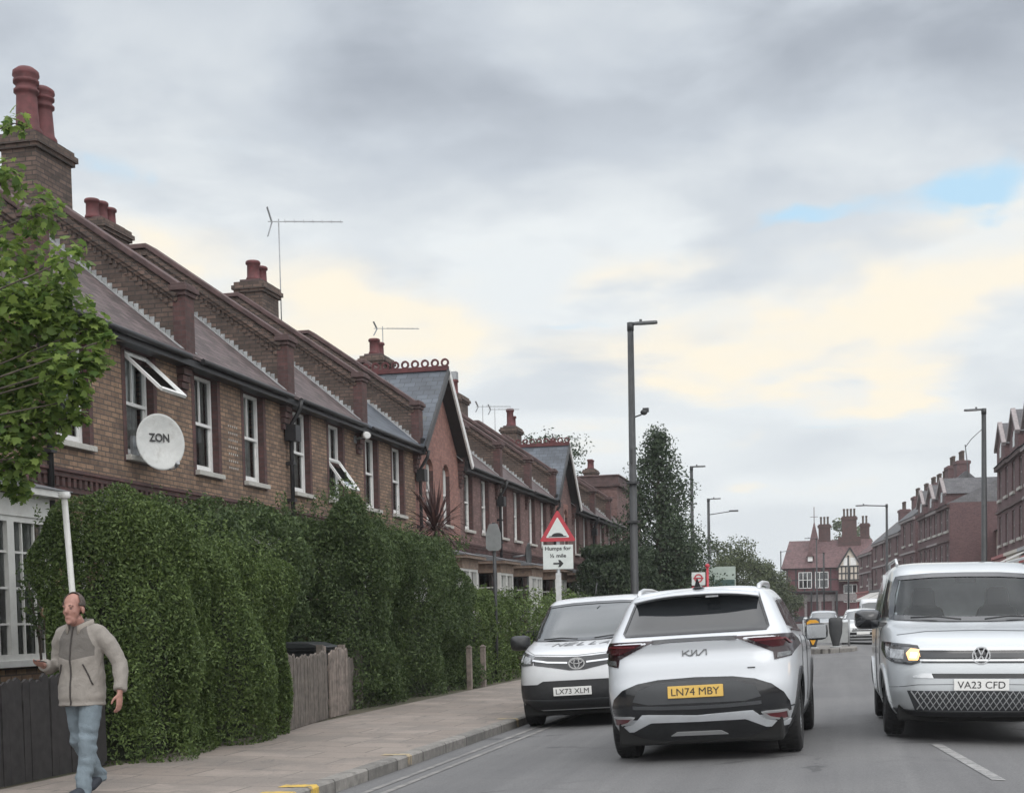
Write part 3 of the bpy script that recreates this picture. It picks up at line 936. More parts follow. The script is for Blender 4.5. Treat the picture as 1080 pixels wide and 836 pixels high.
# round dish with its mount
DX, DY, DZ = -9.86, 19.72, 4.12
dn = V((0.70, -0.70, 0.12)).normalized()
dt = thing('satellite_dish', 'big pale round satellite dish lettered in dark capitals under the tilted open window', 'dish', (DX, DY, DZ), group=None)
dr_ = V((0, 0, 1)).cross(dn).normalized(); du = dn.cross(dr_)
q = MB()
R_ = .37; n = 40
rings = [(0, 0), (.1, 0), (.19, 1), (.28, 2), (.34, 3), (.37, 4)]
vs = [dn * (-.075)]
for r_, _ in rings[1:]:
    for j in range(n):
        t = 2 * PI * j / n
        vs.append(dr_ * (r_ * math.cos(t)) + du * (r_ * 1.16 * math.sin(t)) + dn * (-.075 + .075 * (r_ / R_) ** 2))
nb = len(vs)
for v_ in list(vs): vs.append(v_ - dn * .014)
fs = [(0, 1 + j, 1 + (j + 1) % n) for j in range(n)]
for i in range(4):
    for j in range(n):
        a = 1 + i * n + j; b = 1 + i * n + (j + 1) % n
        fs.append((a, a + n, b + n, b))
fs += [tuple(nb + i for i in reversed(f)) for f in fs]
o_ = 1 + 4 * n
fs += [(o_ + j, nb + o_ + j, nb + o_ + (j + 1) % n, o_ + (j + 1) % n) for j in range(n)]
q.idx(vs, fs, 0, True)
refl = q.build('reflector', M['dish_grey'], dt)
text('ZON', .17, M['black_ink'], refl, dn * (-.052) + du * .075, dr_, du, .006, .004, width=.31)
q = MB()
q.tube([dn * -.085, dn * -.2, (-.38, .02, -.06)], .028, 8); q.box(-.445, -.40, -.1, .12, -.2, .1)
q.build('mount', M['galvanised'], dt)
q = MB(); q.tube([du * -.40 + dr_ * .1 - dn * .05, du * -.43 + dr_ * .14 + dn * .12, du * -.40 + dr_ * .16 + dn * .2], .012, 6); q.tube([du * -.40 + dr_ * .15 + dn * .18, du * -.37 + dr_ * .15 + dn * .27], .03, 10)
q.build('receiver_arm', M['galvanised'], dt)

# second, dark dish low on the far front
d2 = thing('satellite_dish', 'small dark satellite dish seen edge-on low on the wall behind the grey sign pole', 'dish', (-9.75, 44.9, 3.4))
q = MB(); q.lathe([(0, -.06), (.15, -.05), (.3, -.015), (.40, .03), (.40, .045), (.3, 0), (.15, -.035), (0, -.045)], axis='x', n=24); q.build('reflector', M['grey_steel'], d2)
q = MB(); q.tube([(-.05, 0, 0), (-.55, 0, -.05)], .03, 8); q.build('mount', M['galvanised'], d2)

sc_ = thing('security_camera', 'white tubular security camera on a bracket under the eaves of the brick terrace', 'camera', (FX, 29.75, 5.38))
q = MB(); q.tube([(.2, .15, .08), (.42, -.30, .0)], .075, 14); q.tube([(.42, -.30, .0), (.435, -.33, -.005)], .06, 14)
q.build('housing', M['white_paint'], sc_)
q = MB(); q.tube([(0.0, .1, -.02), (.28, .0, .02)], .025, 8); q.box(0, .03, .02, .18, -.1, .06); q.build('bracket', M['galvanised'], sc_)
wp = thing('drain_pole', 'slim pale pole standing at the hedge end behind the walking man', 'pole', (-7.22, 12.5, 0))
q = MB(); q.tube([(0.05, 0, 0), (0, 0, 1.5), (-.06, 0, 2.62)], .030, 10); q.build('shaft', M['bay_paint'], wp)
q = MB(); q.tube([(-.06, 0, 2.62), (-.062, 0, 2.68)], .055, 10); q.build('cap', M['white_paint'], wp)
# ------------------------------------------------------------------ hedges, trees, plants
leafmat('privet', (0.062, 0.098, 0.034), (0.155, 0.215, 0.070))
leafmat('privet_dark', (0.052, 0.082, 0.036), (0.120, 0.168, 0.064))
leafmat('conifer_leaf', (0.036, 0.056, 0.036), (0.085, 0.118, 0.066))
leafmat('plane_leaf', (0.085, 0.150, 0.040), (0.27, 0.36, 0.090), trans=0.55)
leafmat('far_leaf', (0.065, 0.085, 0.048), (0.14, 0.165, 0.085))
leafmat('spike_leaf', (0.05, 0.028, 0.03), (0.13, 0.075, 0.07))
leafmat('flower_petal', (0.42, 0.30, 0.20), (0.62, 0.46, 0.34))
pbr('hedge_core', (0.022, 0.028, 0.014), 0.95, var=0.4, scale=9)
pbr('bark', (0.075, 0.062, 0.05), 0.9, var=0.4, scale=10, bump=0.6, bscale=25)

def unit(a): return a / np.maximum(np.linalg.norm(a, axis=1, keepdims=True), 1e-9)

def leaves(name, pts, nrm, size, mat_, parent, aspect=0.55, spread=0.9, bend_=0.25, sizevar=0.35):
    """one folded four-point leaf per point, turned loosely about the given outward direction"""
    n = len(pts)
    d = unit(nrm + RNG.normal(0, spread, (n, 3)))
    a = unit(np.cross(d, RNG.normal(0, 1, (n, 3))))
    b = np.cross(d, a)
    s = (size * (1 + RNG.uniform(-sizevar, sizevar, n)))[:, None]
    base = pts - a * s * .5; tip = pts + a * s * .5 - d * s * bend_
    l = pts - b * s * aspect * .5 + d * s * .08; r = pts + b * s * aspect * .5 + d * s * .08
    v = np.stack([base, r, tip, l], 1).reshape(-1, 3)
    q = np.arange(4 * n).reshape(n, 4)
    return np_mesh(name, v, q, mat_, parent)

def vnoise(p, sc, seed):
    """cheap smooth 3-D noise from summed sines"""
    r = np.random.default_rng(seed)
    out = np.zeros(len(p))
    for _ in range(7):
        k = r.normal(0, 1, 3) * sc; ph = r.uniform(0, 6.28)
        out += np.sin(p @ k + ph)
    return out / 7

def hedge(label, x0, x1, y0, y1, h, dens=900, size=.05, mat_='privet', seed=1, loose=.10, top_rag=.12, z0=.0, rnd=.25, name='hedge', cat='hedge', hvar=.06):
    """clipped hedge: leaf-sized faces over a bulging box, thin sprigs along the top, a solid dark core inside"""
    t = thing(name, label, cat, ((x0 + x1) / 2, (y0 + y1) / 2, z0), group='hedges along the pavement')
    hx, hy = (x1 - x0) / 2, (y1 - y0) / 2
    r = np.random.default_rng(seed)
    area = 2 * (hx * 2 + hy * 2) * h + hx * hy * 4
    n = int(area * dens)
    # points on the faces of a rounded box by normalising random points on a superellipsoid
    f = r.choice(5, n, p=np.array([2 * hy * h, 2 * hy * h, 2 * hx * h, 2 * hx * h, hx * hy * 4 * 1.3]) / (area + hx * hy * 4 * .3))
    u, w = r.uniform(-1, 1, n), r.uniform(0, 1, n)
    p = np.zeros((n, 3)); nr = np.zeros((n, 3))
    for k, (ax, sg) in enumerate(((0, 1), (0, -1), (1, 1), (1, -1))):
        m_ = f == k
        p[m_, ax] = sg * (hx if ax == 0 else hy); p[m_, 1 - ax] = u[m_] * (hy if ax == 0 else hx); p[m_, 2] = w[m_] * h
        nr[m_, ax] = sg
    m_ = f == 4
    p[m_, 0] = u[m_] * hx; p[m_, 1] = (w[m_] * 2 - 1) * hy; p[m_, 2] = h; nr[m_, 2] = 1
    # round the top edges and vertical corners
    ex = np.clip((np.abs(p[:, 0]) - (hx - rnd)) / rnd, 0, 1); ey = np.clip((np.abs(p[:, 1]) - (hy - rnd)) / rnd, 0, 1); ez = np.clip((p[:, 2] - (h - rnd)) / rnd, 0, 1)
    L = np.sqrt(ex ** 2 + ey ** 2 + ez ** 2)
    k = np.where(L > 1, 1 / np.maximum(L, 1e-6), 1.0)
    p[:, 0] -= np.sign(p[:, 0]) * ex * rnd * (1 - k); p[:, 1] -= np.sign(p[:, 1]) * ey * rnd * (1 - k); p[:, 2] -= ez * rnd * (1 - k)
    nr = unit(np.stack([np.where(ex > 0, np.sign(p[:, 0]) * ex, nr[:, 0]), np.where(ey > 0, np.sign(p[:, 1]) * ey, nr[:, 1]), np.where(ez > 0, ez, nr[:, 2])], 1) + 1e-6)
    bulge = vnoise(p * [1, 1, 1.0], 2.0, seed) * loose * 2.2 + vnoise(p, 5.0, seed + 5) * loose * 1.3
    hm = 1 + vnoise(p * [1, 1, 0], 1.9, seed + 9) * hvar * 1.5
    p = p + nr * (bulge - r.exponential(loose * .5, n))[:, None]
    p[:, 2] *= hm
    p[:, 2] = np.maximum(p[:, 2], .02)
    low = (p[:, 2] < .25) & (r.uniform(0, 1, n) < .5)
    p, nr = p[~low], nr[~low]
    # sprigs standing out of the top
    ns = int(hx * hy * 4 * 90 + hy * 60)
    sx, sy = r.uniform(-1, 1, ns) * hx * .92, r.uniform(-1, 1, ns) * hy * .97
    ln = np.minimum(r.exponential(top_rag * .6, ns) + .02, .26)
    P2, N2 = [], []
    for x, y, l in zip(sx, sy, ln):
        m2 = max(2, int(l / .022))
        q = np.zeros((m2, 3)); tt = np.linspace(0, 1, m2)
        lean = r.normal(0, .25, 2)
        q[:, 0] = x + lean[0] * tt * l; q[:, 1] = y + lean[1] * tt * l; q[:, 2] = h * (1 + 0.0) + tt * l - .05
        q += r.normal(0, .012, q.shape)
        P2.append(q); N2.append(r.normal(0, 1, q.shape) + [0, 0, .6])
    P2 = np.concatenate(P2); hm2 = 1 + vnoise(P2 * [1, 1, 0], 1.9, seed + 9) * hvar * 1.5
    P2[:, 2] *= hm2
    p = np.concatenate([p, P2]); nr = np.concatenate([nr, unit(np.concatenate(N2))])
    leaves('foliage', p, nr, size * 1.25, M[mat_], t, aspect=.40, sizevar=.55)
    # core: one solid dark body filling the inside, no separate stems
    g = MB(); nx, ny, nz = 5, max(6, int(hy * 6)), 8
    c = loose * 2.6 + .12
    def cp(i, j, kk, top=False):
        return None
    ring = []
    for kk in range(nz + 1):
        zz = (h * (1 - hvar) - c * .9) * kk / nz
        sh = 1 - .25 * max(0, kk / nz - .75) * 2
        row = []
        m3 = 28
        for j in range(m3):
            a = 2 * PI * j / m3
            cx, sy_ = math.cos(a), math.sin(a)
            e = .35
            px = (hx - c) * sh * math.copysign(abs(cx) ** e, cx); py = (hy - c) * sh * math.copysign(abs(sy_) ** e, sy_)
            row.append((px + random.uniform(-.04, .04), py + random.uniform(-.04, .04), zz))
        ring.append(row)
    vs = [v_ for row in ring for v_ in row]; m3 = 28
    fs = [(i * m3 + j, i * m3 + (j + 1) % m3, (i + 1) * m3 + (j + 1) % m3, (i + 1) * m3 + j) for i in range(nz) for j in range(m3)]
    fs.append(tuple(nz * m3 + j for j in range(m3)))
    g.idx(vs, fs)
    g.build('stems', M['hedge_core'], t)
    return t

hedge('big dark green privet hedge right behind the walking man', -7.95, -6.55, 12.75, 14.6, 2.5, dens=4300, size=.033, seed=3, loose=.14, rnd=.5, hvar=.08)
hedge('big green privet hedge ending at the weathered picket fence', -8.2, -6.5, 14.65, 16.75, 2.3, dens=4300, size=.033, seed=5, loose=.15, rnd=.5, hvar=.09)
hedge('tall shaggy dark hedge standing back behind the black bin', -9.3, -7.9, 17.2, 21.2, 2.75, dens=1400, size=.050, mat_='privet_dark', seed=8, loose=.2, top_rag=.2)
hedge('tall bushy hedge at the fence end, level with the vent-hole house', -8.6, -7.15, 20.7, 24.2, 3.05, dens=2400, size=.042, mat_='privet_dark', seed=12, loose=.22, top_rag=.22, rnd=.7, hvar=.16)
hedge('tall bushy hedge in front of the spiky reddish plant', -8.7, -7.15, 23.8, 28.0, 2.75, dens=2100, size=.044, mat_='privet_dark', seed=14, loose=.20, top_rag=.2, rnd=.7, hvar=.16)
hedge('lower clipped hedge by the two pale gate posts', -8.6, -7.2, 28.4, 32.3, 1.85, dens=1300, size=.05, mat_='privet', seed=17, loose=.10, rnd=.3)
hedge('dense dark hedge behind the triangular warning sign', -9.0, -6.9, 49.5, 57.5, 3.6, dens=330, size=.10, mat_='conifer_leaf', seed=20, loose=.3, top_rag=.2, rnd=.7)
hedge('dark hedge closing the gardens below the end block', -9.2, -6.6, 59.0, 70.0, 3.3, dens=260, size=.11, mat_='conifer_leaf', seed=22, loose=.3, top_rag=.2, rnd=.7)

def bush(label, c, r, n, size, mat_, seed, name='shrub', cat='shrub', loc=None, spread=1.0, stems=5, group=None):
    t = thing(name, label, cat, loc or (c[0], c[1], 0), group=group)
    rr = np.random.default_rng(seed)
    d = unit(rr.normal(0, 1, (n, 3))); rad = rr.uniform(.25, 1, n) ** .5
    p = d * rad[:, None]
    p += vnoise(d, 3.0, seed)[:, None] * d * .35
    p = p * np.array(r) + np.array([0, 0, c[2]])
    leaves('foliage', p, d, size, M[mat_], t, spread=spread)
    g = MB()
    for i in range(stems):
        a = 2 * PI * i / stems
        g.tube([(0.04 * math.cos(a), .04 * math.sin(a), 0), (r[0] * .3 * math.cos(a), r[1] * .3 * math.sin(a), c[2] * .7), (r[0] * .6 * math.cos(a), r[1] * .6 * math.sin(a), c[2] * 1.15)], [.02, .014, .006], 6)
    g.build('stems', M['bark'], t)
    return t
rs = bush('rose bush with a few pale peach blooms by the white bay window', (-8.75, 14.6, 1.75), (.35, .45, .6), 900, .06, 'privet_dark', 31, name='rose_bush', cat='bush')
pr_ = np.random.default_rng(4)
for i, (x, y, z) in enumerate([(.18, -.05, 1.98), (.24, -.16, 1.86), (.1, -.22, 1.55)]):
    n_ = 60; d_ = unit(pr_.normal(0, 1, (n_, 3)))
    leaves('bloom', np.array([x, y, z]) + d_ * .055, d_, .06, M['flower_petal'], rs, spread=.2, aspect=.9)
bush('leafy front garden shrub over a low wall beyond the lower hedge', (-8.0, 35.5, 1.15), (.9, 1.9, 1.2), 4200, .08, 'privet', 33)
bush('rounded shrub at the foot of the pale front wall by the parked van', (-7.9, 40.5, 1.1), (.9, 2.1, 1.25), 4200, .09, 'privet', 34)
bush('low shrub leaning over the garden wall near the dark satellite dish', (-8.0, 44.8, .95), (.9, 1.9, 1.1), 3800, .09, 'privet_dark', 35)

# cordyline with reddish sword leaves
t = thing('cordyline', 'spiky plant with reddish sword leaves above the tall hedge, before the gabled house', 'plant', (-8.95, 31.3, 0))
g = MB(); g.tube([(0, 0, 0), (.03, .02, 1.6), (0, .05, 3.5)], [.09, .075, .07], 8); g.build('trunk', M['bark'], t)
g = MB(); rr = random.Random(5)
for i in range(130):
    az = rr.uniform(0, 2 * PI); el = rr.uniform(-.5, 1.45); L = rr.uniform(.9, 1.3)
    d = V((math.cos(az) * math.cos(el), math.sin(az) * math.cos(el), math.sin(el)))
    side = d.cross(V((0, 0, 1))).normalized() * .028
    p0 = V((0, .05, 3.5 + rr.uniform(-.15, .1))); p1 = p0 + d * L * .5; p2 = p0 + d * L - V((0, 0, .22 * math.cos(el)))
    g.face([p0 - side * .6, p0 + side * .6, p1 + side, p1 - side]); g.face([p1 - side, p1 + side, p2])
g.build('sword_leaves', M['spike_leaf'], t, recalc=False)

def tree(label, loc, h, crown, n, size, mat_, seed, trunk_r=.16, clumps=26, name='tree', conic=False, gap=.35, group=None, trunk_h=None, lean=(0, 0)):
    """tapered trunk, limbs to each leaf clump, and leaf faces spread through every clump's volume"""
    t = thing(name, label, 'tree', loc, group=group)
    rr = np.random.default_rng(seed); rp = random.Random(seed)
    zb = trunk_h if trunk_h is not None else h * .25
    cen = []
    for i in range(clumps):
        f = (i + .5) / clumps if conic else rp.uniform(0, 1)
        z = zb + (h - zb) * (f ** (.9 if conic else .8))
        if conic: rad = crown * (1 - f ** 1.25) * rp.uniform(.35, .95) + .05
        else:
            prof = math.sin(PI * min(1, .12 + f * .86)) ** .6
            rad = crown * prof * math.sqrt(rp.uniform(.05, 1))
        az = i * 2.399 + rp.uniform(-.5, .5)
        s = (crown * (.42 - .24 * f) if conic else crown * rp.uniform(.26, .44))
        cen.append((rad * math.cos(az) + lean[0] * f, rad * math.sin(az) + lean[1] * f, min(z, h - s * .3), s))
    g = MB()
    tz = h * (.97 if conic else .7)
    pts = [(0, 0, -.1)] + [(lean[0] * q * .8 + .06 * math.sin(q * 7 + seed), lean[1] * q * .8 + .05 * math.cos(q * 5 + seed), tz * q) for q in (.15, .35, .55, .75, 1)]
    g.tube(pts, [trunk_r * 1.35, trunk_r, trunk_r * .85, trunk_r * .65, trunk_r * .4, trunk_r * .12], 10)
    for x, y, z, s in cen:
        zz = max(zb * .7, z - max(.3, .6 * math.hypot(x, y)))
        q = min(1, zz / tz)
        st = V((lean[0] * q * .8, lean[1] * q * .8, zz)); en = V((x, y, z))
        md = (st + en) / 2 + V((0, 0, .1 * (en - st).length))
        r0 = max(.012, trunk_r * .35 * (1 - q * .6))
        g.tube([st, md, en], [r0, r0 * .6, r0 * .2], 6)
    g.build('trunk', M['bark'], t)
    wts = np.array([c[3] ** 2 for c in cen]); cnt = np.maximum(20, (n * wts / wts.sum()).astype(int))
    P, N = [], []
    for (x, y, z, s), m_ in zip(cen, cnt):
        d = unit(rr.normal(0, 1, (m_, 3))); rad = rr.uniform(0.1, 1, m_) ** .6
        k = 1 + vnoise(d, 3.5, int(rr.integers(1e6))) * .55
        P.append(np.array([x, y, z]) + d * (rad * k * s)[:, None] * np.array([1, 1, .8 if not conic else 1.0])); N.append(d + [0, 0, .5])
    leaves('crown', np.concatenate(P), unit(np.concatenate(N)), size, M[mat_], t, spread=.7, aspect=.6)
    return t

tree('tall dark narrow conifer with two thin tops beside the near lamp post', (-7.15, 58, 0), 8.8, 2.9, 32000, .12, 'conifer_leaf', 41, trunk_r=.2, clumps=84, name='conifer_tree', conic=True, trunk_h=.6)
tree('dark bushy tree on the road side of the tall conifer', (-7.3, 65, 0), 5.4, 2.0, 9000, .14, 'conifer_leaf', 42, clumps=36, conic=True, trunk_h=.5, name='conifer_tree')
tree('tree whose dark crown peeps over the roofs by the farther gable', (-17.2, 86, 0), 12.3, 3.2, 9000, .18, 'conifer_leaf', 43, name='garden_tree')
G = 'trees at the bend of the street'
tree('broad green street tree rising behind the pale green board', (-9.4, 112, 0), 7.0, 3.4, 12000, .19, 'far_leaf', 44, group=G, name='street_tree', trunk_h=1.2)
tree('round green street tree just beyond the pale green board', (-8.2, 128, 0), 6.4, 3.0, 9000, .20, 'far_leaf', 45, group=G, name='street_tree', trunk_h=1.2)
tree('smaller green tree nearer the timbered pub', (-6.6, 142, 0), 5.2, 2.4, 6000, .22, 'far_leaf', 46, group=G, name='street_tree', trunk_h=.8)
tree('low tree standing in front of the timbered pub corner', (-5.9, 160, 0), 4.8, 2.1, 4500, .24, 'far_leaf', 47, group=G, name='street_tree', trunk_h=.8)
tree('wispy tree far off beside the pub roof', (-9.5, 205, 0), 7.6, 3.4, 2600, .42, 'far_leaf', 48, group=G, name='street_tree', trunk_h=1.5)
tree('tree showing between the two chimney stacks of the pub', (1.2, 226, 0), 15.2, 4.6, 3000, .5, 'far_leaf', 49, group=G, name='street_tree', trunk_h=3)

# near tree leaning in over the pavement from the left: lobed leaves on drooping boughs
t = thing('plane_tree', 'leafy tree with broad lobed leaves overhanging the near end of the terrace', 'tree', (-9.15, 10.6, 0))
CL = [(-7.21, 11.76, 5.92, 0.17), (-7.3, 11.76, 5.43, 0.24), (-7.15, 12.0, 5.18, 0.29), (-7.4, 12.06, 4.83, 0.38), (-6.71, 11.7, 4.65, 0.27), (-7.28, 11.76, 4.24, 0.46), (-6.96, 11.94, 4.25, 0.4),
      (-6.63, 11.94, 4.1, 0.22), (-7.32, 11.94, 3.71, 0.46), (-6.75, 11.7, 3.64, 0.35), (-6.53, 11.82, 3.78, 0.17), (-7.33, 11.76, 3.17, 0.35), (-7.11, 11.88, 3.3, 0.34), (-6.77, 11.88, 3.29, 0.15),
      (-7.47, 11.88, 2.8, 0.25), (-7.23, 11.82, 2.92, 0.18), (-7.49, 12.06, 2.64, 0.12), (-7.07, 12.06, 4.54, 0.25), (-7.86, 12.0, 4.59, 0.5), (-7.88, 11.82, 3.68, 0.5), (-7.83, 12.0, 5.28, 0.42),
      (-6.34, 11.7, 3.93, 0.08), (-6.65, 11.76, 3.43, 0.13), (-8.4, 11.6, 5.2, .7), (-8.6, 11.2, 4.1, .75), (-9.0, 10.9, 5.9, .9), (-9.7, 10.4, 5.3, 1.0), (-9.3, 10.0, 6.4, .9), (-8.2, 11.3, 6.2, .5)]
bx, by = -9.15, 10.6
g = MB()
g.tube([(0, 0, -.1), (.05, .03, 1.2), (.0, .08, 2.6), (.1, .1, 4.0), (0, 0, 5.8)], [.22, .17, .15, .12, .05], 12)
for x, y, z, s in CL:
    en = V((x - bx, y - by, z)); st = V((.05, .05, max(2.2, z - .8 - .4 * en.xy.length)))
    md = st * .45 + en * .55 + V((0, 0, .3))
    g.tube([st, md, en, en + V((.15, .05, -.25 * s))], [.02, .011, .006, .002], 6)
g.build('trunk', M['bark'], t)
rr = np.random.default_rng(77)
lv, lf = [], []
out = [(0, -.5), (.22, -.38), (.5, -.30), (.34, -.05), (.48, .18), (.2, .16), (0, .55), (-.2, .16), (-.48, .18), (-.34, -.05), (-.5, -.30), (-.22, -.38)]
for x, y, z, s in CL:
    if x > -8.1: s *= .84
    m_ = int((700 if z < 4.5 else 330) * (s / .45) ** 2) + 8 if x > -8.1 else int(150 * (s / .45) ** 2)
    for _ in range(m_):
        d = rr.normal(0, 1, 3); d /= np.linalg.norm(d)
        c = np.array([x - bx, y - by, z]) + d * s * rr.uniform(.2, 1.08) ** .7 * np.array([1, 1, .95])
        nrm = d * .5 + np.array([0, 0, .8]) + rr.normal(0, .45, 3); nrm /= np.linalg.norm(nrm)
        a = np.cross(nrm, rr.normal(0, 1, 3)); a /= np.linalg.norm(a); b_ = np.cross(nrm, a)
        sz = rr.uniform(.055, .115)
        k = len(lv)
        lv.append(c)
        for p_, q_ in out:
            lv.append(c + a * p_ * sz + b_ * q_ * sz - nrm * (.22 * (p_ * p_ + q_ * q_)) * sz)
        for i in range(12): lf.append((k, k + 1 + i, k + 1 + (i + 1) % 12))
np_mesh('crown', np.array(lv), np.array(lf), M['plane_leaf'], t, k=3)
# ------------------------------------------------------------------ shops across the street and the pub closing the view
def shop_house(label, x, y0, y1, eave, gable=True, hip=0.0, seed=0, ground=3.6, awning=None, depth=8.0, roofm='dark_slate', brickm='shop_brick', chimn=0, slope=0.0, ridge=2.4, gh=1.9, ang=0.0, pil=False):
    """three-storey shop house; front faces -x. Local y runs along the street."""
    h = thing('shop_house', label, 'building', (x, y0, 0), ang, group='red brick shop houses across the street')
    L = y1 - y0
    wl = MB()
    n = 2
    ops = []
    for fl in (ground + .75, ground + .75 + (eave - ground) * .48):
        for i in range(n):
            yc = L * (i + .5) / n
            ops.append((yc - .6, yc + .6, fl, fl + (eave - ground) * .30))
    ops_all = ops + [(.35, L - .35, .3, ground - .75)]
    facade(wl, 0, L, -.3, eave, ops_all, mi=0, mi_rev=1, face=-1, deep=.2)
    wl.face([(0, 0, -.3), (depth, 0, -.3), (depth, 0, eave), (0, 0, eave)]); wl.face([(0, L, -.3), (0, L, eave), (depth, L, eave), (depth, L, -.3)])
    wl.face([(depth, 0, -.3), (depth, L, -.3), (depth, L, eave), (depth, 0, eave)])
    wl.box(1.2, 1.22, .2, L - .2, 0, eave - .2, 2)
    wl.build('wall', [M[brickm], M[brickm], M['dark_room']], h, recalc=False)
    rf = MB()
    rf.idx([(-.25, 0, eave - .1), (-.25, L, eave - .1), (depth / 2, L, eave + ridge), (depth / 2, hip, eave + ridge), (depth + .2, L, eave - .1), (depth + .2, 0, eave - .1)],
           [(0, 3, 2, 1), (3, 5, 4, 2), (0, 5, 3), (1, 2, 4)])
    roof = rf.build('roof', M[roofm], h, recalc=False)
    c = MB()
    c.box(-.18, 0.0, -.02, L + .02, eave - .32, eave - .12); c.box(-.12, 0, 0, L, ground + (eave - ground) * .48, ground + (eave - ground) * .48 + .14)
    c.build('cornice', M['stone_dull'] if seed % 3 == 0 else M['coping'], h)
    if gable:
        g = MB()
        yc = L / 2; hw = L * .30
        g.prism([(yc - hw, eave - .1), (yc + hw, eave - .1), (yc + hw, eave + gh * .4), (yc, eave + gh), (yc - hw, eave + gh * .4)], lambda a, b, d: (d, a, b), -.14, 2.4, 0)
        g.box(-.15, -.13, yc - .4, yc + .4, eave + .2, eave + gh * .5, 2)
        for s in (-1, 1):
            g.bar((-.18, yc + s * (hw + .15), eave + gh * .4 - .06), (-.18, yc, eave + gh + .08), .22, .2, mi=1)
        gb = g.build('gable', [M[brickm], M['stone_dull'], M['window_glass']], h, recalc=True)
        g = MB()
        for s in (-1, 1):
            g.face([(-.25, yc + s * (hw + .15), eave + gh * .4 - .03), (-.25, yc, eave + gh + .1), (depth / 2 - .4, yc, eave + gh + .1), (depth * .22, yc + s * (hw + .15), eave + gh * .4 - .03)])
        g.build('gable_roof', M[roofm], gb, recalc=False)
    for i, (a, b, z0, z1) in enumerate(ops):
        f = MB()
        rect_frame(f, .14, a, b, z0, z1, .09, .06)
        f.box(.09, .15, a, b, (z0 + z1) / 2 - .04, (z0 + z1) / 2 + .04); f.box(.09, .14, (a + b) / 2 - .035, (a + b) / 2 + .035, z0, z1)
        w = f.build('window', M['stone_dull'], h)
        q = MB(); q.face([(.12, a, z0), (.12, a, z1), (.12, b, z1), (.12, b, z0)]); q.build('pane', M['window_glass'], w, recalc=False)
        s = MB(); s.box(-.12, .0, a - .15, b + .15, z0 - .16, z0 - .01); s.build('sill', M['stone_sill'], w)
    s = MB()
    s.box(-.22, -.02, .1, L - .1, ground - .7, ground - .05)
    s.box(-.35, -.02, 0, L, ground - .05, ground + .12)
    for yy in (.1, L - .4): s.box(-.2, -.02, yy, yy + .3, 0, ground - .7)
    s.box(.08, .14, .35, L - .35, .3, .8); 
    for i in range(1, 4): s.box(.05, .13, .35 + (L - .7) * i / 4 - .04, .35 + (L - .7) * i / 4 + .04, .8, ground - .75)
    sf = s.build('shopfront', [M[('shop_cream', 'shop_red', 'shop_dark', 'shop_grey')[seed % 4]]], h)
    q = MB(); q.face([(.1, .35, .8), (.1, .35, ground - .75), (.1, L - .35, ground - .75), (.1, L - .35, .8)]); q.build('shop_glass', M['window_glass'], sf, recalc=False)
    if awning:
        a = MB()
        for i in range(8):
            ya, yb = .3 + (L - .6) * i / 8, .3 + (L - .6) * (i + 1) / 8
            a.face([(-.25, ya, ground - .1), (-.25, yb, ground - .1), (-1.7, yb, ground - .75), (-1.7, ya, ground - .75)], 0); a.face([(-1.7, ya, ground - .75), (-1.7, yb, ground - .75), (-1.7, yb, ground - .98), (-1.7, ya, ground - .98)], 0)
        a.build('awning', M[awning], h, recalc=False)
    if pil:
        q = MB(); q.box(-.3, -.001, -.25, .45, ground - .6, ground + 1.1); q.box(-.4, -.001, -.3, .5, ground + 1.1, ground + 1.35); q.build('pilaster', M['stone_dull'], h)
    for i in range(chimn):
        yc = L * (i + .5) / max(1, chimn)
        ch_ = .95 if pil else .55
        cm = MB(); cm.box(depth / 2 - .5, depth / 2 + .5, yc - .75, yc + .75, eave + ridge - 1.2, eave + ridge + ch_); cm.box(depth / 2 - .58, depth / 2 + .58, yc - .83, yc + .83, eave + ridge + ch_ - .28, eave + ridge + ch_ - .05)
        ch = cm.build('chimney', M['shop_brick'], h)
        for j in range(4):
            p = MB(); pot(p, depth / 2, yc - .54 + j * .36, eave + ridge + ch_ - .01, .8 if pil else .5, .13); p.build('chimney_pot', M['chimney_brick'], ch)
    return h
pbr('shop_cream', (0.52, 0.48, 0.42), 0.5); pbr('shop_red', (0.28, 0.06, 0.06), 0.5); pbr('shop_dark', (0.04, 0.04, 0.045), 0.4); pbr('shop_grey', (0.3, 0.31, 0.32), 0.5)
pbr('awning_pale', (0.6, 0.58, 0.55), 0.9, var=.1); pbr('awning_red', (0.35, 0.08, 0.07), 0.9, var=.1); pbr('awning_green', (0.12, 0.22, 0.18), 0.9, var=.1)
ex = 8.95
for i, (ya, yb, lab, aw) in enumerate((
        (56.5, 62.5, 'gabled red brick shop house farthest to the right, hidden behind the silver van', 'awning_red'),
        (62.5, 68.5, 'gabled red brick shop house, third before the side street', None),
        (68.5, 74.5, 'gabled red brick shop house above the silver van roof with a pale awning', 'awning_pale'),
        (74.5, 80.5, 'gabled red brick shop house, second before the side street', None),
        (80.5, 86.8, 'gabled red brick shop house behind the tall lamp post, last before the side street', None))):
    shop_house(lab, ex, ya, yb, 9.2 + .08 * i, seed=i + 1, awning=aw, gh=2.0, ground=4.2)
for i, (ya, yb, lab) in enumerate(((101.0, 106.0, 'red brick corner house with a blank side wall and dark roof'),
                                   (106.0, 111.0, 'small gabled shop house directly beyond the blank-walled corner house'),
                                   (111.0, 116.0, 'small gabled shop house, last of the three beyond the side street'))):
    shop_house(lab, 7.35 - i * .42, ya, yb, 8.6, seed=i + 5, depth=9, ridge=2.1, hip=1.2 if i == 0 else 0.0, gh=1.75, ground=3.6, chimn=1 if i == 0 else 0, ang=.085)
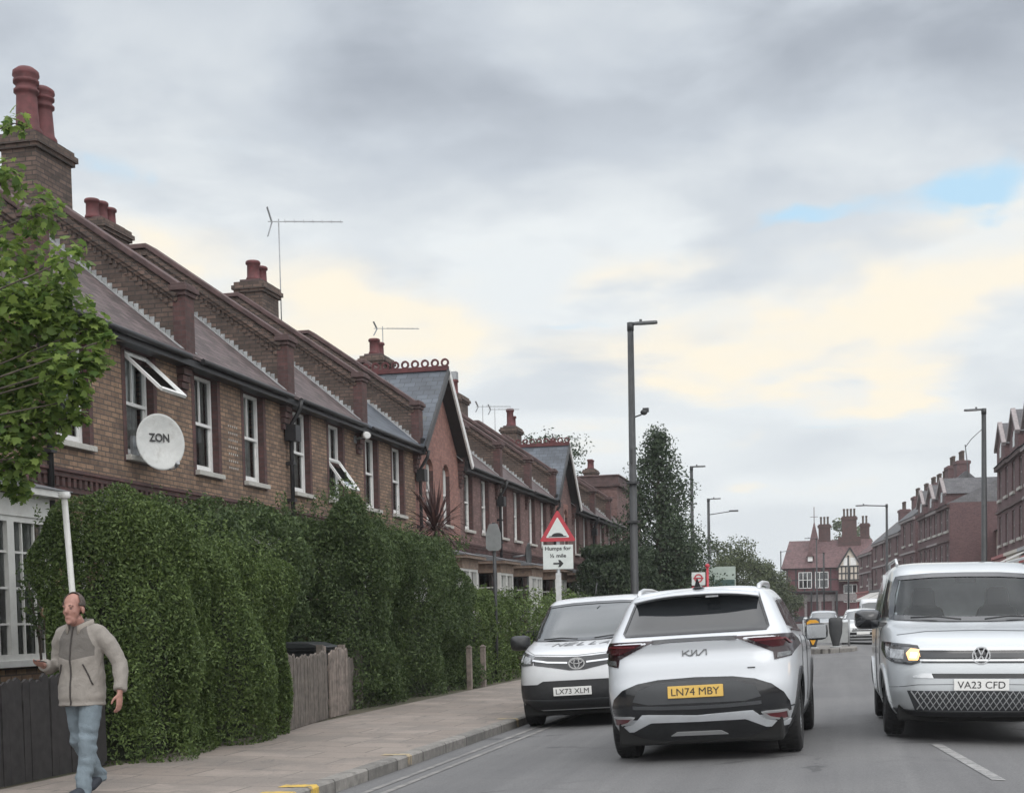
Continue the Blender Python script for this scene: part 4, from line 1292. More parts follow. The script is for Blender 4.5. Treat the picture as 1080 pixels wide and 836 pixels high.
for i, (xa, ya, yb, lab, e, cn, rm) in enumerate((
        (6.0, 119, 127, 'dark-roofed shop terrace with a row of chimney pots, nearest the gabled trio', 9.0, 2, 'dark_slate'),
        (5.2, 127, 136, 'dark-roofed shop terrace with many chimney pots, behind the cantilever street lamp', 8.2, 3, 'dark_slate'),
        (4.3, 136, 146, 'red brick shop terrace with white-topped shopfronts under dark slates', 8.0, 2, 'dark_slate'),
        (3.2, 147, 158, 'low red brick shop terrace next to the timbered pub', 7.4, 1, 'red_tile'))):
    shop_house(lab, xa, ya, yb, e, gable=False, seed=i * 3, depth=8, ridge=3.4, pil=True, chimn=cn, roofm=rm, ground=3.3, ang=.10, awning='awning_pale' if i in (1, 2) else None)

# white tiled rear with lattice window seen up the side street
sw = thing('rear_block', 'pale rendered building with a gridded window just inside the side street', 'building', (10.4, 97.5, 0))
q = MB(); q.box(0, 7, 0, 7, -.3, 6.6); q.build('wall', M['cream_render'], sw)
q = MB(); q.idx([(-.2, -.2, 6.6), (7.2, -.2, 6.6), (7.2, 7.2, 6.6), (-.2, 7.2, 6.6), (3.5, 3.5, 7.6)], [(0, 1, 4), (1, 2, 4), (2, 3, 4), (3, 0, 4), (0, 3, 2, 1)]); q.build('roof', M['dark_slate'], sw)
f = MB()
f.box(.5, 3.2, -.06, -.01, 3.6, 6.0, 1)
for i in range(5): f.box(.5 + i * .66, .56 + i * .66, -.12, -.06, 3.6, 6.0)
for i in range(4): f.box(.5, 3.2, -.11, -.06, 3.6 + i * .78, 3.66 + i * .78)
f.build('window', [M['white_paint'], M['window_glass']], sw)

# pub across the end of the street
pb = thing('pub', 'red tiled timber-framed pub with a small spire closing the view', 'building', (-6.6, 190, 0))
PW = 10.6
q = MB()
q.box(0, PW, 0, 9, -.3, 7.3); q.box(-.1, PW * .62, -1.2, 0, 4.0, 7.3)
q.build('wall', M['pub_brick'], pb)
q = MB()
q.idx([(-.7, -1.7, 7.1), (PW + .3, -1.7, 7.1), (PW + .3, 4, 10.9), (.2, 4, 10.9), (PW + .3, 9.5, 7.1), (-.7, 9.5, 7.1)], [(0, 1, 2, 3), (3, 2, 4, 5), (0, 3, 5), (1, 4, 2)])
q.build('roof', M['red_tile'], pb, recalc=False)
q = MB()
q.idx([(2.5, 1.2, 8.8), (4.5, 1.2, 8.8), (4.5, 3.2, 8.8), (2.5, 3.2, 8.8), (3.5, 2.2, 13.4)], [(0, 1, 4), (1, 2, 4), (2, 3, 4), (3, 0, 4)]); q.tube([(3.5, 2.2, 13.2), (3.5, 2.2, 15.2)], .05, 6); q.bar((3.0, 2.2, 13.9), (4.0, 2.2, 13.9), .06, .06)
q.build('spire', M['red_tile'], pb)
q = MB()
q.prism([(6.6, 5.3), (9.4, 5.3), (9.4, 7.0), (8.0, 9.4), (6.6, 7.0)], lambda a, b, d: (a, d, b), -1.9, .0, 0)
for x in (6.9, 7.4, 7.9, 8.4, 8.9): q.box(x, x + .16, -1.95, -1.9, 5.4, 7.2, 1)
for z in (5.35, 6.2, 7.1): q.box(6.6, 9.4, -1.96, -1.91, z, z + .18, 1)
for s in (-1, 1): q.bar((8 + s * 1.7, -2.0, 6.7), (8, -2.0, 9.55), .2, .2, mi=1)
for x in (7.2, 8.05): q.box(x, x + .75, -1.93, -1.90, 7.3, 8.3, 2)
q.build('timber_gable', [M['cream_render'], M['black_iron'], M['white_paint']], pb)
q = MB()
for x in (0, 1.1, 2.2, 3.3, 4.4, 5.5): q.box(x, x + .16, -1.25, -1.2, 4.0, 7.2)
for z in (4.0, 5.5, 7.0): q.box(-.1, 6.5, -1.27, -1.21, z, z + .16)
q.box(-.1, .1, -1.2, -.0, 0, 4.0); q.box(6.2, 6.45, -1.25, -.0, 0, 4.0); q.box(3.0, 3.2, -1.2, 0, 0, 4.0)
q.build('timber_frame', M['black_iron'], pb)
for x, z0, z1 in ((1.5, 4.5, 6.6), (3.6, 4.5, 6.6), (7.2, 2.6, 4.9)):
    f = MB(); f.box(x, x + 1.7, -1.34 if x < 6 else -.1, -1.26 if x < 6 else -.02, z0, z1, 1)
    yy = -1.40 if x < 6 else -.16
    for i in range(4): f.box(x + i * .54, x + .08 + i * .54, yy, yy + .06, z0, z1)
    for z in (z0, (z0 + z1) / 2, z1 - .08): f.box(x, x + 1.7, yy, yy + .06, z, z + .08)
    f.build('window', [M['white_paint'], M['window_glass']], pb)
q = MB()
q.box(.5, PW - .3, -.25, -.02, 2.8, 3.7, 0); q.box(.5, PW - .3, -.14, -.02, .2, .9, 1)
for x in (.5, 2.2, 4.0, 5.7, 7.6, 9.6): q.box(x, x + .35, -.2, -.02, .2, 2.8, 0)
q.build('pub_front', [M['stone_dull'], M['shop_dark']], pb)
for cx, cy, zt, n_ in ((4.8, 4.2, 13.0, 3), (8.0, 3.6, 13.9, 4), (10.0, 5.0, 13.0, 2)):
    cm = MB(); w_ = .35 * n_ + .5
    cm.box(cx - w_ / 2, cx + w_ / 2, cy - .5, cy + .5, 8.5, zt); cm.box(cx - w_ / 2 - .12, cx + w_ / 2 + .12, cy - .62, cy + .62, zt - .45, zt - .15)
    if n_ == 4: cm.box(cx - w_ / 2 - .5, cx + w_ / 2 + .5, cy - 1.0, cy + .8, 8.5, 11.2)
    ch = cm.build('chimney', M['red_brick'], pb)
    for j in range(n_):
        p = MB(); pot(p, cx - (n_ - 1) * .22 + j * .44, cy, zt, 1.0, .14); p.build('chimney_pot', M['chimney_brick'], ch)
q = MB(); q.box(2.7, 3.3, -.9, -.1, 8.0, 8.7, 1); q.prism([(2.5, 8.6), (3.5, 8.6), (3.0, 9.3)], lambda a, b, d: (a, d, b), -1.05, .6, 0); q.build('roof_dormer', [M['red_tile'], M['white_paint']], pb)
# ------------------------------------------------------------------ vehicles
def carpaint(name, col, metal=0.0, rough=0.28):
    m, nt = new_mat(name)
    co = objco(nt)
    so = nt.n('ShaderNodeSeparateXYZ'); nt.l(co, so.inputs[0])
    grime = nt.m('MULTIPLY', nt.smooth(so.outputs[2], .75, .2), nt.ramp(nt.noise(co, 5, 5, .7), [(.35, (0, 0, 0)), (.75, (1, 1, 1))]))
    c = nt.mix(nt.m('MULTIPLY', grime, .35), col, (.25, .24, .22))
    r = nt.m('ADD', rough, nt.m('MULTIPLY', nt.noise(co, 14, 4), .12))
    finish(nt, c, r, metal, None, 0.8)
    M[name] = m
carpaint('white_car_paint', (0.56, 0.585, 0.615))
carpaint('van_white_paint', (0.60, 0.615, 0.63))
carpaint('silver_paint', (0.50, 0.525, 0.54), .35, .3)
carpaint('pale_car_paint', (0.66, 0.68, 0.68))
pbr('black_plastic', (0.022, 0.023, 0.025), 0.5, var=.2, scale=20)
pbr('gloss_black', (0.014, 0.015, 0.017), 0.12, var=0, coat=.5)
pbr('dark_panel', (0.045, 0.048, 0.052), 0.3, var=.1)
pbr('chrome', (0.62, 0.63, 0.64), 0.18, metal=1.0, var=0)
pbr('bright_trim', (0.55, 0.56, 0.57), 0.3, metal=.6, var=0)
pbr('badge_grey', (0.13, 0.135, 0.14), .3, metal=.5, var=0)
pbr('mirror_dim', (0.30, 0.31, 0.32), .12, metal=1.0, var=0)
pbr('cabin_brightened', (0.80, 0.82, 0.83), .9, var=.1)  # near-white, brightened in place of light missing inside the cabin
pbr('tyre', (0.017, 0.017, 0.018), 0.85, var=.2, bump=.2)
pbr('alloy', (0.26, 0.27, 0.28), 0.35, metal=.8, var=.1)
pbr('underside', (0.008, 0.008, 0.008), 0.9, var=0)
pbr('red_lens', (0.055, 0.005, 0.010), 0.25, var=.15, scale=25, coat=.3)
pbr('dark_lens', (0.022, 0.009, 0.012), 0.2, var=0, coat=.3)
pbr('clear_lens', (0.42, 0.44, 0.46), 0.14, var=.35, scale=30, coat=1.0)
pbr('smoke_lens', (0.10, 0.105, 0.11), 0.12, var=.4, scale=26, coat=1.0)
pbr('reflector_red', (0.13, 0.016, 0.022), 0.3, var=.1, coat=.5)
pbr('amber_lens', (0.5, 0.2, 0.02), 0.2, var=0)
pbr('plate_yellow', (0.62, 0.40, 0.09), 0.45, var=.05)
pbr('plate_white', (0.72, 0.72, 0.70), 0.45, var=.04)
pbr('seat_cloth', (0.03, 0.031, 0.034), 0.9, var=.1)
pbr('cabin_dark', (0.09, 0.095, 0.10), .9, var=.1)
pbr('paper', (0.7, 0.7, 0.66), 0.8, var=.05)
def darkglass(name, col=(0.012, 0.014, 0.016), rough=.04, spec=.8):
    m, nt = new_mat(name); finish(nt, col, rough, spec=spec, coat=.6); M[name] = m
darkglass('tinted_glass'); darkglass('screen_glass', (0.035, 0.043, 0.045))
m, nt = new_mat('lit_indicator'); finish(nt, (0.9, .6, .3), .3, emit=(1.0, 0.42, 0.12), estr=1.5); M['lit_indicator'] = m
m, nt = new_mat('lit_lamp_core'); finish(nt, (1, .8, .6), .3, emit=(1.0, 0.80, 0.55), estr=5.0); M['lit_lamp_core'] = m
glassmat('windscreen_glass', (0.90, 0.94, 0.94), 1.0, 1.38)

def pchip(rows, n):
    R = np.array(rows, float)
    d = np.linalg.norm(np.diff(R[:, :5] * [1, 1, 1, 1, .6], axis=0), axis=1)
    t = np.concatenate([[0], np.cumsum(np.maximum(d, 1e-3))])
    h = np.diff(t)[:, None]; s = np.diff(R, axis=0) / h
    mt = np.zeros_like(R); mt[0], mt[-1] = s[0], s[-1]
    a, b = s[:-1], s[1:]
    mt[1:-1] = np.where(a * b > 0, 2 * a * b / np.where(np.abs(a + b) < 1e-9, 1, a + b), 0)
    T = np.linspace(0, t[-1], n)
    i = np.clip(np.searchsorted(t, T, side='right') - 1, 0, len(R) - 2)
    hh = h[i, 0]; u = ((T - t[i]) / hh)[:, None]; hh = hh[:, None]
    return ((2 * u**3 - 3 * u**2 + 1) * R[i] + (u**3 - 2 * u**2 + u) * hh * mt[i] + (-2 * u**3 + 3 * u**2) * R[i + 1] + (u**3 - u**2) * hh * mt[i + 1])

class Shell:
    """car body: stacked plan outlines; rows = (y front, z front, y rear, z rear, half width, squareness front, squareness rear)"""
    def __init__(s, rows, N=168, Mr=84):
        R = pchip(rows, Mr)
        th = np.linspace(PI / 2, PI / 2 + 2 * PI, 2401)
        V_ = []
        for yf, zf, yr, zr, w, nf, nr in R:
            c, q = np.cos(th), np.sin(th)
            n = np.where(q > 0, nf, nr)
            x = w * np.sign(c) * np.abs(c) ** (2 / n)
            f = (np.sign(q) * np.abs(q) ** (2 / n) + 1) / 2
            y = yr + (yf - yr) * f; z = zr + (zf - zr) * f
            L = np.concatenate([[0], np.cumsum(np.hypot(np.diff(x), np.diff(y)))])
            k = np.linspace(0, L[-1], N, endpoint=False)
            V_.append(np.stack([np.interp(k, L, x), np.interp(k, L, y), np.interp(k, L, z)], 1))
        s.N, s.Mr = N, Mr
        s.v = np.concatenate(V_ + [V_[-1].mean(0)[None]])
        i, j = np.meshgrid(np.arange(Mr - 1), np.arange(N), indexing='ij')
        j2 = (j + 1) % N
        s.q = np.stack([i * N + j2, i * N + j, (i + 1) * N + j, (i + 1) * N + j2], -1).reshape(-1, 4)
        t = (Mr - 1) * N
        s.f = [tuple(map(int, a)) for a in s.q] + [(t + (k + 1) % N, t + k, Mr * N) for k in range(N)]
        s.bvh = BVHTree.FromPolygons([V(p) for p in s.v], s.f)

    def body(s, mat_, par, cut=None, name='body'):
        fs = s.f
        if cut is not None:
            C = [sum((V(s.v[i]) for i in f), V()) / len(f) for f in fs]
            fs = [f for f, c in zip(fs, C) if not cut(c)]
        me = bpy.data.meshes.new(name)
        me.from_pydata([tuple(p) for p in s.v], [], fs); me.materials.append(mat_)
        for p in me.polygons: p.use_smooth = True
        return link(name, me, par)

    def hit(s, axis, a, b):
        if axis == 'rear': o, d = V((a, -9, b)), V((0, 1, 0))
        elif axis == 'front': o, d = V((a, 9, b)), V((0, -1, 0))
        elif axis == 'right': o, d = V((9, a, b)), V((-1, 0, 0))
        elif axis == 'left': o, d = V((-9, a, b)), V((1, 0, 0))
        else: o, d = V((a, b, 9)), V((0, 0, -1))
        p, n, _, _ = s.bvh.ray_cast(o, d)
        if p is None:
            o2 = V((a, -2.1, b)) if axis == 'rear' else V((a, 2.1, b)) if axis == 'front' else V((.9, a, b)) if axis == 'right' else V((-.9, a, b)) if axis == 'left' else V((a, b, 1.8))
            p, n, _, _ = s.bvh.find_nearest(o2)
        if n.dot(d) > 0: n = -n
        return p, n

    def patch(s, axis, poly, mat_, par, name, off=.004, thick=.012, res=.035, hole=None):
        """a fitted panel: 2-D outline laid on the body and given thickness"""
        B = []
        k = len(poly)
        for i in range(k):
            a, b = V(poly[i]).to_2d() if False else V((*poly[i], 0)), V((*poly[(i + 1) % k], 0))
            m_ = max(1, int((b - a).length / res))
            for j in range(m_): B.append((a + (b - a) * j / m_).to_2d())
        nb = len(B)
        xs = [p.x for p in B]; ys_ = [p.y for p in B]
        def inside(x, y):
            c = False; j = nb - 1
            for i in range(nb):
                if (B[i].y > y) != (B[j].y > y) and x < (B[j].x - B[i].x) * (y - B[i].y) / (B[j].y - B[i].y) + B[i].x: c = not c
                j = i
            return c
        pts = list(B)
        gx = np.arange(min(xs) + res * .5, max(xs), res); gy = np.arange(min(ys_) + res * .5, max(ys_), res)
        for x in gx:
            for y in gy:
                if inside(x, y) and min((p.x - x) ** 2 + (p.y - y) ** 2 for p in B) > (res * .45) ** 2: pts.append(V((x, y)))
        vs, es, fs = delaunay_2d_cdt(pts, [(i, (i + 1) % nb) for i in range(nb)], [], 1, 1e-6)[:3]
        top, low = [], []
        for p in vs:
            h, n = s.hit(axis, p.x, p.y)
            top.append(h + n * off); low.append(h - n * thick)
        nv = len(vs)
        a_, b_, c_ = [top[i] for i in fs[0][:3]]
        if (b_ - a_).cross(c_ - a_).dot(s.hit(axis, vs[fs[0][0]].x, vs[fs[0][0]].y)[1]) < 0: fs = [tuple(reversed(f)) for f in fs]
        # boundary edges of the triangulation
        cnt = {}
        for f in fs:
            for i in range(len(f)):
                e = (f[i], f[(i + 1) % len(f)]); cnt[tuple(sorted(e))] = cnt.get(tuple(sorted(e)), 0) + 1
        mb = MB()
        mb.idx(top, fs, 0, True)
        b0 = 0
        for f in fs:
            for i in range(len(f)):
                a, b = f[i], f[(i + 1) % len(f)]
                if cnt[tuple(sorted((a, b)))] == 1: mb.face([top[a], top[b], low[b], low[a]])
        return mb.build(name, mat_, par, recalc=thick > 0)

    def ribbon(s, axis, pts, w, mat_, par, name, off=.006, res=.03, closed=False, mb=None, h=.006):
        """thin raised strip along a 2-D path on the body"""
        P = []
        k = len(pts)
        for i in range(k if closed else k - 1):
            a, b = V((*pts[i], 0)), V((*pts[(i + 1) % k], 0))
            m_ = max(1, int((b - a).length / res))
            for j in range(m_): P.append((a + (b - a) * j / m_).to_2d())
        if not closed: P.append(V(pts[-1]))
        q = mb or MB()
        n = len(P)
        rows = []
        for i in range(n):
            p0 = P[i - 1] if (i > 0 or closed) else P[i]; p1 = P[(i + 1) % n] if (i < n - 1 or closed) else P[i]
            d = (p1 - p0); d = d.normalized() if d.length > 1e-9 else V((1, 0))
            nn = V((-d.y, d.x)) * (w / 2)
            row = []
            for sgn in (1, -1):
                pp = P[i] + nn * sgn
                hh, nr = s.hit(axis, pp.x, pp.y)
                row += [hh + nr * (off + h), hh - nr * .004]
            rows.append(row)
        for i in range(n if closed else n - 1):
            a, b = rows[i], rows[(i + 1) % n]
            q.face([a[0], a[2], b[2], b[0]], 0, True); q.face([a[0], b[0], b[1], a[1]]); q.face([a[2], a[3], b[3], b[2]])
        if mb is None: return q.build(name, mat_, par)

def mirror(poly): return [(-a, b) for a, b in reversed(poly)]

def wheel(par, x, y, r, w, mat_rim='alloy', spokes=5):
    sg = 1 if x > 0 else -1
    t = MB()
    hw = w / 2
    prof = [(r * .62, -hw * .92), (r * .80, -hw), (r * .93, -hw * .96), (r * .985, -hw * .8), (r, -hw * .5), (r, hw * .5), (r * .985, hw * .8), (r * .93, hw * .96), (r * .80, hw), (r * .62, hw * .92), (r * .62, -hw * .92)]
    t.lathe(prof, (x, y, r), 'x', 36)
    for j in range(44):
        a = 2 * PI * j / 44
        for xx, da in ((-hw * .55, 0), (0.0, .07), (hw * .55, 0)):
            c0 = V((x + xx, y + (r + .001) * math.cos(a + da), r + (r + .001) * math.sin(a + da)))
            t.bar(c0 + V((-hw * .2, 0, 0)), c0 + V((hw * .2, 0, 0)), .022, .006, up=(0, math.cos(a + da), math.sin(a + da)))
    wh = t.build('wheel', M['tyre'], par)
    q = MB()
    q.lathe([(r * .63, -hw * .9), (r * .66, -hw * .9), (r * .66, hw * .9), (r * .63, hw * .9), (r * .6, hw * .7), (r * .6, -hw * .9)], (x, y, r), 'x', 30)
    xo = x + sg * hw * .7
    for j in range(spokes):
        a = 2 * PI * j / spokes
        d = V((0, math.cos(a), math.sin(a)))
        q.bar(V((xo, y, r)) + d * r * .1, V((xo, y, r)) + d * r * .63, r * .2, .03, up=(1, 0, 0))
    q.lathe([(0, xo + sg * .02 - x), (r * .16, xo + sg * .02 - x), (r * .17, xo - sg * .03 - x), (0, xo - sg * .03 - x)], (x, y, r), 'x', 16)
    q.lathe([(0, -hw * .2 * sg), (r * .6, -hw * .2 * sg), (r * .6, -hw * .25 * sg), (0, -hw * .25 * sg)], (x, y, r), 'x', 24)
    q.build('rim', M[mat_rim], wh)
    return wh

def arch_cut(wheels, r):
    def f(c):
        for y in wheels:
            if (c.y - y) ** 2 + (c.z - r * .97) ** 2 < (r * 1.13) ** 2 and abs(c.x) > .5 and c.z < r * 2.3: return True
        return False
    return f

def arches(sh, par, wheels, r, mat_='black_plastic', wd=.06):
    for y in wheels:
        for ax in ('left', 'right'):
            pts = []
            for i in range(25):
                a = PI * (-.06 + 1.12 * i / 24)
                z = r * .97 + (r * 1.13 + wd * .35) * math.sin(a)
                if z > .24: pts.append((y + (r * 1.13 + wd * .35) * math.cos(a), z))
            sh.ribbon(ax, pts, wd, M[mat_], par, 'wheel_arch', off=.008, h=.01)
        n = 20
        for sx in (-1, 1):
            q = MB()                                                # liner
            ring = [(y + r * 1.16 * math.cos(PI * i / n), r * .97 + r * 1.16 * math.sin(PI * i / n)) for i in range(n + 1)]
            for (ya, za), (yb, zb) in zip(ring[:-1], ring[1:]):
                q.face([(sx * .45, ya, za), (sx * .45, yb, zb), (sx * .87, yb, zb), (sx * .87, ya, za)])
            q.face([(sx * .45, a, b) for a, b in ring])
            q.build('arch_liner', M['underside'], par, recalc=False)

def underbody(par, y0, y1, w, z0=.17, z1=.34):
    q = MB(); q.box(-w, w, y0, y1, z0, z1); q.build('underbody', M['underside'], par, bevel=.03)

def plate(par, txt, pos, back, yellow=False, rot=0.0, slope=0.0):
    """UK number plate; back=True faces -y (rear of car)"""
    x, y, z = pos
    sg = -1 if back else 1
    right = V((1, 0, 0)) if back else V((-1, 0, 0))
    up = V((0, sg * -slope, 1)).normalized()
    nrm = right.cross(up)
    q = MB(); c = V(pos)
    q.bar(c - right * .26, c + right * .26, .012, .114, up=up)
    p = q.build('number_plate', M['plate_yellow' if yellow else 'plate_white'], par, bevel=.004)
    text(txt, .098, M['black_ink'], p, c + nrm * .0075, right, up, .003, 0.0, width=.45)
    return p

def mirror_pod(par, x, y, z, mat_, s=1.0, back=True):
    sg = 1 if x > 0 else -1
    q = MB()
    n = 14
    prof = []
    for yy, sc in ((-.055, .93), (-.05, 1.0), (.0, 1.0), (.06, .86), (.10, .55), (.115, .12)):
        prof.append((yy, sc))
    vs, fs = [], []
    for yy, sc in prof:
        for j in range(n):
            a = 2 * PI * j / n
            cx = math.copysign(abs(math.cos(a)) ** .55, math.cos(a)) * .125 * sc * s; cz = math.copysign(abs(math.sin(a)) ** .55, math.sin(a)) * .095 * sc * s
            vs.append((x + cx + sg * .03, y + yy * s, z + cz))
    for i in range(len(prof) - 1):
        for j in range(n): fs.append((i * n + j, i * n + (j + 1) % n, (i + 1) * n + (j + 1) % n, (i + 1) * n + j))
    fs += [tuple(range(n)), tuple((len(prof) - 1) * n + j for j in range(n))]
    q.idx(vs, fs, 0, True)
    q.bar((x - sg * .17, y + .03, z - .06), (x, y + .02, z - .05), .07, .05)
    o = q.build('wing_mirror', mat_, par)
    g = MB(); g.box(x - .105 * s + sg * .03, x + .105 * s + sg * .03, y - .062 * s, y - .056 * s, z - .075 * s, z + .075 * s)
    g.build('mirror_glass', M['mirror_dim'], o, bevel=.003)
    return o

def side_glass(sh, par, polys, mat_='tinted_glass'):
    for ax in ('left', 'right'):
        for poly in polys:
            sh.patch(ax, poly if ax == 'right' else poly, M[mat_], par, 'side_window', off=.003, res=.05)

def handle(sh, par, spots):
    for ax in ('left', 'right'):
        for y, z in spots:
            sh.ribbon(ax, [(y, z), (y + .2, z)], .035, M['black_plastic'], par, 'door_handle', off=.012, h=.02)

# ---------------- white SUV ahead, seen from behind
KX, KY = -1.24, 15.60
suv = thing('parked_car'.replace('parked_car', 'suv'), 'white SUV seen from behind, wide dark tail lamps joined by a black strip, yellow plate', 'car', (KX, KY, road_z(KX)), -math.radians(1.2), tilt=-.043)
krows = [
    (2.08, .20, -2.06, .20, .82, 7, 6), (2.20, .36, -2.18, .36, .895, 7, 6), (2.25, .55, -2.26, .52, .922, 7, 6.5), (2.24, .72, -2.255, .70, .93, 7, 7),
    (2.18, .86, -2.225, .82, .932, 7, 7), (2.12, .94, -2.205, .92, .932, 7, 7), (2.05, .99, -2.155, 1.03, .928, 7, 7), (1.75, 1.05, -2.175, 1.13, .915, 7, 7), (1.25, 1.10, -2.12, 1.17, .89, 7, 7.5),
    (.95, 1.14, -2.04, 1.225, .865, 7, 8), (.62, 1.30, -1.92, 1.35, .80, 7, 8), (.25, 1.47, -1.80, 1.48, .735, 7, 8), (.02, 1.55, -1.74, 1.545, .69, 7, 8),
    (-.15, 1.60, -1.72, 1.59, .645, 7, 8), (-.35, 1.635, -1.66, 1.625, .55, 7, 7), (-.6, 1.655, -1.45, 1.65, .33, 6, 6), (-.85, 1.66, -1.2, 1.66, .06, 4, 4)]
suv.scale = (1.0, 1.0, 1.005)
K = Shell(krows)
WH = (-1.33, 1.35)
K.body(M['white_car_paint'], suv, arch_cut(WH, .365))
underbody(suv, -2.08, 2.0, .78, .17, .4)
for y in WH:
    for x in (-.80, .80): wheel(suv, x, y, .365, .235)
arches(K, suv, WH, .365, wd=.075)
gl = [(-.665, 1.215), (.665, 1.215), (.685, 1.24), (.60, 1.50), (.585, 1.555), (.56, 1.565), (-.56, 1.565), (-.585, 1.555), (-.60, 1.50), (-.685, 1.24)]
K.patch('rear', gl, M['tinted_glass'], suv, 'rear_window', off=.004)
K.ribbon('rear', gl, .022, M['gloss_black'], suv, 'window_seal', off=.004, closed=True)
lamp = [(.36, 1.155), (.88, 1.158), (.915, 1.10), (.925, 1.04), (.875, .95), (.735, .925), (.725, 1.0), (.60, 1.06), (.47, 1.12)]
for P_ in (lamp, mirror(lamp)):
    lo = K.patch('rear', P_, M['dark_lens'], suv, 'tail_lamp', off=.010)
    sg = 1 if P_ is lamp else -1
    red = [(.50, 1.134), (.78, 1.136), (.83, 1.09), (.80, 1.05), (.72, 1.045), (.62, 1.085)]
    K.patch('rear', red if sg > 0 else mirror(red), M['red_lens'], lo, 'red_lens', off=.016)
    rv = [(.755, .985), (.865, .995), (.875, .965), (.85, .957), (.752, .94)]
    K.patch('rear', rv if sg > 0 else mirror(rv), M['smoke_lens'], lo, 'reversing_lens', off=.015)
    K.ribbon('rear', [(sg * .56, 1.118), (sg * .82, 1.122), (sg * .87, 1.07)], .012, M['reflector_red'], lo, 'light_strip', off=.018)
K.ribbon('rear', [(-.40, 1.145), (-.2, 1.149), (0, 1.15), (.2, 1.149), (.40, 1.145)], .026, M['gloss_black'], suv, 'light_bar', off=.008)
pan = [(-.85, .44), (-.845, .53), (-.80, .625), (-.70, .71), (-.55, .765), (-.35, .795), (0, .805), (.35, .795), (.55, .765), (.70, .71), (.80, .625), (.845, .53), (.85, .44), (.5, .425), (0, .42), (-.5, .425)]
K.patch('rear', pan, M['gloss_black'], suv, 'bumper_panel', off=.006)
inn = [(-.60, .60), (-.55, .70), (-.36, .765), (0, .775), (.36, .765), (.55, .70), (.60, .60), (.45, .565), (-.45, .565)]
K.patch('rear', inn, M['dark_panel'], suv, 'plate_recess', off=.012)
K.ribbon('rear', [(-.60, .545), (-.3, .53), (0, .525), (.3, .53), (.60, .545)], .03, M['dark_panel'], suv, 'bumper_crease', off=.012)
trim = [(-.86, .30), (-.87, .36), (-.83, .36), (-.79, .345), (-.62, .39), (-.52, .475), (-.46, .475), (0, .452), (.46, .475), (.52, .475), (.62, .39), (.79, .345), (.83, .36), (.87, .36), (.86, .30), (.62, .315), (.45, .40), (0, .395), (-.45, .40), (-.62, .315)]
K.patch('rear', trim, M['white_car_paint'], suv, 'bumper_trim', off=.016)
rfl = [(.60, .455), (.81, .455), (.815, .375), (.77, .37), (.665, .405)]
for P_ in (rfl, mirror(rfl)):
    ro = K.patch('rear', P_, M['reflector_red'], suv, 'reflector', off=.014)
    K.ribbon('rear', P_, .016, M['bright_trim'], ro, 'bezel', off=.016, closed=True)
val = [(-.80, .205), (-.85, .295), (-.62, .308), (-.44, .39), (0, .385), (.44, .39), (.62, .308), (.85, .295), (.80, .205)]
K.patch('rear', val, M['black_plastic'], suv, 'valance', off=.010)
K.patch('rear', [(-.27, .265), (-.21, .30), (.21, .30), (.27, .265)], M['bright_trim'], suv, 'skid_plate', off=.02)
K.ribbon('rear', [(-.935, .485), (-.86, .485)], .012, M['gloss_black'], suv, 'bumper_seam', off=.002)
K.ribbon('rear', [(.86, .485), (.935, .485)], .012, M['gloss_black'], suv, 'bumper_seam', off=.002)
for ax in ('left', 'right'):
    K.patch(ax, [(-.93, .235), (-.93, .36), (.93, .36), (.93, .235)], M['black_plastic'], suv, 'sill_cladding', off=.01)
    K.ribbon(ax, [(-1.73, .485), (-2.2, .485)], .012, M['gloss_black'], suv, 'bumper_seam', off=.002)
    K.ribbon(ax, [(-.92, .45), (-.86, .9), (-.74, 1.12)], .008, M['gloss_black'], suv, 'door_seam', off=.0)
    K.ribbon(ax, [(.16, .42), (.17, .9), (.14, 1.12)], .008, M['gloss_black'], suv, 'door_seam', off=.0)
    K.ribbon(ax, [(-1.6, 1.19), (-.6, 1.165), (.7, 1.15)], .02, M['gloss_black'], suv, 'belt_trim', off=.004)
side_glass(K, suv, [[(-1.72, 1.235), (-1.25, 1.2), (-1.2, 1.49), (-1.52, 1.475)], [(-1.15, 1.195), (-.26, 1.18), (-.3, 1.535), (-1.1, 1.51)], [(-.18, 1.18), (.72, 1.17), (.2, 1.49), (-.22, 1.535)]])
handle(K, suv, [(-.72, .98), (.3, .97)])
q = MB()                                                             # roof spoiler with its brake lamp
vs = []
for x in np.linspace(-.60, .60, 13):
    b_ = -.05 * (abs(x) / .6) ** 2.5
    d_ = .05 * (abs(x) / .6) ** 3
    vs += [(x, -1.60, 1.635 + b_ * .9), (x, -1.905 + d_, 1.598 + b_), (x, -1.915 + d_, 1.578 + b_), (x, -1.72, 1.56 + b_)]
fs = [(i * 4 + j, i * 4 + (j + 1) % 4, i * 4 + 4 + (j + 1) % 4, i * 4 + 4 + j) for i in range(12) for j in range(4)] + [(0, 1, 2, 3), (48, 51, 50, 49)]
q.idx(vs, fs, 0, True); sp = q.build('spoiler', M['white_car_paint'], suv)
md = sp.modifiers.new('b', 'BEVEL'); md.width = .008; md.segments = 2; md.angle_limit = .5
q = MB(); q.box(.1, .22, -1.87, -1.80, 1.545, 1.562); q.build('brake_lamp', M['clear_lens'], suv)
q = MB()
q.idx([(-.035, -1.62, 1.645), (.035, -1.62, 1.645), (.03, -1.42, 1.655), (-.03, -1.42, 1.655), (-.006, -1.63, 1.735), (.006, -1.63, 1.735), (.0, -1.47, 1.68)], [(0, 1, 5, 4), (1, 2, 6, 5), (2, 3, 6), (3, 0, 4, 6), (4, 5, 6), (0, 3, 2, 1)])
q.ball((0, -1.54, 1.648), (.06, .12, .012), 10); q.build('fin_aerial', M['gloss_black'], suv)
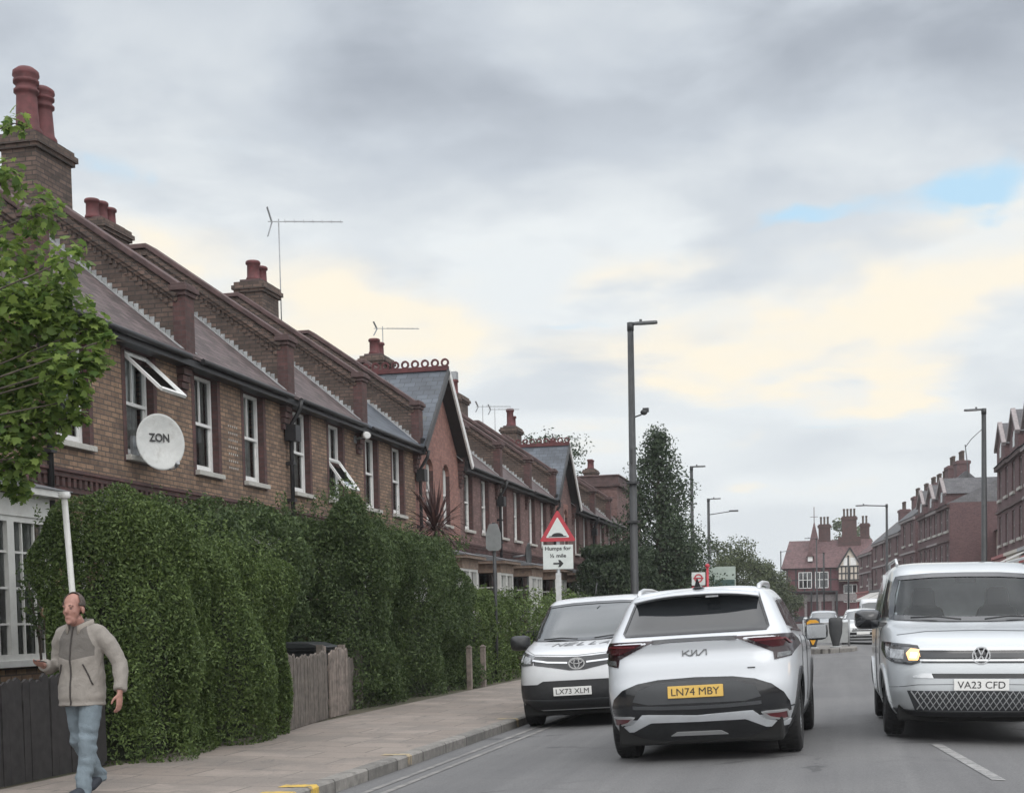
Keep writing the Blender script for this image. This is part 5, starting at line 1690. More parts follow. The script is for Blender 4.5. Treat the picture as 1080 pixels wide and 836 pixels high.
for sx in (-1, 1):
    q = MB(); q.tube([(sx * .585, -1.62, 1.59), (sx * .585, -1.50, 1.635), (sx * .595, -1.2, 1.66), (sx * .60, -.6, 1.665), (sx * .58, -.2, 1.645), (sx * .57, -.1, 1.62)], [.02, .026, .026, .026, .024, .018], 8)
    q.build('roof_rail', M['bright_trim'], suv)
for x in (-1.0, 1.0): mirror_pod(suv, x, .62, 1.13, M['gloss_black'])
h_, n_ = K.hit('rear', 0, .675)
plate(suv, 'LN74 MBY', (0, h_.y - .022, .675), True, True, slope=.1)
h_, n_ = K.hit('rear', 0, 1.03)
lg = MB()
def stroke(mb, pts, w, o, rt, up, d=.006):
    nrm = V(rt).cross(V(up))
    for a, b in zip(pts[:-1], pts[1:]):
        A = V(o) + V(rt) * a[0] + V(up) * a[1]; B = V(o) + V(rt) * b[0] + V(up) * b[1]
        e = (B - A).normalized() * w * .35
        mb.bar(A - e, B + e, d, w, up=nrm.cross((B - A).normalized()))
upk = (V((0, 0, 1)) - n_ * n_.z).normalized(); rk = V((1, 0, 0))
ok_ = h_ + n_ * .008
for ln in ([(-.125, -.028), (-.125, .028)], [(-.118, -.006), (-.06, .028)], [(-.10, 0), (-.062, -.028), (-.03, -.028), (.02, .028)], [(-.028, .028), (-.028, -.028)], [(.022, .028), (.022, -.028), (.046, -.028), (.10, .028), (.122, .028), (.122, -.028)]):
    stroke(lg, [(a * .9, b * .85) for a, b in ln], .010, ok_, rk, upk)
lg.build('badge', M['badge_grey'], suv, recalc=False)
h2, _ = K.hit('rear', .52, .87); q = MB(); q.bar((.49, h2.y - .006, .868), (.56, h2.y - .006, .868), .006, .010); q.build('model_badge', M['dark_panel'], suv)
for sx in (-1, 1):
    q = MB(); q.idx([], []); q.tube([(sx * .5, -.2, .9), (sx * .5, -.25, 1.25)], [.2, .17], 10); q.build('seat', M['seat_cloth'], suv)

# ---------------- small vans facing the camera
def van_rows(L=2.25, w=.927, zt=1.86):
    k = w / .927; e = (zt - 1.86)
    return [(2.08, .24, -2.15, .30, .84 * k, 5.5, 10), (2.20, .34, -2.22, .4, .895 * k, 5.5, 10), (2.25, .50, -2.25, .6, .915 * k, 5.5, 10), (2.245, .66, -2.25, .75, .922 * k, 5.5, 10),
            (2.22, .80, -2.25, .9, .926 * k, 5.2, 10), (2.16, .93, -2.25, 1.0, .927 * k, 5, 10), (1.99, 1.03, -2.24, 1.08, .924 * k, 4.8, 10), (1.66, 1.11, -2.23, 1.14, .918 * k, 5, 10),
            (1.36, 1.165, -2.22, 1.2, .908 * k, 5, 10), (1.06, 1.36 + e * .4, -2.19, 1.4 + e * .4, .872 * k, 5, 10), (.76, 1.55 + e * .7, -2.15, 1.57 + e * .7, .83 * k, 5, 10), (.53, 1.69 + e, -2.1, 1.70 + e, .795 * k, 5.5, 10),
            (.36, 1.765 + e, -2.05, 1.77 + e, .765 * k, 6, 9), (.12, 1.825 + e, -1.95, 1.825 + e, .69 * k, 6, 8), (-.3, 1.855 + e, -1.7, 1.855 + e, .42 * k, 6, 6), (-.7, 1.86 + e, -1.1, 1.86 + e, .08, 4, 4)]

CX_, CY_ = 1.33, 16.95
van = thing('small_van', 'silver small van coming towards the camera with its amber headlamp lit', 'van', (CX_, CY_, road_z(CX_) + .045), PI + math.radians(.6), tilt=-.012)
Cb = Shell(van_rows())
WV = (-1.30, 1.36)
ws = [(-.80, 1.225), (-.4, 1.205), (0, 1.20), (.4, 1.205), (.80, 1.225), (.77, 1.47), (.715, 1.655), (.35, 1.68), (0, 1.685), (-.35, 1.68), (-.715, 1.655), (-.77, 1.47)]
def in_poly(poly, x, y, sc=1.0):
    cx = sum(p[0] for p in poly) / len(poly); cy = sum(p[1] for p in poly) / len(poly)
    P = [(cx + (a - cx) * sc, cy + (b - cy) * sc) for a, b in poly]
    c = False; j = len(P) - 1
    for i in range(len(P)):
        if (P[i][1] > y) != (P[j][1] > y) and x < (P[j][0] - P[i][0]) * (y - P[i][1]) / (P[j][1] - P[i][1]) + P[i][0]: c = not c
        j = i
    return c
ac = arch_cut(WV, .335)
SG1 = [(-.05, 1.20), (1.0, 1.19), (.72, 1.45), (.45, 1.62), (-.02, 1.66)]
Cb.body(M['silver_paint'], van, lambda c: ac(c) or in_poly(SG1, c.y, c.z, .9) and abs(c.x) > .6 or (c.y > .2 and in_poly(ws, c.x, c.z, .955) and c.z > 1.19))
underbody(van, -2.0, 2.0, .78, .18, .36)
for y in WV:
    for x in (-.79, .79): wheel(van, x, y, .335, .205)
arches(Cb, van, WV, .335, 'silver_paint', .05)
Cb.patch('front', ws, M['windscreen_glass'], van, 'windscreen', off=.004, thick=-.001)
Cb.ribbon('front', ws, .05, M['gloss_black'], van, 'window_seal', off=.004, closed=True)
side_glass(Cb, van, [SG1], 'windscreen_glass')
side_glass(Cb, van, [[(-1.2, 1.21), (-.15, 1.20), (-.12, 1.66), (-1.15, 1.64)]])
hl = [(.60, .935), (.80, .955), (.895, .97), (.90, .90), (.875, .82), (.80, .775), (.66, .765), (.585, .79), (.565, .86)]
for P_ in (hl, mirror(hl)):
    sg = 1 if P_ is hl else -1
    lo = Cb.patch('front', P_, M['smoke_lens'], van, 'headlamp', off=.008)
    Cb.ribbon('front', P_, .02, M['gloss_black'], lo, 'bezel', off=.008, closed=True)
    if sg > 0:
        p1 = [(.575, .905), (.66, .915), (.70, .87), (.68, .80), (.60, .80), (.57, .84)]
        io = Cb.patch('front', p1, M['lit_indicator'], lo, 'indicator', off=.014)
        Cb.patch('front', [(.60, .87), (.655, .875), (.665, .825), (.61, .825)], M['lit_lamp_core'], lo, 'lit_bulb', off=.018)
    p2 = [(sg * .72, .90), (sg * .84, .91), (sg * .845, .82), (sg * .73, .81)]
    Cb.patch('front', p2, M['clear_lens'], lo, 'main_beam', off=.013)
Cb.patch('front', [(-.575, .905), (.575, .905), (.565, .775), (-.565, .775)], M['gloss_black'], van, 'grille', off=.006)
for z in (.905, .80): Cb.ribbon('front', [(-.575, z), (-.3, z), (0, z), (.3, z), (.575, z)], .018, M['chrome'], van, 'grille_bar', off=.010)
Cb.patch('front', [(-.575, .87), (.575, .87), (.57, .825), (-.57, .825)], M['dark_panel'], van, 'grille_slat', off=.010)
Cb.patch('front', [(-.47, .672), (.47, .672), (.45, .625), (-.45, .625)], M['gloss_black'], van, 'lower_intake', off=.006)
for sg in (1, -1):
    Cb.patch('front', [(sg * .47, .672), (sg * .55, .672), (sg * .64, .645), (sg * .64, .632), (sg * .45, .625)] if sg > 0 else mirror([(.47, .672), (.55, .672), (.64, .645), (.64, .632), (.45, .625)]), M['chrome'], van, 'intake_trim', off=.010)
Cb.patch('front', [(-.70, .50), (.70, .50), (.62, .30), (-.62, .30)], M['dark_panel'], van, 'lower_grille', off=.003)
mb = MB()
rowsz = [.315, .36, .405, .45, .495]
for i, (za, zb) in enumerate(zip(rowsz[:-1], rowsz[1:])):
    st = .06
    hw = .60 + .09 * (za - .3) / .2
    kk = int(hw / (st / 2))
    pts = [(j * st / 2, (za if j % 2 == i % 2 else zb)) for j in range(-kk, kk + 1)]
    Cb.ribbon('front', pts, .011, None, None, '', off=.006, res=.05, mb=mb)
mb.build('grille_mesh', M['bright_trim'], van)
Cb.ribbon('front', [(-.86, .52), (-.60, .56), (-.3, .565), (.3, .565), (.60, .56), (.86, .52)], .006, M['dark_panel'], van, 'bumper_crease', off=.0, h=.002)
Cb.ribbon('front', [(-.84, .285), (-.5, .27), (0, .265), (.5, .27), (.84, .285)], .05, M['black_plastic'], van, 'front_lip', off=.008)
h_, n_ = Cb.hit('front', 0, .565)
plate(van, 'VA23 CFD', (0, h_.y + .02, .562), False)
h_, n_ = Cb.hit('front', 0, .85)
lg = MB(); o_ = h_ + V((0, .022, 0)); rt, up = V((-1, 0, 0)), V((0, 0, 1))
for i in range(28):
    a0, a1 = 2 * PI * i / 28, 2 * PI * (i + 1) / 28
    lg.bar(o_ + rt * .082 * math.cos(a0) + up * .082 * math.sin(a0), o_ + rt * .082 * math.cos(a1) + up * .082 * math.sin(a1), .02, .014, up=(rt * math.cos(a0) + up * math.sin(a0)))
stroke(lg, [(-.030, .068), (0, .004), (.030, .068)], .013, o_, rt, up, .014)
stroke(lg, [(-.066, .036), (-.034, -.056), (0, .0), (.034, -.056), (.066, .036)], .013, o_, rt, up, .014)
bd = lg.build('badge', M['chrome'], van, recalc=False)
q = MB(); q.lathe([(0, -.02), (.085, -.02), (.085, -.006), (0, -.006)], tuple(o_), 'y', 24); q.build('badge_disc', M['gloss_black'], bd)
for x in (-1.02, 1.02): mirror_pod(van, x, .92, 1.21, M['gloss_black'], 1.15)
for ax in ('left', 'right'):
    Cb.ribbon(ax, [(.95, .35), (.98, .8), (.95, 1.17)], .008, M['gloss_black'], van, 'door_seam', off=0)
    Cb.ribbon(ax, [(-.1, .35), (-.1, 1.17)], .008, M['gloss_black'], van, 'door_seam', off=0)
    Cb.patch(ax, [(-.95, .27), (-.95, .36), (1.0, .36), (1.0, .27)], M['black_plastic'], van, 'sill_cladding', off=.008)
handle(Cb, van, [(.05, 1.0)])
Cb.ribbon('front', [(-.78, 1.05), (-.5, 1.085), (0, 1.095), (.5, 1.085), (.78, 1.05)], .006, M['dark_panel'], van, 'bonnet_seam', off=0, h=.002)
for sx in (1, -1):
    q = MB(); q.tube([(sx * .12 + .0, 1.40, 1.205), (sx * .36, 1.30, 1.235), (sx * .62, 1.27, 1.225)], .010, 6); q.build('wiper', M['black_plastic'], van)
    q = MB(); vs = []
    for z_, w_, y_ in ((.5, .25, .16), (.85, .27, .08), (1.15, .26, .0), (1.32, .20, -.05), (1.345, .15, -.06), (1.36, .13, -.06), (1.52, .125, -.10), (1.56, .09, -.11)):
        vs += [(sx * .40 - w_, y_ - .06, z_), (sx * .40 + w_, y_ - .06, z_), (sx * .40 + w_, y_ + .07, z_), (sx * .40 - w_, y_ + .07, z_)]
    q.idx(vs, [(3, 2, 1, 0), (28, 29, 30, 31)] + [(i * 4 + j, i * 4 + (j + 1) % 4, i * 4 + 4 + (j + 1) % 4, i * 4 + 4 + j) for i in range(7) for j in range(4)])
    q.build('seat', M['seat_cloth'], van, bevel=.03)
q = MB(); q.box(-.80, .80, .72, 1.30, .85, 1.13); q.build('dashboard', M['cabin_dark'], van, bevel=.06)
q = MB(); q.box(-.84, .84, -.40, -.36, .4, 1.72); q.build('bulkhead', M['cabin_brightened'], van)
q = MB(); q.idx([(-.22, 1.15, 1.135), (-.02, 1.18, 1.137), (-.05, 1.05, 1.136), (-.24, 1.02, 1.134)], [(0, 1, 2, 3)]); q.build('paper_sheet', M['paper'], van, recalc=False)
q = MB(); n = 24
for i in range(n):
    a0, a1 = 2 * PI * i / n, 2 * PI * (i + 1) / n
    P_ = lambda a: (-.40 + .18 * math.cos(a), .62 - .08 * math.sin(a), 1.08 + .16 * math.sin(a))
    q.bar(P_(a0), P_(a1), .03, .03)
q.build('steering_wheel', M['seat_cloth'], van)
q = MB(); q.box(-.11, .11, .52, .545, 1.60, 1.66); q.build('rear_view_mirror', M['black_plastic'], van, bevel=.01)
for sx in (-1, 1):
    q = MB(); q.tube([(sx * .70, .0, 1.82), (sx * .71, -.1, 1.885), (sx * .71, -1.8, 1.885), (sx * .70, -1.9, 1.83)], .018, 8); q.build('roof_rail', M['bright_trim'], van)

TX, TY = -3.37, 20.95
tv = thing('parked_van', 'white van parked at the kerb facing the camera with black grille and dark lower bumper', 'van', (TX, TY, road_z(TX)), PI - math.radians(.5), tilt=.045)
Tb = Shell(van_rows(w=.935, zt=1.80))
Tb.body(M['van_white_paint'], tv, arch_cut(WV, .335))
underbody(tv, -2.0, 2.05, .78, .17, .36)
for y in WV:
    for x in (-.79, .79): wheel(tv, x, y, .335, .205)
arches(Tb, tv, WV, .335, 'black_plastic', .05)
ws2 = [(-.80, 1.195), (-.4, 1.175), (0, 1.17), (.4, 1.175), (.80, 1.195), (.775, 1.45), (.71, 1.655), (.35, 1.68), (0, 1.685), (-.35, 1.68), (-.71, 1.655), (-.775, 1.45)]
Tb.patch('front', ws2, M['screen_glass'], tv, 'windscreen', off=.004)
Tb.ribbon('front', ws2, .035, M['gloss_black'], tv, 'window_seal', off=.004, closed=True)
side_glass(Tb, tv, [[(-.05, 1.20), (1.0, 1.18), (.72, 1.43), (.45, 1.58), (-.02, 1.62)]])
bump_ = [(-.91, .26), (-.92, .60), (-.55, .605), (-.47, .645), (.47, .645), (.55, .605), (.92, .60), (.91, .26)]
Tb.patch('front', bump_, M['black_plastic'], tv, 'lower_bumper', off=.008)
Tb.ribbon('front', [(-.78, .40), (-.4, .385), (0, .38), (.4, .385), (.78, .40)], .02, M['dark_panel'], tv, 'bumper_crease', off=.01)
gr = [(-.62, .985), (-.2, .955), (0, .95), (.2, .955), (.62, .985), (.60, .865), (.22, .80), (.1, .775), (-.1, .775), (-.22, .80), (-.60, .865)]
Tb.patch('front', gr, M['gloss_black'], tv, 'grille', off=.006)
for sg in (1, -1):
    Tb.ribbon('front', [(sg * .62, .925), (sg * .4, .89), (sg * .13, .872)], .022, M['chrome'], tv, 'grille_bar', off=.010)
    P_ = [(.60, .985), (.78, 1.03), (.885, 1.06), (.91, .99), (.89, .90), (.80, .86), (.62, .865)]
    lo = Tb.patch('front', P_ if sg > 0 else mirror(P_), M['smoke_lens'], tv, 'headlamp', off=.009)
    P2 = [(.66, .96), (.76, .985), (.79, .93), (.74, .885), (.65, .885)]
    Tb.patch('front', P2 if sg > 0 else mirror(P2), M['clear_lens'], lo, 'main_beam', off=.014)
    P3 = [(.80, 1.0), (.875, 1.02), (.885, .95), (.82, .91)]
    Tb.patch('front', P3 if sg > 0 else mirror(P3), M['clear_lens'], lo, 'indicator', off=.014)
    mirror_pod(tv, sg * 1.03, .93, 1.17, M['black_plastic'], 1.15)
    q = MB(); q.tube([(sg * .12, 1.42, 1.185), (sg * .36, 1.33, 1.21), (sg * .62, 1.30, 1.20)], .010, 6); q.build('wiper', M['black_plastic'], tv)
h_, n_ = Tb.hit('front', .07, .50)
plate(tv, 'LX73 XLM', (.07, h_.y + .022, .50), False)
h_, n_ = Tb.hit('front', 0, .865)
lg = MB(); o_ = h_ + V((0, .024, 0))
def oval(mb, cx, cz, a, b, w):
    for i in range(28):
        t0, t1 = 2 * PI * i / 28, 2 * PI * (i + 1) / 28
        mb.bar(o_ + rt * (cx + a * math.cos(t0)) + up * (cz + b * math.sin(t0)), o_ + rt * (cx + a * math.cos(t1)) + up * (cz + b * math.sin(t1)), .016, w, up=(rt * math.cos(t0) + up * math.sin(t0)))
oval(lg, 0, 0, .105, .072, .018); oval(lg, 0, .028, .082, .030, .013); oval(lg, 0, .0, .036, .062, .013)
lg.build('badge', M['chrome'], tv, recalc=False)
# faint grey lettering across the bonnet
for i, ch in enumerate('NELLA'):
    xx = .34 - i * .165
    hh, nn = Tb.hit('top', xx, 1.62)
    upv = (V((0, -1, 0)) - nn * V((0, -1, 0)).dot(nn)).normalized(); rtv = V((-1, 0, 0)); rtv = (rtv - nn * rtv.dot(nn)).normalized()
    text(ch, .30, M['grey_ink'], tv, hh + nn * .004, rtv, upv, .003, .0, width=.13 if ch != 'L' else .10, slant=.25, name='bonnet_lettering')
Tb.ribbon('front', [(-.80, 1.0), (-.62, 1.005), (0, .97), (.62, 1.005), (.80, 1.07)], .006, M['dark_panel'], tv, 'bonnet_seam', off=0, h=.002)
for ax in ('left', 'right'):
    Tb.ribbon(ax, [(.95, .35), (.98, .8), (.95, 1.15)], .008, M['gloss_black'], tv, 'door_seam', off=0)
    Tb.patch(ax, [(-.95, .30), (-.95, .42), (1.0, .42), (1.0, .30)], M['black_plastic'], tv, 'sill_cladding', off=.008)
q = MB(); q.tube([(0, .45, 1.80), (.0, .25, 1.98)], [.012, .006], 6); q.build('roof_aerial', M['black_plastic'], tv)

# ---------------- far traffic
def far_car(label, x, y, rz, paint, name='car', kind='hatch', cat='car', group=None, plate_txt=None):
    t = thing(name, label, cat, (x, y, road_z(x)), rz, group=group)
    if kind == 'hatch':
        rows = [(2.0, .22, -1.95, .26, .80, 5, 7), (2.1, .40, -2.05, .45, .87, 5, 7), (2.1, .60, -2.08, .65, .89, 5, 7), (2.0, .76, -2.05, .85, .89, 4.5, 7), (1.7, .86, -2.0, .92, .88, 4.5, 7), (1.0, .95, -1.95, .97, .86, 4.5, 7),
                (.75, 1.0, -1.9, 1.02, .83, 5, 7), (.2, 1.25, -1.75, 1.28, .73, 5, 7), (-.05, 1.37, -1.62, 1.38, .67, 5, 7), (-.25, 1.43, -1.5, 1.43, .58, 5, 6), (-.5, 1.47, -1.1, 1.46, .2, 5, 5)]
        s = Shell(rows, 96, 48); wy, wr = (-1.25, 1.28), .31
        wsp = [(-.70, 1.02), (0, .995), (.70, 1.02), (.60, 1.33), (.3, 1.37), (-.3, 1.37), (-.60, 1.33)]
        hl_ = [(.55, .74), (.80, .80), (.86, .74), (.84, .60), (.62, .58)]
        gp = [(-.5, .66), (.5, .66), (.45, .54), (-.45, .54)]; lp = [(-.8, .44), (-.6, .50), (.6, .50), (.8, .44), (.7, .28), (-.7, .28)]
        sgp = [[(-1.5, 1.03), (.6, 1.01), (.1, 1.27), (-.15, 1.34), (-1.3, 1.32)]]
        pz = .47
    else:
        s = Shell(van_rows(w=.95, zt=2.2), 96, 48); wy, wr = WV, .335
        wsp = [(-.78, 1.22), (0, 1.2), (.78, 1.22), (.72, 1.85), (.3, 1.93), (-.3, 1.93), (-.72, 1.85)]
        hl_ = [(.60, .93), (.88, .97), (.88, .83), (.62, .78)]; gp = [(-.57, .9), (.57, .9), (.56, .76), (-.56, .76)]; lp = [(-.8, .5), (.8, .5), (.7, .3), (-.7, .3)]
        sgp = [[(0, 1.2), (1.0, 1.2), (.6, 1.7), (0, 1.8)]]; pz = .57
    s.body(M[paint], t, arch_cut(wy, wr)); underbody(t, -1.8, 1.85, .72, .16, .3)
    for yy in wy:
        for xx in (-.76, .76): wheel(t, xx, yy, wr, .2)
    arches(s, t, wy, wr, 'black_plastic', .03)
    s.patch('front', wsp, M['screen_glass'], t, 'windscreen', res=.08)
    for ax in ('left', 'right'):
        for p in sgp: s.patch(ax, p, M['tinted_glass'], t, 'side_window', res=.09)
    s.patch('front', gp, M['gloss_black'], t, 'grille', res=.08); s.patch('front', lp, M['gloss_black'], t, 'lower_intake', res=.08, off=.005)
    for P_ in (hl_, mirror(hl_)): s.patch('front', P_, M['clear_lens'], t, 'headlamp', off=.01, res=.08)
    for sg in (1, -1): mirror_pod(t, sg * .95, .6, 1.02, M[paint])
    h_, _ = s.hit('front', 0, pz)
    q = MB(); q.box(-.26, .26, h_.y, h_.y + .02, pz - .055, pz + .055); q.build('number_plate', M['plate_white'], t)
    return t
far_car('white hatchback facing the camera beside the traffic island', .95, 61.5, PI, 'pale_car_paint', 'parked_hatchback')
far_car('pale silver car behind the two island bollards', -.85, 82, PI, 'silver_paint', 'car')
far_car('white delivery van far down the street behind the white hatchback', 2.1, 92, PI, 'van_white_paint', 'delivery_van', 'van', 'van')
# ------------------------------------------------------------------ street furniture
pbr('sign_red', (0.40, 0.035, 0.05), 0.45, var=.12, scale=8)
pbr('sign_white', (0.58, 0.62, 0.60), 0.5, var=.06, dirt=.3, dirtcol=(.4, .42, .4), dscale=6)
pbr('sign_back', (0.20, 0.21, 0.21), 0.6, var=.15, metal=.3)
pbr('bollard_yellow', (0.62, 0.30, 0.015), 0.45, var=.12)
pbr('bollard_grey', (0.30, 0.31, 0.31), 0.6, var=.12)
pbr('weathered_wood', (0.125, 0.108, 0.094), 0.9, var=.35, scale=9, dirt=.6, dirtcol=(.07, .065, .055), dscale=5)
pbr('dark_wood', (0.020, 0.018, 0.018), 0.8, var=.4, scale=9)
pbr('pale_wood', (0.185, 0.155, 0.135), 0.9, var=.45, scale=9, dirt=.4, dirtcol=(.14, .12, .1))
pbr('bin_plastic', (0.025, 0.028, 0.03), 0.45, var=.15)
pbr('board_green', (0.40, 0.47, 0.42), 0.6, var=.08, scale=4)
pbr('board_dark', (0.05, 0.10, 0.09), 0.6, var=.1)
pbr('pole_black', (0.028, 0.03, 0.032), 0.5, var=.25, scale=6, dirt=.3, dirtcol=(.08, .08, .08))

def lamp_post(label, x, y, h, arm, rz=0.0, r=.10, z=0.0, pad=True, drop=0.0):
    """tapered column, short arm and a flat LED head; arm points along local +x"""
    t = thing('street_lamp', label, 'street lamp', (x, y, z), rz, 'street lamps')
    q = MB(); q.tube([(0, 0, -.2), (0, 0, 1.5), (0, 0, 1.55), (0, 0, h)], [r * 1.25, r * 1.25, r, r * .72], 14)
    q.box(-r * .7, r * .7, -r * 1.3, -r * 1.2, .5, 1.2)
    q.build('column', M['pole_black'], t)
    q = MB(); q.tube([(-.06, 0, h - .09), (arm, 0, h - .02 - drop)], .032, 8); q.tube([(0, 0, h - .2), (0, 0, h + .02)], r * .8, 12)
    q.build('arm', M['pole_black'], t)
    q = MB()
    pr = [(0, .05), (.08, .09), (.35, .13), (.62, .11), (.66, .06)]
    vs, fs = [], []
    for xx, w_ in pr:
        for sx, sz in ((-1, -.035), (1, -.035), (.8, .03), (-.8, .03)): vs.append((arm + xx - .05, sx * w_, h - drop - .01 + sz))
    for i in range(4):
        for j in range(4): fs.append((i * 4 + j, i * 4 + (j + 1) % 4, i * 4 + 4 + (j + 1) % 4, i * 4 + 4 + j))
    fs += [(3, 2, 1, 0), (16, 17, 18, 19)]
    q.idx(vs, fs)
    q.tube([(arm + .16, 0, h - drop + .0), (arm + .16, 0, h - drop + .09)], .04, 8)
    hd = q.build('lamp_head', M['grey_steel'], t, bevel=.008)
    q = MB(); q.box(arm + .12, arm + .52, -.085, .085, h - drop - .052, h - drop - .046); q.build('lens', M['clear_lens'], hd)
    return t
lp = lamp_post('tallest near street lamp on the left pavement with a small camera bracket halfway up', -5.42, 38.6, 9.25, .12, math.radians(0), .115)
q = MB(); q.tube([(0, 0, 6.72), (.26, 0, 6.80)], .022, 6); q.ball((.33, 0, 6.86), (.10, .09, .08), 10); q.box(.30, .46, -.05, .05, 6.86, 6.97)
q.build('camera_bracket', M['pole_black'], lp)
q = MB(); q.box(-.16, .16, -.16, .16, 4.95, 5.0); q.box(-.15, .15, -.15, .15, 3.9, 3.95); q.box(-.03, .0, -.2, .2, 5.5, 5.9); q.build('banding', M['pole_black'], lp)
lamp_post('left-side street lamp standing just beyond the tall conifer', -7.45, 75, 9.1, .12, 0, .11)
l3 = lamp_post('far left-side street lamp with a second lower arm towards the road', -8.35, 95, 9.0, .2, 0, .12)
q = MB(); q.tube([(0, 0, 7.95), (1.7, 0, 8.15)], .03, 6); q.build('lower_arm', M['pole_black'], l3)
q = MB(); q.box(1.35, 1.95, -.1, .1, 8.1, 8.2); q.build('lower_lamp_head', M['grey_steel'], l3, bevel=.02)
lamp_post('tall street lamp in front of the red brick shop houses, head turned over the road', 5.5, 58, 9.05, .12, PI, .12)
lamp_post('street lamp with a long level arm before the far shop terrace', 2.75, 86, 7.55, 1.15, PI, .09)
lamp_post('slim far lamp column standing before the timbered pub', -2.2, 150, 9.0, .6, PI, .09)
lamp_post('farthest slim lamp column left of the pub above the small trees', -6.6, 170, 8.6, .6, 0, .09)
for i, (x, y, h, lab) in enumerate(((-1.2, 120, 6.2, 'thin black post standing before the pub windows'), (.75, 118, 5.8, 'thin black post before the low shop terrace beside the pub'))):
    t = thing('signal_post', lab, 'post', (x, y, 0), group='thin posts before the pub')
    q = MB(); q.tube([(0, 0, -.1), (0, 0, h)], .07, 8); q.build('shaft', M['pole_black'], t)
    q = MB(); q.lathe([(0, 0), (.09, 0), (.09, .06), (0, .1)], (0, 0, h), n=10); q.build('cap', M['pole_black'], t)

# bare drooping television mast on the shop roof
t = thing('television_aerial', 'thin crooked aerial on the roof of the blank-walled corner house', 'aerial', (9.2, 108, 9.8), group='television aerials on the chimneys')
q = MB(); q.tube([(0, 0, -.4), (-.1, 0, 2.0), (-.25, 0, 3.4)], .04, 6); q.build('mast', M['grey_steel'], t)
q = MB(); q.tube([(-.25, 0, 3.2), (.2, 0, 3.8), (1.2, 0, 4.7)], .03, 6); q.build('boom', M['grey_steel'], t)

# warning triangle with plate
t = thing('warning_sign', 'red-edged triangular road hump sign over a white plate on a grey post', 'road sign', (-5.07, 26, 0), math.radians(9))
q = MB(); q.tube([(0, .03, -.1), (0, .03, 3.1)], .035, 10); q.build('post', M['galvanised'], t)
q = MB()
def tri(s, c=(0, 2.98), rr=.03):
    h = s * .866
    P = [(-s / 2, c[1] - h / 3), (s / 2, c[1] - h / 3), (0, c[1] + h * 2 / 3)]
    out = []
    for i in range(3):
        p = V((*P[i], 0)); a = (V((*P[i - 1], 0)) - p).normalized(); b = (V((*P[(i + 1) % 3], 0)) - p).normalized()
        for k in range(5):
            f = k / 4
            d0, d1 = p + a * rr * 1.7, p + b * rr * 1.7
            out.append(tuple(((1 - f) ** 2 * d0 + 2 * f * (1 - f) * p + f * f * d1)[:2]))
    return out
fy = lambda a, b, d: (a, d, b)
q.prism(tri(.68), fy, -.012, -.004); bd = q.build('warning_triangle', M['sign_red'], t)
q = MB(); q.prism(tri(.44, rr=.015), fy, -.0155, -.0122); q.build('triangle_face', M['sign_white'], bd)
q = MB(); hump = [(-.165, 2.865), (.165, 2.865), (.165, 2.88)] + [(.11 * math.cos(PI * i / 12), 2.885 + .055 * math.sin(PI * i / 12)) for i in range(13)] + [(-.165, 2.88)]
q.prism(hump, fy, -.018, -.0158); q.build('hump_symbol', M['black_ink'], bd)
q = MB(); q.box(-.28, .28, -.012, -.004, 2.27, 2.72); pl = q.build('plate', M['sign_white'], t, bevel=.004)
R_, U_ = (1, 0, 0), (0, 0, 1)
text('Humps for', .095, M['black_ink'], pl, (0, -.0145, 2.645), R_, U_, .003, .002, width=.48)
text('½ mile', .095, M['black_ink'], pl, (0, -.0145, 2.52), R_, U_, .003, .002, width=.30)
q = MB(); q.prism([(-.09, 2.36), (.02, 2.36), (.0, 2.31), (.04, 2.31), (.10, 2.375), (.04, 2.44), (.0, 2.44), (.02, 2.39), (-.09, 2.39)], fy, -.0155, -.0122); q.build('arrow', M['black_ink'], pl)
q = MB(); q.box(-.045, .045, .0, .07, 2.9, 2.95); q.box(-.045, .045, .0, .07, 2.45, 2.5); q.box(-.05, .05, -.02, .005, 1.55, 2.2); q.build('clamps', M['pale_steel'], t)

t = thing('sign_pole', 'dark pole carrying a grey rounded sign seen from the back, above the lower hedge', 'road sign', (-7.25, 30.0, 0))
q = MB(); q.tube([(0, 0, -.1), (0, 0, 3.45)], .04, 10); q.build('post', M['pole_black'], t)
q = MB(); rr_ = .04
q.prism([(-.17, 2.9), (-.11, 2.84), (.11, 2.84), (.17, 2.9), (.17, 3.2), (.09, 3.42), (-.09, 3.42), (-.17, 3.2)], fy, -.07, -.055); q.build('sign_panel', M['sign_back'], t, bevel=.004)

# bus stop flag and the pale board
t = thing('bus_stop', 'bus stop post with a white square flag and red ring behind the white SUV', 'bus stop', (-4.85, 51, 0), math.radians(4))
q = MB(); q.tube([(.30, 0, -.1), (.30, 0, 3.05)], .045, 10); q.ball((.30, 0, 3.1), .085, 10); q.build('post', M['sign_red'], t)
q = MB(); q.box(-.26, .22, -.02, .02, 2.42, 2.88); fl = q.build('flag', M['sign_white'], t, bevel=.006)
q = MB()
for i in range(28):
    a0, a1 = 2 * PI * i / 28, 2 * PI * (i + 1) / 28
    q.bar((-.02 + .13 * math.cos(a0), -.024, 2.67 + .13 * math.sin(a0)), (-.02 + .13 * math.cos(a1), -.024, 2.67 + .13 * math.sin(a1)), .006, .05, up=(math.cos(a0), 0, math.sin(a0)))
q.box(-.2, .16, -.03, -.026, 2.645, 2.695); q.build('ring_symbol', M['sign_red'], fl)
q = MB(); q.box(-.26, .22, -.02, .02, 2.05, 2.38); q.build('lower_panel', M['sign_red'], t, bevel=.006)
t = thing('direction_board', 'pale green rectangular road board with a dark lower panel beyond the bus stop', 'road sign', (-4.95, 62, 0), math.radians(3))
q = MB()
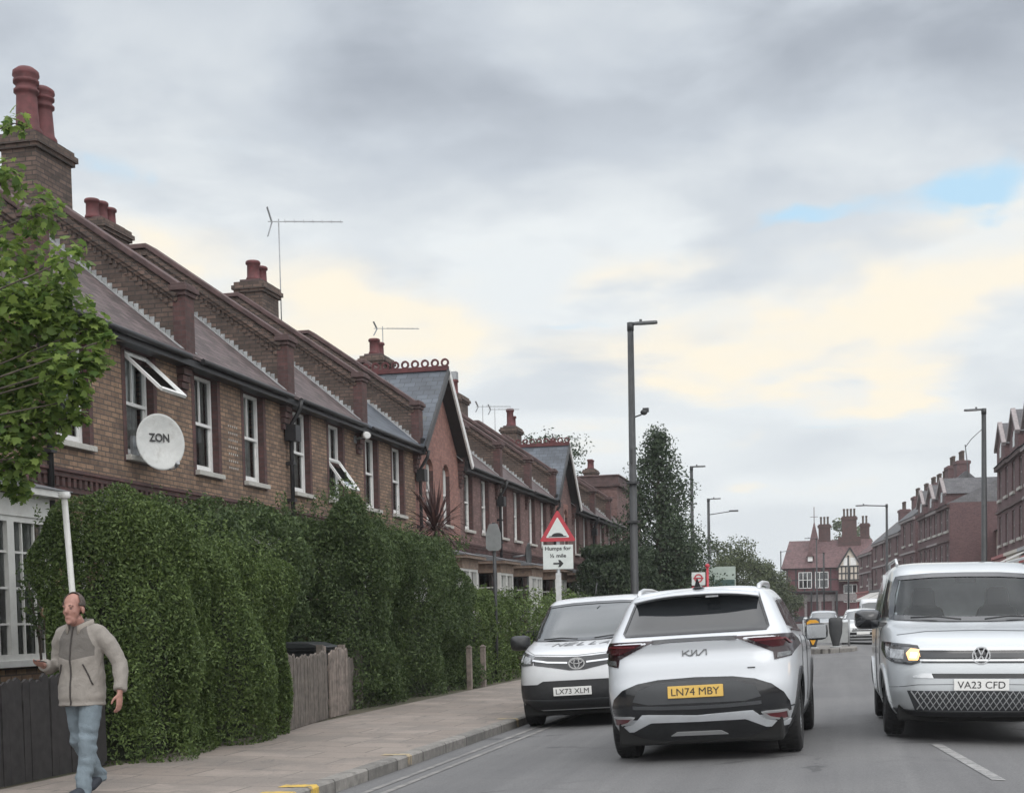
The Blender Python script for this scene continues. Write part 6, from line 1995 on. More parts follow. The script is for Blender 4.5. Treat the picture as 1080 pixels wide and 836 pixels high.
for x in (-.45, .45):
    q = MB(); q.tube([(x, .06, -.1), (x, .06, 3.3)], .045, 8); q.build('post', M['galvanised'], t)
q = MB(); q.box(-.62, .62, -.01, .02, 2.45, 3.42); bp_ = q.build('panel', M['board_green'], t, bevel=.01)
q = MB(); q.box(-.25, .58, -.016, -.011, 2.52, 2.86); q.build('dark_field', M['board_dark'], bp_)
q = MB(); q.prism([(-.36, 2.75), (-.28, 2.75), (-.28, 3.0), (-.32, 3.1), (-.36, 3.0)], fy, -.017, -.011); q.prism([(-.55, 2.5), (-.3, 2.5), (-.18, 2.7), (-.24, 2.72), (-.34, 2.6), (-.55, 2.6)], fy, -.018, -.0115); q.build('route_symbol', M['board_dark'], bp_)

# traffic island
q = MB()
n = 20
ot = [(-.45 + 1.05 * math.cos(2 * PI * i / n) * (1 if abs(math.cos(2 * PI * i / n)) < .99 else 1), 50.4 + 2.6 * math.copysign(abs(math.sin(2 * PI * i / n)) ** .8, math.sin(2 * PI * i / n))) for i in range(n)]
q.prism(ot, lambda a, b, d: (a, b, d), -.1, .17)
tag(q.build('traffic_island', M['kerb_stone'], bevel=.02), kind='structure')
def bollard(label, x, y, face):
    t = thing('keep_left_bollard', label, 'bollard', (x, y, .168), group='bollards on the traffic island')
    q = MB()
    w0, w1, h = .12, .235, 1.02
    vs, fs = [], []
    lev = [(0, .10, .09), (.12, .12, .10), (.5, .215, .12), (.85, .235, .12), (.97, .225, .11), (1.02, .17, .08)]
    n = 16
    for z, a, b in lev:
        for j in range(n):
            t_ = 2 * PI * j / n
            vs.append((math.copysign(abs(math.cos(t_)) ** .6, math.cos(t_)) * a, math.copysign(abs(math.sin(t_)) ** .6, math.sin(t_)) * b, z))
    for i in range(len(lev) - 1):
        for j in range(n): fs.append((i * n + j, i * n + (j + 1) % n, (i + 1) * n + (j + 1) % n, (i + 1) * n + j))
    fs += [tuple(range(n)), tuple((len(lev) - 1) * n + j for j in range(n))]
    q.idx(vs, fs, 0, True)
    b = q.build('bollard_body', M['pole_black'], t)
    if face:
        q = MB(); q.prism([(-.02, .12), (.02, .12), (.185, .5), (.20, .88), (.1, .955), (-.1, .955), (-.20, .88), (-.185, .5)], fy, -.135, -.118); q.build('yellow_face', M['bollard_yellow'], b, bevel=.004)
    q = MB(); q.lathe([(0, 0), (.2, 0), (.2, .03), (.12, .05), (0, .05)], (0, 0, -.001), n=16); q.build('foot', M['bollard_grey'], t)
bollard('yellow-faced shield-shaped bollard at the near end of the traffic island', -.86, 48.7, True)
bollard('dark shield-shaped bollard beside the yellow one on the traffic island', -.12, 49.6, False)
t = thing('guard_rail', 'grey panelled guard rail behind the island bollards', 'barrier', (-.45, 51.2, .165))
q = MB(); q.box(-.75, .75, -.02, .02, .12, .85); q.build('panel', M['bollard_grey'], t, bevel=.01)
q = MB()
for x in (-.78, .78):
    q = MB(); q.tube([(x, 0, 0), (x, 0, .95)], .035, 8); q.build('post', M['galvanised'], t)

# ------------------------------------------------------------------ fences, walls, bins along the front gardens
def picket(label, p0, p1, h, wd, mat_, gap=.01, seed=1, name='picket_fence', cat='fence', sag=.06, post=True):
    a, b = V((*p0, 0)), V((*p1, 0)); L = (b - a).length
    t = thing(name, label, cat, a, math.atan2((b - a).y, (b - a).x))
    r = random.Random(seed)
    q = MB(); x = 0
    while x < L - wd * .5:
        hh = h * (1 + r.uniform(-.03, .03)) - sag * math.sin(PI * min(1, x / L)) * .8
        le = r.uniform(-.02, .02)
        P = [(x, .02), (x + wd, .02), (x + wd + le, hh - .03), (x + wd / 2 + le, hh), (x + le, hh - .03)]
        dd = r.uniform(-.006, .006)
        q.prism(P, lambda u, w, d: (u, d, w), -.012 + dd, .012 + dd)
        x += wd + gap * r.uniform(.5, 1.6)
    q.build('pickets', M[mat_], t)
    q = MB()
    for z in (h * .25, h * .75): q.box(0, L, .014, .05, z - .04, z + .04)
    q.build('rails', M[mat_], t)
    if post:
        for xx in (0, L):
            q = MB(); q.box(xx - .05, xx + .05, .051, .14, -.1, h + .08); q.build('post', M[mat_], t)
    return t
picket('weathered brown picket fence sagging beside the big clipped hedge', (-6.78, 16.75), (-7.08, 19.05), .98, .085, 'weathered_wood', seed=2)
t = picket('pinkish picket gate standing in the gap before the black bin', (-7.08, 19.12), (-7.12, 20.05), .96, .10, 'pale_wood', seed=3, name='garden_gate', cat='gate', sag=-.05)
picket('short grey picket run in shade beyond the pinkish gate', (-7.35, 20.3), (-7.5, 21.8), .86, .09, 'weathered_wood', seed=4)
t = picket('dark close-boarded fence behind the walking man', (-7.0, 9.4), (-7.05, 12.75), .94, .11, 'dark_wood', seed=6, gap=.004, sag=0)
def post(label, x, y, h, s, mat_, name='gate_post'):
    t = thing(name, label, 'post', (x, y, 0), group='pale gate posts by the lower hedge')
    q = MB(); q.box(-s, s, -s, s, -.05, h); q.build('shaft', M[mat_], t, bevel=.008)
    q = MB(); q.idx([(-s - .01, -s - .01, h), (s + .01, -s - .01, h), (s + .01, s + .01, h), (-s - .01, s + .01, h), (0, 0, h + .05)], [(0, 1, 4), (1, 2, 4), (2, 3, 4), (3, 0, 4), (3, 2, 1, 0)]); q.build('cap', M[mat_], t)
post('nearer of two pale wooden gate posts in front of the lower hedge', -7.08, 27.0, .83, .05, 'pale_wood')
post('farther of two pale wooden gate posts in front of the lower hedge', -7.05, 28.0, .82, .05, 'pale_wood')

def low_wall(label, y0, y1, h, mat_, x=-7.05):
    t = thing('garden_wall', label, 'wall', (x, y0, 0), group='low garden walls')
    q = MB(); q.box(-.11, .11, 0, y1 - y0, -.1, h); q.build('brickwork', M[mat_], t)
    q = MB(); q.box(-.15, .15, -.03, y1 - y0 + .03, h, h + .06); q.build('coping', M['stone_sill'], t, bevel=.01)
low_wall('low brick garden wall just past the lower clipped hedge', 32.6, 37.2, .62, 'garden_brick')
low_wall('low rendered garden wall behind the parked white van', 37.9, 42.8, .7, 'cream_render')
low_wall('low brick garden wall below the dark satellite dish', 43.4, 49.0, .6, 'garden_brick')

def bin_(label, x, y, rz, h=1.0):
    t = thing('wheelie_bin', label, 'bin', (x, y, 0), rz, 'wheeled bins in front gardens')
    q = MB(); vs = []
    for z, a, b in ((.05, .22, .26), (h * .9, .28, .35), (h * .92, .31, .38), (h * .95, .31, .38)):
        vs += [(-a, -b, z), (a, -b, z), (a, b, z), (-a, b, z)]
    q.idx(vs, [(3, 2, 1, 0)] + [(i * 4 + j, i * 4 + (j + 1) % 4, i * 4 + 4 + (j + 1) % 4, i * 4 + 4 + j) for i in range(3) for j in range(4)] + [(12, 13, 14, 15)])
    q.build('bin_body', M['bin_plastic'], t, bevel=.015)
    q = MB(); vs = []
    for y_, z in ((-.41, h * .955), (-.40, h * .99), (-.2, h * 1.04), (.2, h * 1.05), (.40, h * 1.0), (.42, h * .955)):
        vs += [(-.33, y_, z), (.33, y_, z)]
    q.idx(vs, [(i * 2, i * 2 + 1, i * 2 + 3, i * 2 + 2) for i in range(5)] + [(0, 10, 11, 1), tuple(range(0, 12, 2)), tuple(range(11, 0, -2))])
    q.build('lid', M['bin_plastic'], t, bevel=.015)
    for s in (-1, 1):
        q = MB(); q.lathe([(0, -.03), (.1, -.03), (.1, .03), (0, .03)], (s * .26, .3, .1), 'x', 14); q.build('bin_wheel', M['tyre'], t)
bin_('black wheeled bin with a curved lid rising behind the picket fence', -7.62, 19.55, PI / 2, 1.05)
bin_('black wheeled bin tucked under the tall hedge beside the other bin', -7.95, 20.45, PI / 2 + .2, .98)
bin_('dark wheeled bin by the wall just behind the parked white van', -7.6, 36.0, PI / 2, 1.0)

# ------------------------------------------------------------------ walking man looking aside, phone in his right hand
def clothmat(name, col, rough=.85, fold=.5):
    m, nt = new_mat(name)
    co = objco(nt)
    n = nt.noise(co, 7, 4, .6, .8); n2 = nt.noise(co, 160, 2)
    lo = tuple(x * .86 for x in col); hi = tuple(x * 1.1 for x in col)
    finish(nt, nt.ramp(n, [(.3, lo), (.7, hi)]), rough, bump=nt.bump(nt.m('ADD', n, nt.m('MULTIPLY', n2, .1)), fold, .03), spec=.25)
    M[name] = m
def jacketmat():
    m, nt = new_mat('jacket_cloth')
    co = objco(nt)
    so = nt.n('ShaderNodeSeparateXYZ'); nt.l(co, so.inputs[0])
    ax = nt.m('ABSOLUTE', so.outputs[0])
    hi = nt.m('GREATER_THAN', so.outputs[2], nt.m('ADD', 1.13, nt.m('MULTIPLY', ax, .22)))
    inn = nt.m('LESS_THAN', ax, nt.m('SUBTRACT', .178, nt.m('MULTIPLY', nt.m('MAXIMUM', nt.m('SUBTRACT', so.outputs[2], 1.24), 0.0), .45)))
    n = nt.noise(co, 7, 4, .6, .8); n2 = nt.noise(co, 160, 2)
    c = nt.mix(nt.m('MULTIPLY', hi, inn), (.250, .230, .208), (.128, .118, .108))
    c = nt.mix(.5, c, nt.ramp(n, [(.3, (.75, .75, .75)), (.7, (1.15, 1.15, 1.15))]), 'MULTIPLY')
    finish(nt, c, .8, bump=nt.bump(nt.m('ADD', n, nt.m('MULTIPLY', n2, .1)), .6, .03), spec=.25)
    M['jacket_cloth'] = m
jacketmat()
m, nt = new_mat('skin'); co = objco(nt)
so = nt.n('ShaderNodeSeparateXYZ'); nt.l(co, so.inputs[0])
c = nt.ramp(nt.noise(co, 22, 4), [(.3, (0.27, 0.140, 0.112)), (.7, (0.37, 0.195, 0.155))])
finish(nt, c, .5, spec=.4); M['skin'] = m
clothmat('jacket_lower', (0.275, 0.248, 0.218)); clothmat('jacket_upper', (0.150, 0.135, 0.120)); clothmat('denim', (0.160, 0.198, 0.225), fold=.9); clothmat('zip_dark', (0.05, 0.045, 0.042))
clothmat('hair_dark', (0.095, 0.078, 0.070), .95); clothmat('shoe_dark', (0.035, 0.04, 0.05), .6)
pbr('eye_shade', (0.055, 0.035, 0.03), .3, var=0); pbr('lip', (0.30, 0.12, 0.10), .5, var=.1)  # eye colour holds the shade of the sockets
pbr('phone_black', (0.012, 0.012, 0.014), .2, var=0)

man = thing('person', 'balding man in a two-tone beige jacket and pale jeans walking with a phone in hand', 'person', (-5.95, 10.40, .01), math.radians(-6))
S = 0.975
HR = Matrix.Rotation(math.radians(4), 4, 'Z')
HS = 1.07                     # head turned to his right
hc = V((0, -.095, 1.545))
def hp(x, y, z): return hc + (HR @ (V((x, y, z)) * HS))

b = MB()
# head: cranium, face, jaw, nose, brow, ears
b.ball(hp(0, .012, .045), (.073, .092, .085), 18); b.ball(hp(0, -.028, -.01), (.062, .068, .09), 16); b.ball(hp(0, -.04, -.075), (.046, .05, .045), 14)
b.tube([hp(0, -.086, .02), hp(0, -.104, -.018), hp(0, -.097, -.03)], [.010, .0145, .011], 8)
b.ball(hp(.026, -.078, .028), (.024, .014, .010), 8); b.ball(hp(-.026, -.078, .028), (.024, .014, .010), 8)
b.ball(hp(.036, -.060, -.018), (.020, .018, .020), 8); b.ball(hp(-.036, -.060, -.018), (.020, .018, .020), 8)
b.ball(hp(0, -.078, -.060), (.026, .012, .014), 8); b.ball(hp(0, -.074, -.098), (.024, .016, .018), 8)
for s in (-1, 1): b.ball(hp(s * .076, .012, -.005), (.012, .022, .032), 8)
b.tube([(0, .0, 1.30), (0, -.02, 1.40), hp(0, .015, -.06)], [.068, .060, .056], 14)
# torso
b.tube([(0, .0, .86), (0, .0, 1.0), (0, -.005, 1.15), (0, 0, 1.30), (0, .0, 1.38), (0, 0, 1.415)], [(.155, .105), (.15, .10), (.16, .105), (.175, .11), (.15, .09), (.07, .065)], 18, ref=(0, 1, 0))
ARM = {1: [(.17, .0, 1.345), (.25, .02, 1.26), (.325, .055, 1.10), (.355, .02, .96), (.365, -.02, .87)],
       -1: [(-.17, .0, 1.345), (-.225, .02, 1.265), (-.262, .045, 1.10), (-.262, -.09, 1.075), (-.235, -.20, 1.095)]}
for s, A in ARM.items(): b.tube(A, [.055, .050, .042, .036, .028], 12)
# hands: palm and five bent fingers each
def fingers(mb, base, along, side, palm_n, curl, lens=(.068, .076, .072, .056), w=.019, r=.0085):
    along, side, palm_n = V(along).normalized(), V(side).normalized(), V(palm_n).normalized()
    pe = V(base) + along * .088
    mb.tube([V(base) - along * .03, V(base) + along * .02, V(base) + along * .06, pe + along * .004], [(.026, .021), (.037, .017), (.042, .016), (.040, .013)], 12, ref=tuple(palm_n))
    for i, L in enumerate(lens):
        p = pe + side * (1.5 - i) * w; d = along.copy(); pts = [p - along * .02, p]
        for seg, f in zip(range(3), (.45, .32, .23)):
            ang = curl * (.6, 1.0, .8)[seg]
            d = (d * math.cos(ang) + palm_n * math.sin(ang)).normalized()
            p = p + d * L * f; pts.append(p)
        mb.tube(pts, [r, r, r * .95, r * .88, r * .75], 8)
    tb = V(base) + along * .015 + side * .032
    t1 = tb + (along * .55 + side * .55 + palm_n * .35).normalized() * .035; t2 = t1 + (along * .9 + side * .1 + palm_n * .45).normalized() * .032; t3 = t2 + (along * .9 - side * .15 + palm_n * .4).normalized() * .022
    mb.tube([tb - along * .01, tb, t1, t2, t3], [.013, .013, .0115, .0105, .0085], 8)
hl_ = (.366, -.025, .845)
fingers(b, hl_, (.03, -.18, -1), (0, -1, .15), (-1, 0, 0), .42)
hr_ = (-.225, -.225, 1.095)
HA, HSD, HN = V((.42, -.88, .10)).normalized(), V((-.86, -.42, .12)), V((.06, .22, .97))
fingers(b, hr_, HA, HSD, HN, .42)
LEG = {1: [(.085, .0, .90), (.095, -.05, .70), (.10, -.11, .47), (.10, -.13, .28), (.10, -.19, .085)], -1: [(-.085, .0, .90), (-.088, .03, .70), (-.085, .035, .47), (-.082, .16, .29), (-.08, .285, .15)]}
for s, A in LEG.items(): b.tube(A, [.085, .078, .055, .05, .036], 12)
b.ball((0, 0, .90), (.15, .105, .09), 14)
b.tube([(.10, -.17, .06), (.105, -.28, .045), (.108, -.36, .03)], [.036, .036, .026], 10); b.tube([(-.08, .29, .13), (-.082, .20, .06), (-.084, .13, .03)], [.036, .036, .026], 10)
body = remesh(b, .0072, 3, 'body', [M['skin']], man)
e = MB()
for s in (-1, 1):
    e = MB(); e.ball(hp(s * .027, -.079, .008), (.013, .009, .005), 10); e.build('eye', M['eye_shade'], body)
    e = MB(); e.tube([hp(s * .014, -.086, .030), hp(s * .028, -.085, .034), hp(s * .046, -.070, .028)], [.0035, .0045, .003], 6); e.build('eyebrow', M['hair_dark'], body)
e = MB(); e.tube([hp(-.022, -.079, -.061), hp(0, -.0895, -.060), hp(.022, -.079, -.061)], [.002, .003, .002], 6); e.build('mouth', M['lip'], body)
# cropped hair left round the sides and back of a bald crown
h = MB()
vs, fs = [], []
nu, nv_ = 40, 22
def hair_edge(a):                                                   # hairline: top angle limit and bottom limit by azimuth (0 = his left, 90 = back)
    return None
grid = {}
for j in range(nv_):
    el_ = -1.05 + (PI / 2 + 1.05) * j / (nv_ - 1)
    for i in range(nu):
        a = 2 * PI * i / nu
        p = V((.0765 * math.cos(el_) * math.cos(a), .012 + .097 * math.cos(el_) * math.sin(a), .045 + .0895 * math.sin(el_)))
        vs.append(hp(*p)); grid[(i, j)] = p
for j in range(nv_ - 1):
    for i in range(nu):
        c = (grid[(i, j)] + grid[((i + 1) % nu, j)] + grid[(i, j + 1)] + grid[((i + 1) % nu, j + 1)]) / 4
        front = -.026 + .034 * max(0, (c.z - .05) / .085)           # recedes on top
        if c.z < .030 and c.y < .034 + .3 * (.030 - c.z): continue  # clear of ears and cheeks
        if c.z < -.030 or (c.z < .02 and abs(c.x) > .058): continue
        if c.y < front: continue
        fs.append((j * nu + i, j * nu + (i + 1) % nu, (j + 1) * nu + (i + 1) % nu, (j + 1) * nu + i))
h.idx(vs, fs, 0, True)
ho = h.build('hair', M['hair_dark'], body); sd = ho.modifiers.new('s', 'SOLIDIFY'); sd.thickness = .006; sd.offset = 0
# jacket: one fused shell, two cloths split by height and front
j = MB()
j.tube([(0, -.02, .755), (0, -.02, .84), (0, -.01, 1.0), (0, -.012, 1.15), (0, -.004, 1.30), (0, .0, 1.375), (0, .0, 1.43)], [(.200, .165), (.202, .165), (.196, .155), (.196, .152), (.198, .142), (.165, .12), (.09, .085)], 22, ref=(0, 1, 0))
for s, A in ARM.items():
    B = [V(p) for p in A]; B[-1] = B[-2].lerp(B[-1], .92)
    j.tube([V((s * .11, 0, 1.365))] + B, [.070, .076, .074, .067, .060, .05], 14)
    j.tube([B[-1] - (B[-1] - B[-2]) * .35, B[-1]], [.056, .050], 14)
j.tube([(0, .03, 1.405), (0, .02, 1.455)], [(.098, .094), (.088, .086)], 16, ref=(0, 1, 0))
jk = remesh(j, .011, 3, 'jacket', [M['jacket_cloth']], man)
rr = np.random.default_rng(3)
me = jk.data
co_ = np.zeros(len(me.vertices) * 3); me.vertices.foreach_get('co', co_); co_ = co_.reshape(-1, 3)
no_ = np.array([v.normal[:] for v in me.vertices])
fold = vnoise(co_ * [1, 1, 1.5], 12, 5) * .012 + vnoise(co_ * [1.2, 1, 1.0], 26, 6) * .007
hem = np.exp(-((co_[:, 2] - .79) / .02) ** 2) * (np.abs(co_[:, 0]) < .22) * -.008
co_ = co_ + no_ * (fold + hem)[:, None]
me.vertices.foreach_set('co', co_.ravel())
jb = BVHTree.FromPolygons([V(v) for v in co_], [tuple(p.vertices) for p in me.polygons])
def on_jacket(x, z, off=.004):
    p, n, _, _ = jb.ray_cast(V((x, -2, z)), V((0, 1, 0)))
    return p + V((0, -off, 0)) if p else V((x, -.15, z))
z_ = MB(); z_.tube([on_jacket(.0, zz) for zz in np.linspace(.765, 1.40, 26)], .007, 6); z_.build('zip', M['zip_dark'], jk)
for s in (-1, 1):
    z_ = MB(); z_.tube([on_jacket(s * (.10 + .065 * f), 1.10 - .17 * f) for f in np.linspace(0, 1, 9)], .0065, 6); z_.build('pocket_zip', M['zip_dark'], jk)
cb_ = MB()
vs, fs = [], []
n = 30
for jj, (zz, g) in enumerate(((1.395, 1.0), (1.425, 1.03), (1.455, 1.12), (1.46, 1.20), (1.43, 1.27), (1.39, 1.30))):
    for i in range(n):
        a = -PI / 2 + .42 + (2 * PI - .84) * i / (n - 1)
        fr = max(0, -math.sin(a))
        vs.append((.088 * g * math.cos(a), -.008 + .088 * g * math.sin(a) - .014 * fr, zz - .045 * fr ** 2 + .01 * math.sin(a)))
for jj in range(5):
    for i in range(n - 1): fs.append((jj * n + i, jj * n + i + 1, (jj + 1) * n + i + 1, (jj + 1) * n + i))
cb_.idx(vs, fs, 0, True); co2 = cb_.build('collar', M['jacket_lower'], jk); sd = co2.modifiers.new('s', 'SOLIDIFY'); sd.thickness = .01
# jeans
j = MB()
j.tube([(0, 0, .80), (0, 0, .88), (0, 0, .96)], [(.165, .12), (.168, .12), (.155, .11)], 18, ref=(0, 1, 0))
for s, A in LEG.items():
    B = [V(p) for p in A]; B.append(B[-1] + (B[-1] - B[-2]) * .22)
    j.tube(B, [.100, .092, .074, .068, .062, .064], 16)
jn = remesh(j, .010, 3, 'jeans', [M['denim']], man)
me = jn.data
co_ = np.zeros(len(me.vertices) * 3); me.vertices.foreach_get('co', co_); co_ = co_.reshape(-1, 3)
no_ = np.array([v.normal[:] for v in me.vertices])
kn = np.exp(-((co_[:, 2] - .47) / .10) ** 2) + np.exp(-((co_[:, 2] - .15) / .10) ** 2)
co_ = co_ + no_ * (vnoise(co_ * [1, 1, 1.8], 14, 8) * (.005 + .012 * kn) + vnoise(co_ * [1, 1, 1.4], 32, 9) * (.006 + .008 * kn))[:, None]
me.vertices.foreach_set('co', co_.ravel())
for nm, pts in (('shoe', [(.10, -.145, .055), (.102, -.24, .055), (.106, -.33, .045), (.108, -.385, .035)]), ('shoe', [(-.08, .315, .155), (-.081, .25, .105), (-.083, .17, .06), (-.085, .10, .035)])):
    q = MB(); q.tube(pts, [(.046, .05), (.046, .05), (.05, .042), (.036, .028)], 14, ref=(0, 0, 1)); q.build(nm, M['shoe_dark'], man)
man.scale = (S, S, S)
# the phone lies in the right hand (a thing of its own)
MW = Matrix.LocRotScale(V((-5.95, 10.40, .01)), Matrix.Rotation(math.radians(-6), 3, 'Z'), V((S, S, S)))
al = HA; si = HSD.copy(); si = (si - al * si.dot(al)).normalized(); pn = al.cross(si)
if pn.dot(HN) < 0: pn = -pn
pc = MW @ (V(hr_) + al * .075 + si * .004 + pn * .027)
R3 = Matrix.Rotation(math.radians(-6), 3, 'Z')
ph = thing('phone', 'dark mobile phone held at chest height by the walking man', 'phone', pc)
q = MB(); A_, B_, C_ = R3 @ al, R3 @ si, R3 @ pn
q.bar(-A_ * .072, A_ * .072, .072, .010, up=C_); po = q.build('phone_case', M['phone_black'], ph, bevel=.003)
# ------------------------------------------------------------------ sky, sun, camera
SUN_EL, SUN_AZ = math.radians(46), math.radians(150)               # azimuth clockwise from +Y
w = bpy.data.worlds.new('World'); SC.world = w; w.use_nodes = True
nt = NT(w.node_tree)
sky = nt.n('ShaderNodeTexSky', sky_type='NISHITA', sun_disc=False, sun_elevation=SUN_EL, sun_rotation=SUN_AZ)
d = nt.n('ShaderNodeTexCoord').outputs['Generated']
nrm_ = nt.n('ShaderNodeVectorMath', operation='NORMALIZE'); nt.l(d, nrm_.inputs[0])
sp = nt.n('ShaderNodeSeparateXYZ'); nt.l(nrm_.outputs[0], sp.inputs[0])
X_, Y_, Z_ = sp.outputs
DEG = 180 / PI
az = nt.m('MULTIPLY', nt.m('ARCTAN2', X_, Y_), DEG)
el = nt.m('MULTIPLY', nt.m('ARCSINE', Z_), DEG)
# drifting cloud-layer coordinates: a flat layer seen in perspective
zz = nt.m('ADD', nt.m('MAXIMUM', Z_, 0.0), .16)
cv = nt.n('ShaderNodeCombineXYZ'); nt.l(nt.m('DIVIDE', X_, zz), cv.inputs[0]); nt.l(nt.m('DIVIDE', Y_, zz), cv.inputs[1])
N1 = nt.noise(cv.outputs[0], 1.15, 4, .45, .25)
N2 = nt.noise(cv.outputs[0], 2.3, 6, .52, .25)
N3 = nt.noise(nrm_.outputs[0], 5.5, 5, .55, .4)
azw = nt.m('ADD', az, nt.m('MULTIPLY', nt.m('SUBTRACT', N3, .5), 16.0))
elw = nt.m('ADD', el, nt.m('MULTIPLY', nt.m('SUBTRACT', N1, .5), 9.0))
elw = nt.m('ADD', elw, nt.m('MULTIPLY', nt.m('SUBTRACT', N2, .5), 5.0))
def blob(a, e, sa, se, rot=0.0):
    da = nt.m('SUBTRACT', azw, a); de = nt.m('SUBTRACT', elw, e)
    c_, s_ = math.cos(math.radians(rot)), math.sin(math.radians(rot))
    u = nt.m('ADD', nt.m('MULTIPLY', da, c_ / sa), nt.m('MULTIPLY', de, s_ / sa))
    v_ = nt.m('SUBTRACT', nt.m('MULTIPLY', de, c_ / se), nt.m('MULTIPLY', da, s_ / se))
    return nt.m('EXPONENT', nt.m('MULTIPLY', nt.m('ADD', nt.m('MULTIPLY', u, u), nt.m('MULTIPLY', v_, v_)), -1.0))
def add(*xs):
    r = xs[0]
    for x in xs[1:]: r = nt.m('ADD', r, x)
    return r
K10 = 10.0
def c10(r, g, b): return (r * K10, g * K10, b * K10)
# grey cloud deck, darker overhead
t_ = nt.smooth(elw, 13.5, 21.0)
N4 = nt.noise(cv.outputs[0], 5.0, 5, .5, .3)
lump = nt.smooth(N2, .36, .64); fine_ = nt.smooth(N4, .30, .70); big_ = nt.smooth(N1, .38, .62)
L = nt.m('ADD', nt.m('SUBTRACT', .93, nt.m('MULTIPLY', t_, nt.m('ADD', .44, nt.m('MULTIPLY', nt.smooth(az, -27, -16), .20)))), nt.m('ADD', nt.m('MULTIPLY', nt.m('SUBTRACT', lump, .5), nt.m('MULTIPLY', nt.smooth(el, 2, 15), .46)), nt.m('ADD', nt.m('MULTIPLY', nt.m('SUBTRACT', fine_, .5), nt.m('MULTIPLY', nt.smooth(el, 3, 17), .16)), nt.m('MULTIPLY', nt.m('SUBTRACT', big_, .5), .25))), clamp=True)
deck = nt.ramp(L, [(0.0, (.33, .365, .42)), (.45, (.50, .545, .60)), (1.0, (.72, .757, .775))])
deck = nt.mix(1.0, deck, (K10, K10, K10), 'MULTIPLY')
# warm sunlit cloud edges
cream = add(nt.m('MULTIPLY', blob(-19.0, 12.4, 6.0, 2.0, -14), 1.05), nt.m('MULTIPLY', blob(1.8, 12.0, 8.5, 2.2, 13), 1.15), nt.m('MULTIPLY', blob(-8.5, 13.2, 3.0, .9), .55),
            nt.m('MULTIPLY', blob(2.5, 9.0, 3.2, .7), .6), nt.m('MULTIPLY', blob(-26, 15.5, 3.5, 1.0), .55), nt.m('MULTIPLY', blob(-9, 9.8, 3.5, 1.3), .45), nt.m('MULTIPLY', blob(-3, 6.6, 3, .6), .45))
cream = nt.m('ADD', cream, nt.m('ADD', nt.m('MULTIPLY', nt.m('SUBTRACT', N2, .5), 1.2), nt.m('MULTIPLY', nt.m('SUBTRACT', N4, .5), .7)))
cream = nt.m('MULTIPLY', nt.smooth(cream, .10, .95), nt.m('ADD', .82, nt.m('MULTIPLY', fine_, .18)))
cream = nt.m('MULTIPLY', cream, nt.smooth(nt.m('ABSOLUTE', nt.m('SUBTRACT', el, 11.5)), 11, 5))
deck = nt.mix(cream, deck, c10(.85, .795, .685))
deck = nt.mix(nt.m('MULTIPLY', nt.smooth(cream, .6, 1.0), .6), deck, c10(.88, .81, .665))
# gaps of clear sky
gap = add(nt.m('MULTIPLY', blob(3.4, 15.4, 2.5, .8, 4), 1.0), nt.m('MULTIPLY', blob(-2.6, 14.3, 3.0, .5, 16), .85), nt.m('MULTIPLY', blob(-29.2, 17.2, 1.6, .7), .55),
          nt.m('MULTIPLY', blob(-10.3, 11.5, 2.2, .35), .45), nt.m('MULTIPLY', blob(-1.0, 6.9, 2.2, .35), .35), nt.m('MULTIPLY', blob(-24, 18.2, 5, .8, -8), .25))
gap = nt.smooth(nt.m('ADD', gap, nt.m('MULTIPLY', nt.m('SUBTRACT', N4, .5), nt.m('MULTIPLY', nt.smooth(gap, .02, .3), .9))), .18, .95)
clear = nt.mix(.80, sky.outputs[0], c10(.50, .725, .88))
colr = nt.mix(gap, deck, clear)
# brightness added to unseen sky overhead and round the sun behind the viewer
sd_ = V((math.sin(SUN_AZ) * math.cos(SUN_EL), math.cos(SUN_AZ) * math.cos(SUN_EL), math.sin(SUN_EL)))
dp_ = nt.n('ShaderNodeVectorMath', operation='DOT_PRODUCT'); nt.l(nrm_.outputs[0], dp_.inputs[0]); dp_.inputs[1].default_value = sd_
br = nt.m('MULTIPLY', nt.smooth(el, 24, 55), nt.m('ADD', .55, nt.m('MULTIPLY', lump, .5)))
colr = nt.mix(nt.m('MULTIPLY', br, .9), colr, c10(1.85, 1.90, 2.0))
bk = nt.m('MULTIPLY', nt.smooth(dp_.outputs['Value'], .0, .95), nt.m('ADD', .5, nt.m('MULTIPLY', lump, .6)))
colr = nt.mix(nt.m('MINIMUM', bk, 1.0), colr, c10(1.75, 1.75, 1.75))
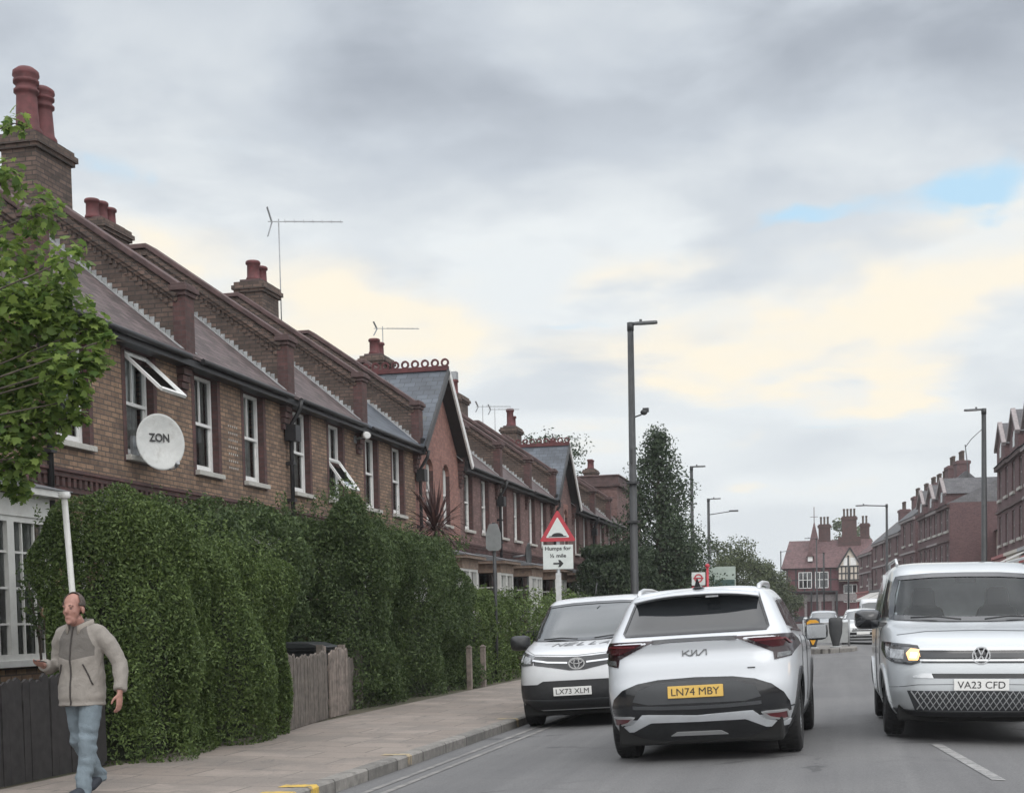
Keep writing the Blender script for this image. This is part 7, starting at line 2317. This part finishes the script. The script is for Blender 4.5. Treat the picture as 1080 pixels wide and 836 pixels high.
# below the horizon
colr = nt.mix(nt.smooth(el, -.5, -4), colr, c10(.2, .2, .2))
bg = nt.n('ShaderNodeBackground'); bg.inputs['Strength'].default_value = 0.1
nt.l(colr, bg.inputs[0])
wo = nt.n('ShaderNodeOutputWorld'); nt.l(bg.outputs[0], wo.inputs[0])

# thin London haze over the whole street
hz = MB(); hz.box(-90, 60, -40, 300, -1.4, 19.5)
ho_ = tag(hz.build('haze', None), kind='stuff')
hm = bpy.data.materials.new('haze_air'); hm.use_nodes = True; ht = NT(hm.node_tree)
pv = ht.n('ShaderNodeVolumePrincipled'); pv.inputs['Color'].default_value = (.93, .95, .97, 1); pv.inputs['Density'].default_value = .0004; pv.inputs['Anisotropy'].default_value = .2
ht.l(pv.outputs[0], ht.n('ShaderNodeOutputMaterial').inputs['Volume'])
ho_.data.materials.clear(); ho_.data.materials.append(hm)

sl_ = bpy.data.lights.new('sun', 'SUN'); sl_.energy = 0.6; sl_.angle = math.radians(35); sl_.color = (1.0, .97, .93)
so_ = link('sun', sl_)
so_.rotation_euler = (-sd_).to_track_quat('-Z', 'Y').to_euler()

cam = bpy.data.cameras.new('camera'); co_ = link('camera', cam)
rgt = V((0.97440986, 0.22379862, -0.02096651)); dwn = V((-0.00866976, -0.05578748, -0.99840502)); fwd = V((-0.22461134, 0.97303748, -0.05241959))
co_.matrix_world = Matrix(((rgt.x, -dwn.x, -fwd.x, 0), (rgt.y, -dwn.y, -fwd.y, 0), (rgt.z, -dwn.z, -fwd.z, 1.37), (0, 0, 0, 1)))
cam.sensor_fit = 'HORIZONTAL'; cam.sensor_width = 36; cam.lens = 1500 / 1080 * 36
cam.shift_y = (731 - 418) / 1080
cam.clip_start = .1; cam.clip_end = 3000
SC.camera = co_

SC.render.engine = 'CYCLES'
SC.view_settings.view_transform = 'Standard'; SC.view_settings.look = 'None'; SC.view_settings.gamma = 1; SC.view_settings.exposure = 0.23
cy = SC.cycles
cy.use_denoising = True
try: cy.denoiser = 'OPENIMAGEDENOISE'
except Exception: pass
cy.max_bounces = 6; cy.diffuse_bounces = 3; cy.glossy_bounces = 3; cy.transmission_bounces = 4; cy.transparent_max_bounces = 10
cy.use_adaptive_sampling = True; cy.adaptive_threshold = 0.015
